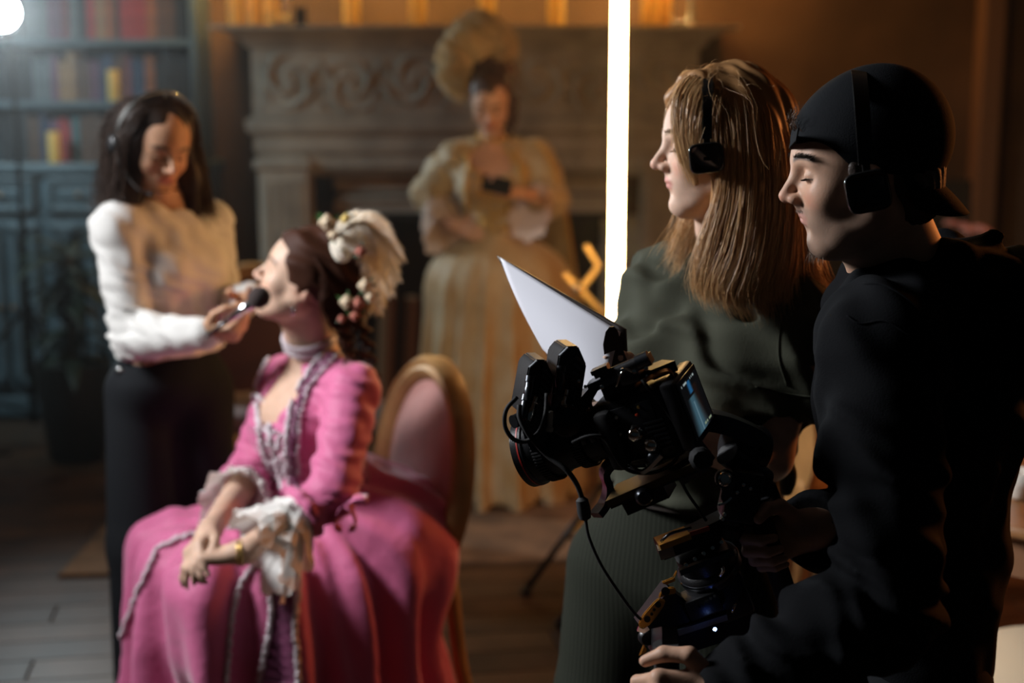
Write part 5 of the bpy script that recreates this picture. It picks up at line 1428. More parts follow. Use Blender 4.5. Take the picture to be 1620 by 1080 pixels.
    near = [  # sheets of hair, front to back (pixel x, y, depth offset)
        [(1140,124,-.01),(1140,160,-.060),(1146,215,-.092),(1148,300,-.092),(1128,380,-.085),(1113,440,-.080),(1122,478,-.078)],
        [(1150,119,-.01),(1158,155,-.062),(1166,215,-.097),(1168,300,-.102),(1150,390,-.100),(1130,450,-.096),(1145,490,-.090)],
        [(1162,116,-.01),(1180,150,-.060),(1190,215,-.095),(1192,310,-.105),(1178,410,-.108),(1160,465,-.104),(1182,500,-.098)],
        [(1172,115,.00),(1200,150,-.045),(1216,215,-.080),(1220,310,-.095),(1208,410,-.105),(1194,460,-.105),(1206,506,-.100)],
        [(1180,116,.01),(1212,154,-.020),(1240,215,-.050),(1247,310,-.070),(1240,410,-.088),(1225,455,-.095),(1222,495,-.098)],
        [(1184,118,.03),(1222,158,.02),(1254,220,.01),(1268,310,-.01),(1276,400,-.03),(1290,440,-.05),(1310,478,-.06)],
        [(1182,120,.05),(1220,160,.06),(1252,222,.07),(1266,312,.06),(1280,400,.04),(1300,440,.02),(1322,476,.00)]]
    near = [[(x-(13 if i > 3 else 4 if i > 2 else 0), y, d+(.006 if i > 2 else 0)) for i, (x, y, d) in enumerate(near[0])]] + near
    G1 = [[Q(*q) for q in g] for g in near]
    front = [
        [(1120,118,-.0),(1092,122,-.035),(1068,150,-.058),(1066,200,-.068),(1076,250,-.074),(1092,300,-.074)],
        [(1125,117,-.01),(1104,124,-.045),(1084,155,-.070),(1080,205,-.080),(1088,250,-.084),(1104,290,-.084)],
        [(1130,117,-.01),(1116,130,-.055),(1100,165,-.080),(1094,210,-.088),(1100,245,-.090),(1112,262,-.090)],
        [(1136,117,-.01),(1130,140,-.062),(1118,175,-.088),(1112,210,-.094),(1114,240,-.095),(1122,262,-.094)],
        [(1142,117,-.01),(1142,145,-.064),(1136,180,-.090),(1132,215,-.096),(1134,250,-.096),(1138,280,-.094)]]
    G2 = [[Q(*q) for q in g] for g in front]
    far = [[(1118,118,.02),(1082,128,.06),(1062,170,.085),(1068,240,.09),(1090,330,.085),(1075,375,.06),(1058,405,.04)],
           [(1125,118,.03),(1095,135,.08),(1085,190,.10),(1088,260,.10),(1105,345,.085),(1092,395,.05),(1078,432,.03)],
           [(1140,116,.04),(1120,150,.09),(1110,200,.11),(1112,280,.11),(1122,355,.085),(1108,410,.045),(1098,440,.02)]]
    G3 = [[Q(*q) for q in g] for g in far]
    S = SDF(); S.u(ell(h(-.030,0,.036), (.100,.086,.088), h.M), .01)
    for gi, g in enumerate(G1[1:]):
        s_ = spline(g, 17)[:15]; S.chain([N3(q) + (0,.020,0) for q in s_], list((.55 if gi == 0 else .8 if gi == 1 else 1)*np.interp(np.linspace(0,8,17), range(9), [.009,.013,.016,.018,.017,.014,.010,.006,.002])), .03)
    S.chain([Q(1175,250,.01), Q(1190,330,.0), Q(1195,400,-.03)], [.078,.070,.045], .04)
    for g in G2[1:]:
        s_ = spline(g, 6); S.chain([N3(q) + (0,.012,0) for q in s_], [.006,.008,.009,.009,.007,.004], .02)
    for g in G3:
        s_ = spline(g, 8); S.chain([N3(q) + (0,.01,0) for q in s_], [.006,.009,.010,.010,.009,.007,.005,.002], .02)
    S.s(ell(h(.100,.0,-.045), (.058,.075,.105), h.M), .010)
    S.d(lambda p: (.0016*wr(p, 170, 170, 6, 1.0, .8) + .0015*wr(p, 70, 70, 4, 2.0)).astype(f4))
    hb = sobj('hair', S, Q(1030,90,-.15)-(.02,0,.45), Q(1330,90,.2)+(.03,0,.03), .0036, M_blb, root)
    cb = ((.74,.46,.21), (.36,.18,.07))
    strands('hair_strands', G1, 5200, M_bl, hb, jit=.0070, rad_=.00052, pts=17, wav=.0048, wfreq=1.2, off=(0,-.009,0), clump=6, cols=cb, lenj=.26, frizz=.002)
    strands('hair_strands', G2, 1500, M_bl, hb, jit=.0035, rad_=.00042, pts=16, wav=.0025, wfreq=1.2, off=(0,-.006,0), cols=((.80,.52,.25),(.42,.22,.09)), clump=5, lenj=.25)
    strands('hair_strands', G3, 1100, M_bl, hb, jit=.010, rad_=.00045, pts=14, wav=.010, wfreq=1.0, cols=((.80,.52,.25),(.42,.22,.09)), frizz=.008)
    fly = [[N3(q) + rnd.uniform(.004,.012)*N3((0,0,1)) for q in g[:4]] for g in (G2[0], G2[2], G1[0], G1[3], G1[5])]
    strands('stray_hairs', fly, 130, M_bl, hb, jit=.012, rad_=.0003, pts=14, wav=.012, wfreq=1.2, cols=cb, frizz=.020, lenj=.5)
    brows(h, hb, mat('brown_brow_hair', (.20,.11,.05), .7, spec=.1), 120)
    # ---------------- headphones
    hp = empty('headphones', h(0,0,.14), 'black on-ear headphones worn over long blonde hair', 'headphones')
    headphones(hp, Q(1118,250,-.112), Q(1120,117,-.0), Q(1118,250,.112), (62,54), 6, N3((-1,0,0)))
    return h, J
M_gloss = mat('black_gloss', (.01,.01,.01), .15)
def headphones(hp, cupn, top, cupf, size, ang, fwd, bw=.015):
    """near cup, crown, far cup; band arc between; fwd = wearer's forward"""
    mid = (N3(cupn)+N3(cupf))/2; side = (N3(cupn)-mid); rw = np.linalg.norm(side); side = side/rw; upv = N3(top)-mid; hh = np.linalg.norm(upv); upv /= hh
    arc = [mid + side*rw*math.cos(a)*(1+.06*math.sin(2*a)) + upv*hh*math.sin(a)**.66 for a in np.linspace(.10, PI-.10, 40)]
    MB().sweep(arc, bw, .0035, fwd).build('headband', M_gloss, hp, auto=40)
    MB().sweep([mid + side*(rw-.003)*math.cos(a) + upv*(hh-.004)*math.sin(a)**.66 for a in np.linspace(.75, PI-.75, 30)], .019, .006, fwd).build('band_padding', M_blkp, hp, auto=40)
    for s, cc in ((1, N3(cupn)), (-1, N3(cupf))):
        R = np.stack([N3(fwd), side*s, np.cross(fwd, side*s)], 1); R2 = Matrix(R.tolist()).to_3x3() @ eulR(0, ang*s, 0)
        w_, h_ = size[0]/1100, size[1]/1100
        def rr(name, off, k_, prof, m):
            mb = MB(); n = 40; V = []; F = []; sgn = s
            for (yo, sc_) in prof:
                for i in range(n):
                    t = 2*PI*i/n; ct, st = math.cos(t), math.sin(t); e = 2/4.5
                    x = math.copysign(abs(ct)**e, ct)*w_/2*k_*sc_; z = math.copysign(abs(st)**e, st)*h_/2*k_*sc_
                    V.append(Vector(cc) + Vector(side)*s*(off+yo) + R2 @ Vector((x, 0, z)))
            m_ = len(prof)
            for k in range(m_-1):
                for i in range(n): F.append((k*n+i, k*n+(i+1) % n, (k+1)*n+(i+1) % n, (k+1)*n+i))
            F += [tuple(range(n-1,-1,-1)), tuple(range((m_-1)*n, m_*n))]
            bm = bmesh.new(); vs = [bm.verts.new(v) for v in V]
            for f in F: bm.faces.new([vs[i] for i in f])
            bmesh.ops.recalc_face_normals(bm, faces=bm.faces); bm.verts.index_update()
            mb.add([v.co.copy() for v in bm.verts], [[v.index for v in f.verts] for f in bm.faces]); bm.free()
            return mb.build(name, m, hp, auto=40)
        rr('ear_cup', 0, 1.0, [(.003,.92),(.005,.98),(.009,1.0),(.013,.98),(.016,.93),(.0165,.86),(.0155,.82)], M_gloss)
        rr('ear_cushion', 0, .9, [(-.014,.82),(-.012,.95),(-.004,1.0),(.003,.96)], M_blkp)
        a = arc[0] if s > 0 else arc[-1]
        MB().sweep([N3(a)+upv*.03, a, cc + side*s*.012 + upv*.012, cc + side*s*.015 - upv*.004], .010, .003, fwd).build('hinge', M_gloss, hp, auto=40)
dir_h, dir_J = director()
# ---------------- clipboard with papers
def sheet(name, TL, TR, BR, BL, m, curl, th=.0006, parent=None, root=None, n=18, roll=0):
    """curled sheet between four corners (world); curl bows it along its normal"""
    TL, TR, BR, BL = map(N3, (TL, TR, BR, BL)); nn = np.cross(TR-TL, BL-TL); nn /= np.linalg.norm(nn); V = []; F = []
    for i in range(n+1):
        s = i/n
        for j in range(n+1):
            t = j/n; q = (TL*(1-s)+TR*s)*(1-t) + (BL*(1-s)+BR*s)*t
            V.append(q + nn*(curl*math.sin(PI*t)*(.6+.4*s) + roll*(s**6)))
    for i in range(n):
        for j in range(n): F.append((i*(n+1)+j, i*(n+1)+j+1, (i+1)*(n+1)+j+1, (i+1)*(n+1)+j))
    o = MB().add(V, F).build(name, m, parent, True); md = o.modifiers.new('thick', 'SOLIDIFY'); md.thickness = th; md.offset = 0
    return o
M_paper = mat('white_paper', (.66,.66,.72), .75, spec=.2, transl=.1)
ppc = empty('clipboard', P(975,560,2.10), 'dark brown clipboard held up under the sheets of paper', 'clipboard')
B_ = [P(787,404,2.32), P(990,520,2.12), P(990,660,2.06), P(880,590,2.19)]
cl_ = sheet('board', *B_, mat('dark_brown_board', (.035,.022,.016), .5), .004, .004, ppc)
polyplate('clip', [(958,525),(964,517),(971,516),(977,522),(984,548),(996,580),(986,598),(968,602),(957,572),(954,545)], 2.068, .004, mat('dark_brown_board'), ppc)
for i in range(2):
    dz = .004*(1-i)+.003
    A = [P(791,407,2.31-dz*3), P(975-4*i,521,2.10-dz*3), P(958,650,2.04-dz*3), P(858,552,2.17-dz*3)]
    o = sheet('paper_sheet', *A, M_paper, -.016 if i else -.012, .0005, roll=.012)
    tag(o, ['white sheet of paper directly on the dark clipboard, under the top sheet', 'topmost curling white sheet of paper above the film camera'][i], 'paper', 'papers on the clipboard')
# ================================================================== CAMERA OPERATOR
def operator():
    c = P(1362, 268, 1.98); f, u = dirv(-91, -4, 0); h = Frame(c, f, u, 1.0)
    J = dict(neck=P(1432,432,2.06), chest=P(1455,620,2.08), waist=P(1448,860,2.10), hip=P(1440,1030,2.12),
             shL=P(1395,545,1.89), shR=P(1470,510,2.26), elL=P(1395,955,1.74), wrL=P(1150,1100,1.70), elR=P(1370,850,2.26), wrR=P(1280,838,1.94), fwd=dirv(-80)[0])
    G = N3(J['hip']); lf = N3((math.cos(rad(-98)), math.sin(rad(-98)), 0)); fw = N3(dirv(-98)[0])
    root = empty('person', (G[0], 2.1, 0), 'person in a backwards black cap and dark hooded jacket gripping the camera stabiliser', 'person')
    for a, s in (('L', 1), ('R', -1)):
        J['hp'+a] = G + lf*s*.09 - (0,0,.04); J['kn'+a] = N3((G[0], 2.12, .50)) + lf*s*.12; J['an'+a] = N3((G[0]+.02, 2.12, .08)) + lf*s*.14
    sm = dict(neck=(.080,.060), chest=(.165,.110), waist=(.145,.092), hip=(.160,.088))
    S = SDF(); torso(S, J, 0, side=lf, sec=sm)
    for a in 'LR': leg(S, J, a); arm(S, J, a, r=(.052,.044,.040,.029))
    neck(S, h, N3(J['neck']) + (0,0,0), .058, .066, .02); 
    S.u(cone(h(-.030,.042,-.055), N3(J['neck']) + fw*.075 + (0,-.03,-.01), .013, .012), .018)
    head(S, h, fem=False, nose=.86, lidopen=.12, chin=-.013, mz=-.006, earx=.012)
    t1 = hand(S, J['wrR'], (-.97,-.12,-.20), (-.12,-.97,-.1), (0,0,1), ((62,72,40),(66,74,42),(68,74,42),(70,74,42)), sc=.93, thumb=((.55,.75,.35),(.8,.3,.6),(.75,-.15,.75)), kp=.012)
    t2 = hand(S, J['wrL'], (-.98,-.10,-.02), (.15,.85,-.45), (0,0,1), ((60,66,40),(64,70,42),(66,70,42),(68,70,42)), sc=.97, thumb=((.6,.65,-.35),(.9,.15,.4),(.9,-.25,.5)), kp=.012)
    for a in 'LR': S.u(ell(J['an'+a] + fw*.06 - (0,0,.03), (.045,.045,.04)), .03)
    S.i(plane((0,0,.004), (0,0,-1)))
    wL, wR = N3(J['wrL']), N3(J['wrR'])
    body = sobj('body', S, None, None, None, SKIN(), root, skin_color(h, (.58,.345,.235), lip=(.50,.24,.20), brow=(.035,.02,.015), stub=.75, shave=(.26,.19,.15)),
        pieces=[((c.x-.17, 1.75, 1.25), (c.x+.20, 2.3, 1.78), .0024, lambda V: V[:, 2] > 1.34),
                ((wL[0]-.16, 1.45, wL[2]-.12), (wL[0]+.06, 1.9, wL[2]+.1), .0024, lambda V: V[:, 0] < wL[0]+.03),
                ((wR[0]-.16, 1.8, wR[2]-.12), (wR[0]+.06, 2.2, wR[2]+.1), .0024, lambda V: (V[:, 0] < wR[0]+.03) & (V[:, 0] > wR[0]-.2)),
                ((c.x-.6, 1.45, 0), (c.x+.5, 2.6, 1.4), .0075, lambda V: (V[:, 2] < 1.345) & ~((V[:, 0] < wL[0]+.025) & (V[:, 1] < 1.9)) & ~((V[:, 0] < wR[0]+.025) & (V[:, 2] > wR[2]-.1) & (V[:, 2] < wR[2]+.1)))])
    eyeballs(h, body, (.05,.03,.02))
    # ---------------- dark hooded jacket
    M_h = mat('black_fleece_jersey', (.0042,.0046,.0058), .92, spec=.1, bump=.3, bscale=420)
    inf = .030
    S = SDF(); torso(S, J, .034, side=lf, sec=sm)
    for a in 'LR':
        arm(S, J, a, inf, r=(.056,.046,.036,.022) if a == 'L' else (.050,.044,.036,.022))
    S.u(cone(N3(J['neck'])+(0,0,-.05), N3(J['chest']), .10, .12), .05)
    # hood lying on the back
    bk = -fw
    S.u(ell(N3(J['neck']) + bk*.165 + (0,0,-.055), (.130,.165,.085), np.stack([fw*.94+N3((0,0,.34)), lf, N3((0,0,.94))-fw*.34], 1)), .03)
    S.u(ell(N3(J['neck']) + bk*.09 + (0,0,-.02), (.10,.115,.050), np.stack([fw, lf, [0,0,1]], 1)), .03)
    S.chain([N3(J['neck']) + fw*.085 + (0,0,-.045), N3(J['neck']) + fw*.03 - lf*.085 + (0,0,.005), N3(J['neck']) + bk*.06 - lf*.075 + (0,0,.025), N3(J['neck']) + bk*.11 + (0,0,.03), N3(J['neck']) + bk*.06 + lf*.075 + (0,0,.022), N3(J['neck']) + fw*.03 + lf*.082 + (0,0,-.008), N3(J['neck']) + fw*.085 + (0,0,-.05)], [.016,.020,.022,.024,.022,.020,.016], .02)
    S.s(cone(N3(J['neck']) + (-.015,0,.12), N3(J['neck']) + fw*.005 + (0,0,-.02), .074, .064), .012)
    for a, d in (('L', N3((-.98,-.10,-.02))), ('R', N3((-.97,-.12,-.20)))):
        w_ = N3(J['wr'+a]); dd = w_-N3(J['el'+a]); dd /= np.linalg.norm(dd)
        S.s(cone(w_ + dd*(.070 if a=='L' else .058), w_ + dd*.25, .075, .09), .004)
    S.i(plane((0,0,.72), (0,0,-1)), .01)
    eL = (N3(J['elL'])).astype(f4); sL = N3(J['shL']).astype(f4); wLf = wL.astype(f4); nkf = (N3(J['neck']) + bk*.15).astype(f4)
    g = lambda p, c_, r_: np.exp(-((p-c_)**2).sum(1)/(2*r_*r_))
    S.d(lambda p: (-.009*wr(p, 60, 30, 85, .5)*g(p, eL, .16)).astype(f4))
    S.d(lambda p: (-.006*wr(p, 110, 40, 30, 1.1)*g(p, (eL*.4+wLf*.6), .10)).astype(f4))
    S.d(lambda p: (.005*wr(p, 45, 50, 28, 2.1)*np.clip(g(p, sL, .25)+.35, 0, 1)).astype(f4))
    S.d(lambda p: (.008*wr(p, 62, 24, 60, 3.3)*g(p, nkf, .14)).astype(f4))
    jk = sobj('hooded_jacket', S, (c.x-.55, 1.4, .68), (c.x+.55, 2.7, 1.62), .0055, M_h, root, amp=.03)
    bj = bvh_of(jk)
    def seam(pts, r=.0014, name='seam', lift=.0004):
        q = spline([(x, y, 0) for x, y in pts], 40); L_ = [hit(bj, x, y, lift) for x, y, _ in q]; L_ = [x for x in L_ if x is not None]
        if len(L_) > 3: MB().tube(L_, r, 5).build(name, M_h, jk, True)
    seam([(1366,448),(1400,452),(1440,478),(1466,520),(1478,600),(1476,700)], .002)
    seam([(1340,500),(1362,512),(1400,508),(1440,530)], .0016)
    # ---------------- trousers, shoes
    S = SDF(); S.u(ecap(G + (0,0,.08), G - (0,0,.05), (.160,.115), (.175,.125), lf), .03)
    for a in 'LR': S.u(cone(J['hp'+a], J['kn'+a], .105, .085), .05); S.u(cone(J['kn'+a], J['an'+a]-(0,0,.02), .085, .080), .03)
    S.i(plane((0,0,.03), (0,0,-1))); S.d(lambda p: (.005*wr(p, 14, 14, 10, 1.0)).astype(f4))
    sobj('trousers', S, (G[0]-.4, 1.75, 0), (G[0]+.4, 2.5, 1.15), .012, mat('black_denim'), root)
    for a in 'LR':
        s_ = SDF(); s_.u(cone(J['an'+a]-(0,0,.035), J['an'+a] + fw*.16 - (0,0,.045), .052, .040), .03).i(plane((0,0,.004), (0,0,-1)))
        cc = J['an'+a]; sobj('shoe', s_, cc-.28, cc+.28, .01, mat('black_leather'), root)
    # ---------------- short hair under the cap
    M_sh = mat('short_dark_hair', (.035,.020,.014), .6, bump=.5, bscale=300)
    S = SDF(); S.u(ell(h(-.020,0,.028), (.098,.0765,.084), h.M), .01)
    S.u(ell(h(-.055,0,-.035), (.055,.064,.058), h.M), .03)
    for s in (-1, 1): S.u(ell(h(.012, s*.0700, .004), (.020,.0075,.030), h.M), .015)
    S.s(ell(h(.105,0,-.03), (.075,.085,.12), h.M), .008); S.i(plane(h(-.06,0,-.085), -h.u), .02)
    for s in (-1, 1): S.s(ell(h(-.006, s*.08, -.035), (.030,.03,.036), h.M), .006)
    S.d(fold_noise(.0012, 260, 1, (1,1,.5)))
    hb = sobj('hair', S, N3(c)-.16, N3(c)+.18, .0035, M_sh, root)
    gs = [[N3(P(1264, 208, 1.95+.02*k)), N3(P(1257, 200, 1.95+.02*k)), N3(P(1253+2*k, 190-2*k, 1.95+.02*k)), N3(P(1256+4*k, 178-2*k, 1.95+.02*k))] for k in range(5)]
    strands('hair_tuft', gs, 45, mat('tuft_hair', (.10,.045,.02), .4, transl=.3), hb, jit=.004, rad_=.0004, pts=10, wav=.004, frizz=.004)
    brows(h, hb, mat('brow_hair', (.02,.012,.008), .7, spec=.1), 230)
    # goatee whiskers
    wh = []
    for k in range(6):
        x = .066 - .003*k; wh.append([h(x+.002, .012*(k-2.5)/2.5, -.106), h(x+.006, .012*(k-2.5)/2.5, -.114), h(x+.006, .011*(k-2.5)/2.5, -.122)])
    strands('beard', wh, 140, mat('beard_hair', (.16,.09,.05), .5, transl=.2), hb, jit=.0055, rad_=.00022, pts=5, wav=.001, frizz=.0015)
    mu = [[h(.093-.0022*abs(k-3)*1.3, .0075*(k-3), -.0475), h(.0965-.0022*abs(k-3)*1.3, .0082*(k-3), -.0515), h(.0965-.0025*abs(k-3)*1.3, .009*(k-3), -.0545)] for k in range(7)]
    strands('moustache', [[q - h.f*.006 for q in g] for g in mu[1:6]], 120, mat('beard_hair'), hb, jit=.0012, rad_=.00013, pts=4, wav=.0005)
    # ---------------- cap worn backwards
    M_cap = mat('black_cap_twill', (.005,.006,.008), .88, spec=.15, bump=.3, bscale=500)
    cc = N3(P(1376, 224, 1.985)); RC = h.M @ np.array(eulR(0, 6, 0))
    S = SDF(); S.u(ell(cc, (.1095,.0880,.097), RC), .01); S.u(ell(cc + h.f*(-.020) + h.u*.012, (.085,.080,.088), RC), .03)
    p0 = N3(P(1256,254,1.985)); p1 = N3(P(1492,284,1.985)); ed = p1-p0; nrm = np.cross(ed, (0,1,0)); nrm /= np.linalg.norm(nrm)
    if nrm[2] > 0: nrm = -nrm
    S.i(plane(p0*.5+p1*.5, nrm), .004); pa = N3(P(1256,229,1.985)); pb = N3(P(1345,268,1.985)); n2_ = np.cross(pb-pa, (0,1,0)); n2_ = n2_ if n2_[2] < 0 else -n2_; S.i(plane(pa, n2_), .004)
    S.s(ell(cc - (0,0,.002), (.1030,.0815,.0905), RC), .002); S.s(ell(h(.118,0,.020), (.045,.050,.030), h.M), .004) if False else None
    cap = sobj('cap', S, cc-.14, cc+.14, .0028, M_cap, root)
    bc_ = bvh_of(cap)
    MB().lathe(cc + N3((.012,0,.0965)), (.05,0,1), [(0,.007),(.003,.0075),(.006,.005),(.007,.001)], 14).build('cap_button', M_cap, cap, True)
    for k in range(6):      # panel seams
        a = PI/6 + k*PI/3; pts = []
        for t in np.linspace(.05, 1.0, 18):
            e = t*PI/2*.96; q = cc + RC @ N3((math.cos(a)*math.sin(e)*.1065, math.sin(a)*math.sin(e)*.0875, math.cos(e)*.0980))
            if (q - (p0*.5+p1*.5)) @ nrm < -.002: pts.append(q)
        if len(pts) > 3: MB().tube(pts, .0009, 5).build('panel_seam', M_cap, cap, True)
    # edge band
    V = []; ring = []
    for a in np.linspace(0, 2*PI, 60):
        dx = RC @ N3((math.cos(a)*.1050, math.sin(a)*.0865, 0)); q = cc + dx; q = q - nrm*((q-(p0*.5+p1*.5)) @ nrm) - nrm*.010
        w_ = cc + (q-cc); ring.append(w_)
    # brim
    V = []; F = []; na, nt_ = 25, 10; dr = N3(P(1560,345,1.985)) - N3(P(1475,262,1.985)); dr /= np.linalg.norm(dr)
    bkd = RC @ N3((-1,0,0)); 
    for i in range(na):
        a = -1.22 + 2.44*i/(na-1); s_ = math.sin(a)*.083; bx = -math.cos(a)*.098
        base = cc + RC @ N3((bx, s_, 0)); base = base - nrm*((base-(p0*.5+p1*.5)) @ nrm)
        ln = .070*math.sqrt(max(0, 1-(a/1.28)**2))**.8; drop = -.022*(1-math.cos(a*1.15))
        for j in range(nt_):
            t = j/(nt_-1); q = base + dr*ln*t + N3((0,0,1))*(.004*math.sin(PI*t)) + N3((0,0,1))*drop*t*1.4
            V.append(q)
    for i in range(na-1):
        for j in range(nt_-1): F.append((i*nt_+j, i*nt_+j+1, (i+1)*nt_+j+1, (i+1)*nt_+j))
    o = MB().add(V, F).build('cap_brim', M_cap, cap, True); md = o.modifiers.new('thick', 'SOLIDIFY'); md.thickness = .0035; md.offset = 0
    # strap over the forehead opening
    MB().sweep([N3(P(1262,212,1.92)), N3(P(1253,222,1.955)), N3(P(1251,226,1.99)), N3(P(1254,224,2.03))], .018, .002, (.2,0,1)).build('cap_strap', M_cap, cap, auto=40)
    # headphones
    hp = empty('headphones', N3(P(1362,118,1.98)), 'black headphones worn over the backwards black cap', 'headphones')
    headphones(hp, N3(P(1373,303,1.98-.098)), N3(P(1358,113,1.98)), N3(P(1369,303,1.98+.098)), (66,62), 12, N3((-1,0,0)), .020)
    return h, J
man_h, man_J = operator()
# ================================================================== FILM CAMERA AND STABILISER
M_cam = mat('camera_black', (.016,.016,.018), .33, .3, bump=.15, bscale=500)
M_rub = mat('rubber', (.012,.012,.013), .75)
M_chr = mat('chrome', (.75,.72,.68), .10, 1)
M_gun = mat('gunmetal', (.07,.075,.085), .28, .9)
M_gold = mat('orange_gold_anodised', (.62,.30,.05), .35, .6)
YR = 1.90
def Rg(x, y, d=0.0): return P(x, y, YR + d)
PX = 1/1165.0
# local frame of the camera: X lens direction, Y its left side (towards us), Z up
tl_, yw_ = rad(22), rad(24)
xl = Vector((-math.cos(tl_)*math.cos(yw_), math.sin(yw_), -math.sin(tl_)*math.cos(yw_))).normalized()
zl = (Vector((-math.sin(tl_), 0, math.cos(tl_)))); zl = (zl - xl*zl.dot(xl)).normalized(); yl = zl.cross(xl)
RCm = Matrix((xl, yl, zl)).transposed()
CO = Rg(1022, 665, .0)
def L(x, y, z): return CO + xl*x + yl*y + zl*z
cam_r = empty('film_camera', CO, 'black cinema camera with a long lens, lit rear screen and cables, mounted on the stabiliser', 'camera')
def bx(name, c, d, m=M_cam, par=None, bev=.003, R=None):
    return MB().box(L(*c), d, RCm @ R if R else RCm, bev).build(name, m, par or cam_r, auto=40)
body_c = bx('camera_body', (0, 0, 0), (.105, .085, .100), bev=.008)
bx('side_panel', (.004, .0435, .0), (.080, .004, .078), mat('camera_side', (.016,.016,.018), .3), body_c, .0015)
bx('hand_grip', (.035, .050, .0), (.026, .022, .085), M_rub, body_c, .008)
for i in range(7): bx('vent_slat', (-.030, .047, -.030+.0065*i), (.030, .0025, .0028), M_gun, body_c, .0005)
for i, (a, b) in enumerate(((.008, -.006), (-.009, -.026), (-.006, -.044))):
    o = MB().lathe(L(a-.008, .045, b+.006), yl, [(0,.0118),(.004,.0118),(.006,.0104),(.010,.0100),(.014,.0078),(.016,.004),(.0163,.001)], 22).build('video_connector', M_chr if i < 2 else M_gun, body_c, auto=40)
for i, (a, b, r_, m_) in enumerate(((.018,.028,.0022,mat('pin_white',(.8,.8,.75),.4)),(-.004,.032,.003,M_gun),(-.012,.024,.0025,mat('record_red',(.5,.05,.02),.3)),(.030,-.036,.003,M_gun),(.022,.004,.002,mat('pin_white')),(-.018,.034,.0022,mat('pin_gold',(.7,.5,.15),.3,1)))):
    MB().lathe(L(a, .0455, b), yl, [(0,r_),(.003,r_),(.0035,r_*.6),(.0036,.0003)], 12).build('button', m_, body_c, auto=40)
# rear screen
scr = bx('screen_housing', (-.066, .002, .006), (.022, .098, .098), bev=.006, par=cam_r)
bx('screen_bezel', (-.078, .002, .008), (.003, .086, .082), M_gun, scr, .001)
ms = bpy.data.materials.new('screen_picture'); ms.use_nodes = True; nt = ms.node_tree; b = nt.nodes['Principled BSDF']
tc = nt.nodes.new('ShaderNodeTexCoord'); sx = nt.nodes.new('ShaderNodeSeparateXYZ'); nt.links.new(tc.outputs['UV'], sx.inputs[0])
def screen_img(name, W=64, H=48):
    im = bpy.data.images.new(name, W, H); a = np.zeros((H, W, 4), np.float32); a[..., 3] = 1
    yy, xx = np.mgrid[0:H, 0:W]; u = xx/W; v = yy/H
    a[..., 0] = .03; a[..., 1] = .03; a[..., 2] = .035
    def blend(m, c): 
        for k in range(3): a[..., k] = a[..., k]*(1-m) + c[k]*m
    blend(np.exp(-((u-.62-.1*(v-.5))/.14)**2)*(v < .8), (.10,.055,.04))
    w_ = .10 + .22*(1-v); blend(np.clip(1.4-np.abs(u-.38)/w_, 0, 1)*(v < .66), (.22,.33,.38))
    blend(np.clip(1.2-np.abs(u-.40)/.035, 0, 1)*(v < .55)*.6, (.45,.55,.6))
    blend(np.clip(1.5-np.abs(u-.45)/.09, 0, 1)*(v > .70)*(v < .92), (.12,.32,.48))
    for x0, x1 in ((.08,.12),(.2,.38),(.58,.62),(.66,.70),(.74,.82)): blend(((u > x0)*(u < x1)*(v > .90)*(v < .955)).astype(float), (.6,.65,.65))
    for x0, x1 in ((.5,.6),(.64,.70),(.76,.92)): blend(((u > x0)*(u < x1)*(v > .05)*(v < .09)).astype(float), (.5,.55,.45))
    im.pixels.foreach_set(a.ravel()); return im
ti = nt.nodes.new('ShaderNodeTexImage'); ti.image = screen_img('screen_frame'); nt.links.new(tc.outputs['UV'], ti.inputs[0])
nt.links.new(ti.outputs[0], b.inputs['Emission Color']); b.inputs['Emission Strength'].default_value = .9; b.inputs['Base Color'].default_value = (.01,.01,.01,1); b.inputs['Roughness'].default_value = .12
V = [L(-.0798, -.036, -.030), L(-.0798, .040, -.030), L(-.0798, .040, .043), L(-.0798, -.036, .043)]
me = mesh('screen', V, [(3,2,1,0)]); uv = me.uv_layers.new(name='UVMap')
for li, c in enumerate(((0.98,.98),(.02,.98),(.02,.02),(.98,.02))): uv.data[li].uv = c
# loop order 3,2,1,0 -> right/top ... seen from behind the camera
so = link('screen', me, ms, scr)
# lens
lens = MB().lathe(L(.050, 0, .0), xl, [(0,.036),(.006,.040),(.018,.040),(.020,.037),(.036,.038),(.038,.0405),(.056,.0405),(.058,.038),(.080,.040),(.083,.0425),(.098,.0435),(.102,.0465),(.122,.048),(.124,.050),(.140,.0505),(.141,.046),(.132,.044),(.130,.001)], 48).build('lens_barrel', M_cam, cam_r, auto=35)
def gear(x0, x1, r, n=64):
    mb = MB(); ax0 = L(x0, 0, 0); 
    for i in range(n):
        a = 2*PI*i/n; d = yl*math.cos(a) + zl*math.sin(a); t = zl*math.cos(a) - yl*math.sin(a)
        c = ax0 + xl*(x1-x0)/2 + d*r; mb.box(c, (x1-x0, .0022, .0028), Matrix((xl, t, d)).transposed())
    o = mb.build('gear_ring', M_rub, lens); o['kind'] = 'stuff'
gear(.088, .104, .0415); gear(.146, .160, .0480)
MB().lathe(L(.178, 0, 0), xl, [(0,.0507),(.0022,.0507)], 48).build('red_ring', mat('red_line', (.40,.02,.015), .4), lens, auto=40)
MB().lathe(L(.176, 0, 0), xl, [(0,.040),(.004,.030),(.006,.015),(.007,.001)], 32).build('front_glass', mat('coated_glass', (.02,.03,.05), .03, spec=1), lens, True)
MB().sweep([L(.062, .002, .040), L(.090, .002, .0415)], .03, .003, yl).build('lens_scale', mat('copper_edge', (.5,.25,.10), .3, .8), lens)
for i in range(3): bx('lens_switch', (.066+.014*i, .0405, .008), (.008, .003, .014), M_gun, lens, .001)
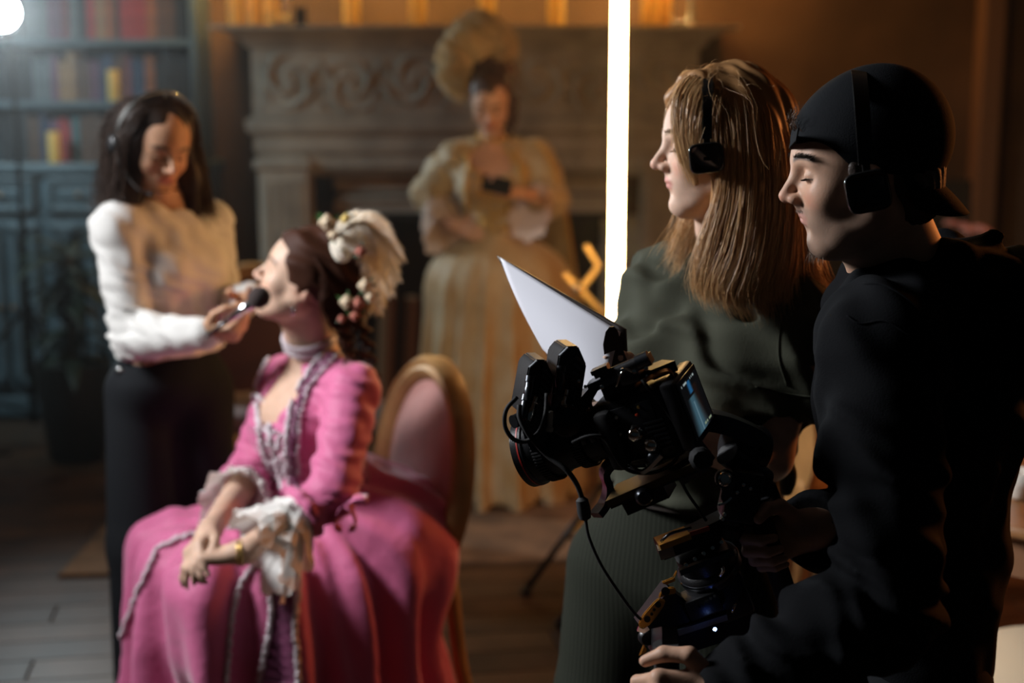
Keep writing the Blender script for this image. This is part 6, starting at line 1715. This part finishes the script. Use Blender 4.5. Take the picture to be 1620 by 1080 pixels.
# lens foot, hanging curved handle
MB().sweep(spline([L(.052,.0,-.036), Rg(957,745,.02), Rg(962,770,.02), Rg(957,795,.02), Rg(943,815,.01)], 16), .026, .010, (.2,-1,0)).build('lens_support', M_gun, cam_r, auto=40)
# dovetail plate
dp = MB().sweep([Rg(969,784,-.01), Rg(1112,722,-.05)], .070, .010, (.15,1,0)).build('base_plate', mat('plate_edge', (.09,.065,.035), .35, .7), cam_r, auto=40)
MB().sweep([Rg(972,790,-.01), Rg(1108,731,-.05)], .055, .008, (.15,1,0)).build('plate_rail', M_gun, dp, auto=40)
MB().sweep([Rg(995,796,-.01), Rg(1060,768,-.03)], .050, .018, (.15,1,0)).build('plate_block', M_cam, dp, auto=40)
MB().lathe(Rg(1018,783,-.055), (0,-1,0), [(0,.012),(.010,.012),(.014,.009),(.0145,.001)], 20).build('lock_knob', M_gun, dp, auto=40)
MB().sweep([Rg(1078,742,-.03), Rg(1112,722,-.05)], .045, .030, (.15,1,0)).build('battery_block', M_cam, dp, auto=40)
MB().lathe(Rg(1108,724,-.075), (0,-1,.1), [(0,.016),(.014,.016),(.018,.012),(.0185,.001)], 10).build('clamp_knob', M_rub, dp, auto=40)
MB().sweep(spline([L(.03,.05,-.035), L(.005,.062,-.050), L(-.030,.060,-.034)], 10), .010, .005, (0,1,0)).build('strap_lug', mat('silver', (.8,.82,.85), .15, 1), body_c, auto=40)
# top rail, rod and cold shoe
tr_ = MB().sweep([Rg(934,612,-.02), Rg(1030,566,-.04)], .028, .013, (.1,1,0)).build('top_rail', M_gun, cam_r, auto=40)
MB().cyl(Rg(952,598,-.03), Rg(1022,568,-.045), .0085, n=16).build('rod', M_cam, tr_, auto=40)
MB().cyl(Rg(1008,574,-.042), Rg(1027,566,-.046), .0105, n=16).build('rod_end', M_gun, tr_, auto=40)
MB().sweep([Rg(937,589,-.03), Rg(962,578,-.035)], .020, .006, (.1,1,0)).sweep([Rg(941,594,-.03), Rg(965,583,-.035)], .012, .008, (.1,1,0)).build('cold_shoe', M_cam, tr_, auto=40)
MB().box(Rg(985,606,-.0), (.050,.045,.030), RCm, .004).build('top_block', M_cam, tr_, auto=40)
MB().box(Rg(1000,590,-.03), (.030,.03,.022), RCm, .003).build('rail_clamp', M_gun, tr_, auto=40)
MB().tube(spline([Rg(975,612,-.05), Rg(982,592,-.055), Rg(990,584,-.055), Rg(1000,588,-.055)], 14), .0016, 6).build('wire_lever', M_chr, tr_, True)
for x, y in ((985,585),(1003,587),(952,612),(1022,582)): MB().lathe(Rg(x, y, -.06), (0,-1,0), [(0,.003),(.003,.003),(.0035,.001)], 10).build('bolt', M_chr, tr_, auto=40)
MB().sweep([Rg(1023,592,-.02), Rg(1060,577,-.01)], .05, .014, (.2,1,0)).build('handle_bridge', M_cam, cam_r, auto=40)
MB().sweep(spline([Rg(1020,602,-.045), Rg(1038,592,-.05), Rg(1056,586,-.05), Rg(1064,592,-.045)], 10), .010, .003, (.1,1,.2)).build('screen_arm', mat('copper_edge', (.5,.25,.10), .3, .8), cam_r, auto=40)
# two wireless boxes with angular bodies, cooling fins, plugs
def finbox(cx, cy, w_, h_, d, ang, label_side):
    R = eulR(0, ang, 0) @ eulR(0, 0, 18); c = Rg(cx, cy, d); w_ *= PX; h_ *= PX; dp_ = .045
    pr = [(-w_/2, -h_/2), (w_/2, -h_/2), (w_/2, h_*.22), (w_*.12, h_/2), (-w_*.30, h_/2-.002), (-w_/2, h_*.34)]
    n = len(pr); V = [Vector((a, s*dp_/2, b)) for s in (-1, 1) for a, b in pr]
    F = [tuple(range(n)), tuple(range(2*n-1, n-1, -1))] + [(i, n+i, n+(i+1) % n, (i+1) % n) for i in range(n)]
    bm = bmesh.new(); vs = [bm.verts.new(v) for v in V]
    for f in F: bm.faces.new([vs[i] for i in f])
    bmesh.ops.recalc_face_normals(bm, faces=bm.faces); bmesh.ops.bevel(bm, geom=list(bm.edges), offset=.0018, segments=2, affect='EDGES'); bm.verts.index_update()
    mb = MB(); mb.add([c + R @ v.co for v in bm.verts], [[v.index for v in f.verts] for f in bm.faces]); bm.free()
    o = mb.build('motor_box', M_cam, cam_r, auto=40)
    for i in range(6):
        MB().box(c + R @ Vector((w_*.22, -dp_/2-.0008, h_*.28 - i*h_*.115)), (w_*.48, .0035, h_*.045), R @ eulR(0, 38, 0), .0005).build('cooling_fin', M_gun, o)
    MB().sweep([c + R @ Vector((-w_*.48, -dp_/2-.001, h_*.335)), c + R @ Vector((-w_*.24, -dp_/2-.001, h_*.47))], .002, .006, (0,0,1)).build('edge_strip', mat('pale_edge', (.55,.6,.65), .25, .6), o)
    for k, (a, b) in enumerate(((-.34, .10), (-.36, -.24), (-.08, -.26))):
        p0 = c + R @ Vector((w_*a, -dp_/2, h_*b)); p1 = p0 + R @ Vector((-.003-.002*k, -.012, -.026))
        MB().lathe(p0 + (p0-p1)*.2, p1-p0, [(0,.0078),(.008,.0078),(.009,.0065),(.016,.0065),(.018,.0072),(.026,.0060),(.034,.0035),(.0341,.001)], 16).build('plug', M_chr if k == 2 else M_gun, o, auto=40)
    return o
finbox(843, 606, 44, 92, .02, 10, 0); finbox(893, 592, 50, 106, .03, 8, 1)
# motor plates below the boxes
def blobplate(name, pts, th, d, m):
    q = [Rg(x, y, d) for x, y in pts]; n = len(q); V = [v + Vector((0, s*th/2, 0)) for s in (-1, 1) for v in q]
    F = [tuple(range(n)), tuple(range(2*n-1, n-1, -1))] + [(i, n+i, n+(i+1) % n, (i+1) % n) for i in range(n)]
    bm = bmesh.new(); vs = [bm.verts.new(v) for v in V]
    for f in F: bm.faces.new([vs[i] for i in f])
    bmesh.ops.recalc_face_normals(bm, faces=bm.faces); bmesh.ops.bevel(bm, geom=[e for e in bm.edges], offset=.0015, segments=2, affect='EDGES'); bm.verts.index_update()
    mb = MB(); mb.add([v.co.copy() for v in bm.verts], [[v.index for v in f.verts] for f in bm.faces]); bm.free()
    return mb.build(name, m, cam_r, auto=40)
blobplate('motor_bracket', [(x, y) for x, y in ((826,640),(868,640),(882,655),(880,672),(866,682),(862,705),(842,712),(830,690),(822,664))], .030, .02, M_cam)
blobplate('motor_bracket', [(870,640),(912,632),(940,600),(946,612),(930,640),(928,662),(908,676),(900,700),(886,706),(874,690),(862,672)], .034, .03, M_cam)
blobplate('motor_bracket', [(878,690),(940,650),(955,662),(950,690),(905,705),(880,706)], .030, .02, M_cam)
MB().cyl(Rg(812,667,-.0), Rg(840,655,.02), .0095, n=18).build('rod', M_gun, cam_r, auto=40)
MB().cyl(Rg(870,676,-.03), Rg(871,650,-.03), .0035, n=10).cyl(Rg(870,676,-.03), Rg(869,682,-.03), .005, n=10).build('white_lever', mat('pale_plastic', (.35,.36,.34), .4), cam_r, auto=40)
MB().lathe(Rg(895,662,-.0), (0,-1,0), [(0,.021),(.020,.021),(.022,.018),(.0225,.001)], 24).build('focus_motor', M_cam, cam_r, auto=40)
for x, y in ((916,602),(926,611),(905,642),(884,632)): MB().lathe(Rg(x, y, .005), (0,-1,0), [(0,.0025),(.0025,.0025),(.003,.0008)], 8).build('bolt', M_chr, cam_r, auto=40)
# cables
def cable(pts, r=.0032, name='cable', m=M_rub, par=None, n=40):
    return MB().tube(spline(pts, n), r, 8).build(name, m, par or cam_r, True)
cable([Rg(818,628,-.02), Rg(801,648,-.03), Rg(799,674,-.03), Rg(812,694,-.03), Rg(832,698,-.03), Rg(852,684,-.03), Rg(863,655,-.03), Rg(865,622,-.02)])
cable([Rg(822,640,-.02), Rg(822,660,-.025), Rg(832,680,-.03), Rg(845,698,-.03), Rg(868,722,-.035), Rg(895,742,-.05), Rg(912,765,-.05), Rg(921,788,-.05)], .0036)
MB().lathe(Rg(920,786,-.05), Rg(926,820,-.05)-Rg(920,786,-.05), [(0,.004),(.004,.0085),(.022,.0095),(.030,.0080),(.033,.003)], 18).build('cable_ferrite', M_rub, cam_r, auto=40)
cable([Rg(926,818,-.05), Rg(932,850,-.05), Rg(952,895,-.05), Rg(985,945,-.05), Rg(1008,974,-.04), Rg(1025,985,-.02)], .0022)
cable([Rg(905,700,-.05), Rg(930,690,-.055), Rg(955,692,-.055), Rg(970,715,-.05), Rg(985,738,-.05), Rg(1010,748,-.055), Rg(1042,745,-.06), Rg(1068,728,-.06), Rg(1075,700,-.06), Rg(1066,668,-.06), Rg(1040,632,-.055), Rg(1015,600,-.05)], .0026)
cable([Rg(936,615,-.01), Rg(934,640,-.01), Rg(944,660,-.02), Rg(952,690,-.04)], .0026)
cable([Rg(1068,738,-.04), Rg(1085,775,-.03), Rg(1105,805,-.01), Rg(1117,823,.0)], .0022)
cable([L(.045,.05,.03), L(.05,.056,.0), L(.03,.058,-.035), L(.0,.056,-.045)], .0022)
# ------------------------------------------------------------------ stabiliser
gb = empty('camera_stabiliser', Rg(1150, 900, .03), 'black and gold handheld stabiliser with a small blue light gripped by the operator', 'stabiliser')
def G(mb, name, m=M_cam, par=gb, **k): return mb.build(name, m, par, auto=40, **k)
arm_ = G(MB().sweep(spline([Rg(1096,662,.05), Rg(1120,664,.03), Rg(1155,672,.02), Rg(1195,690,.02), Rg(1204,700,.02)], 16), .030, .026, (0,1,0)), 'upper_arm', M_gun)
G(MB().lathe(Rg(1150,700,.03), Rg(1216,716,.05)-Rg(1150,700,.03), [(0,.024),(.003,.030),(.018,.0335),(.020,.031),(.024,.0335),(.050,.0345),(.056,.031),(.0565,.001)], 36), 'roll_motor')
G(MB().cyl(Rg(1150,716,.0), Rg(1208,760,.03), .018, n=20), 'motor_neck')
cl2 = blobplate('lens_clamp', [(1131,752),(1137,744),(1150,742),(1160,749),(1162,762),(1156,772),(1164,780),(1163,790),(1145,796),(1139,786),(1142,772),(1132,764)], .012, -.03, M_gun); cl2.parent = gb; cl2.location = -wloc(gb)
MB().lathe(Rg(1147,757,-.038), (0,-1,0), [(0,.010),(.003,.010),(.004,.008),(.001,.006),(.0011,.001)], 22).build('clamp_ring', M_chr, cl2, auto=40)
MB().sweep(spline([Rg(1136,798,-.04), Rg(1148,794,-.04), Rg(1157,786,-.04)], 8), .004, .003, (0,1,0)).build('clamp_lever', mat('silver', (.8,.82,.85), .15, 1), cl2, auto=40)
G(MB().box(Rg(1172,780,.0), (.050,.05,.075), eulR(0,10,0), .008), 'roll_bracket')
G(MB().lathe(Rg(1165,790,-.0), Rg(1158,825,-.0)-Rg(1165,790,-.0), [(0,.014),(.006,.018),(.030,.018),(.034,.016),(.040,.020),(.052,.018)], 24), 'quick_release')
for x, y in ((1176,766),(1166,778),(1146,813),(1143,820),(1187,772)): MB().lathe(Rg(x, y, -.035), (0,-1,0), [(0,.0026),(.003,.0026),(.0035,.0008)], 8).build('bolt', M_chr, gb, auto=40)
G(MB().box(Rg(1204,785,.05), (.050,.04,.040), eulR(0,-22,0), .008).lathe(Rg(1204,765,.03), (.1,-.3,1), [(0,.010),(.006,.010),(.008,.006)], 18), 'handle_mount')
# swing arm down to the pan motor
G(MB().sweep([Rg(1225,790,.04), Rg(1150,822,.02), Rg(1108,843,.0), Rg(1042,868,-.01)], .036, .024, (0,1,0)), 'swing_arm')
MB().sweep([Rg(1090,845,-.022), Rg(1122,835,-.018)], .003, .006, (0,1,0)).build('red_mark', mat('record_red', (.5,.05,.02), .3), gb)
sa = G(MB().sweep([Rg(1040,860,-.015), Rg(1088,842,-.01)], .040, .008, (0,1,0)), 'gold_latch', M_gold)
MB().tube(spline([Rg(1046,856,-.03), Rg(1060,844,-.035), Rg(1080,838,-.03), Rg(1094,834,-.03)], 10), .0022, 8).build('latch_wire', M_gun, sa, True)
G(MB().sweep([Rg(1041,871,-.012), Rg(1064,864,-.012)], .042, .014, (0,1,0)), 'arm_end', mat('pewter', (.22,.21,.19), .3, .8))
ax_ = (Rg(1160,955,.04) - Rg(1100,850,.0)).normalized()
pm = G(MB().lathe(Rg(1102,862,.01), ax_, [(0,.030),(.004,.036),(.030,.038),(.034,.044),(.038,.046),(.052,.046),(.055,.040),(.060,.034),(.085,.034)], 44), 'pan_motor')
MB().lathe(Rg(1102,862,.01) + ax_*.037, ax_, [(0,.0470),(.003,.0475),(.006,.0470)], 44).build('motor_ring', M_gun, pm, auto=40)
for i in range(5): MB().lathe(Rg(1085+14*i, 893-9*i, -.045), (0,-1,.2), [(0,.0028),(.003,.0028),(.0035,.0008)], 8).build('bolt', M_chr, gb, auto=40)
G(MB().sweep([Rg(1075,905,-.03), Rg(1160,872,-.02)], .010, .008, (0,1,0)), 'cross_bar', M_gun)
# gold side plates with holes
def goldplate(pts, d=-.035, th=.004): 
    o = blobplate('gold_plate', pts, th, d, M_gold); o.parent = gb; o.location = -wloc(gb); return o
goldplate([(1046,920),(1066,912),(1070,918),(1052,925)]); goldplate([(1064,912),(1071,900),(1072,903),(1068,914)])
g2 = goldplate([(1041,946),(1044,936),(1058,928),(1068,928),(1070,938),(1055,941)])
MB().lathe(Rg(1053,935,-.038), (-.2,-1,.2), [(0,.006),(.0012,.006),(.0013,.001)], 16).build('plate_hole', M_blk, g2)
g3 = goldplate([(1011,992),(1010,984),(1018,970),(1034,952),(1042,945),(1053,949),(1050,958),(1038,976),(1026,990),(1018,993)])
for x, y, r_ in ((1041,956,.0042),(1035,964,.0022),(1031,971,.0022),(1024,979,.0045)): MB().lathe(Rg(x, y, -.038), (-.1,-1,.1), [(0,r_),(.0012,r_),(.0013,.0005)], 14).build('plate_hole', M_blk, g3)
goldplate([(1010,1038),(1018,1018),(1024,1028),(1020,1033)]); goldplate([(1076,922),(1080,921),(1079,926)])
MB().sweep([Rg(1009,994,-.036), Rg(1018,997,-.036), Rg(1026,992,-.036)], .006, .006, (0,0,1)).build('plate_tip', mat('silver', (.8,.82,.85), .15, 1), gb)
# lower body, control box, blue light
G(MB().sweep([Rg(1030,1000,.0), Rg(1075,940,.01)], .055, .050, (0,1,0)), 'side_block')
G(MB().lathe(Rg(1022,1006,-.02), (.2,-1,0), [(0,.012),(.006,.012),(.010,.009),(.0105,.001)], 18).lathe(Rg(1034,1010,-.02), (.2,-1,0), [(0,.008),(.006,.008),(.010,.006),(.0105,.001)], 18), 'lock_knob')
cb_ = G(MB().sweep([Rg(1030,1014,.0), Rg(1180,966,.03)], .060, .042, (0,1,0)), 'control_box')
MB().sweep([Rg(1072,1000,-.030), Rg(1150,975,-.018)], .004, .010, (.1,1,.3)).build('box_edge', mat('blue_steel', (.16,.22,.30), .25, .8), cb_)
G(MB().box(Rg(1110,950,-.0), (.050,.05,.030), eulR(0,-22,0), .004), 'battery')
for i in range(5): MB().box(Rg(1106+6*i, 958-4*i, -.028), (.0035,.003,.004), None).build('contact', M_chr, gb)
G(MB().box(Rg(1150,935,.02), (.055,.06,.07), eulR(0,-22,0), .008), 'tilt_motor')
MB().tube(spline([Rg(1138,912,-.02), Rg(1144,902,-.025), Rg(1142,896,-.025)], 8), .003, 8).build('chrome_lever', M_chr, gb, True)
MB().tube(spline([Rg(1160,963,-.02), Rg(1163,955,-.025), Rg(1158,968,-.025)], 8), .002, 8).build('chrome_lever', M_chr, gb, True)
MB().lathe(Rg(1131,995,-.040), (0,-1,0), [(0,.0042),(.003,.0042),(.004,.003),(.0045,.0005)], 14).build('light_bezel', M_gun, cb_, auto=40)
MB().lathe(Rg(1131,995,-.0445), (0,-1,0), [(0,.0026),(.001,.0022),(.0015,.0005)], 12).build('blue_led', mat('led_blue', (.3,.5,1), .3, emit=25, ecol=(.35,.55,1.0)), cb_)
l = bpy.data.lights.new('led_light', 'POINT'); l.energy = .004; l.color = (.1,.2,1); l.shadow_soft_size = .004
lo = bpy.data.objects.new('led_light', l); COL.objects.link(lo); lo.parent = gb; lo.location = Rg(1131,998,-.056) - wloc(gb)
# handles
hw = N3(man_J['wrL']); ha = Rg(1050,1022,-.155+.0)
G(MB().cyl((hw[0]-.075, hw[1]+.035, hw[2]+.055), (hw[0]-.062, hw[1]+.040, hw[2]-.14), .0165, n=20), 'lower_handle', M_rub)
G(MB().sweep([Rg(1040,1012,-.02), (hw[0]-.070, hw[1]+.036, hw[2]+.062)], .03, .02, (0,1,0)), 'handle_joint')
hr = N3(man_J['wrR'])
G(MB().cyl((hr[0]-.078, hr[1]-.032, hr[2]+.035), (hr[0]-.025, hr[1]-.020, hr[2]-.115), .0160, n=20), 'side_handle', M_rub)
G(MB().cyl((hr[0]-.030, hr[1]-.0215, hr[2]-.100), (hr[0]-.023, hr[1]-.0195, hr[2]-.122), .0175, n=20), 'handle_end', M_gun)
print('rig', round(time.time()-T0, 1))
# ------------------------------------------------------------------ thin stage haze hanging at the back of the room
hz = MB().box((0, 5.15, 1.69), (8.3, 4.4, 3.36)).build('haze', None)
m_ = bpy.data.materials.new('stage_haze'); m_.use_nodes = True; nt = m_.node_tree; nt.nodes.remove(nt.nodes['Principled BSDF'])
vs_ = nt.nodes.new('ShaderNodeVolumeScatter'); vs_.inputs['Density'].default_value = .0065; vs_.inputs['Anisotropy'].default_value = .72; vs_.inputs['Color'].default_value = (1,1,1,1)
nt.links.new(vs_.outputs[0], nt.nodes['Material Output'].inputs['Volume']); hz.data.materials.append(m_)
tag(hz, 'thin haze glowing around the lamps at the back of the room', 'haze', kind='stuff')
bpy.context.view_layer.update()
tot = sum(len(o.data.loops) - 2*len(o.data.polygons) for o in SC.objects if o.type == 'MESH')
print('triangles', tot, 'objects', len(SC.objects), 'script', round(time.time()-T0, 1))
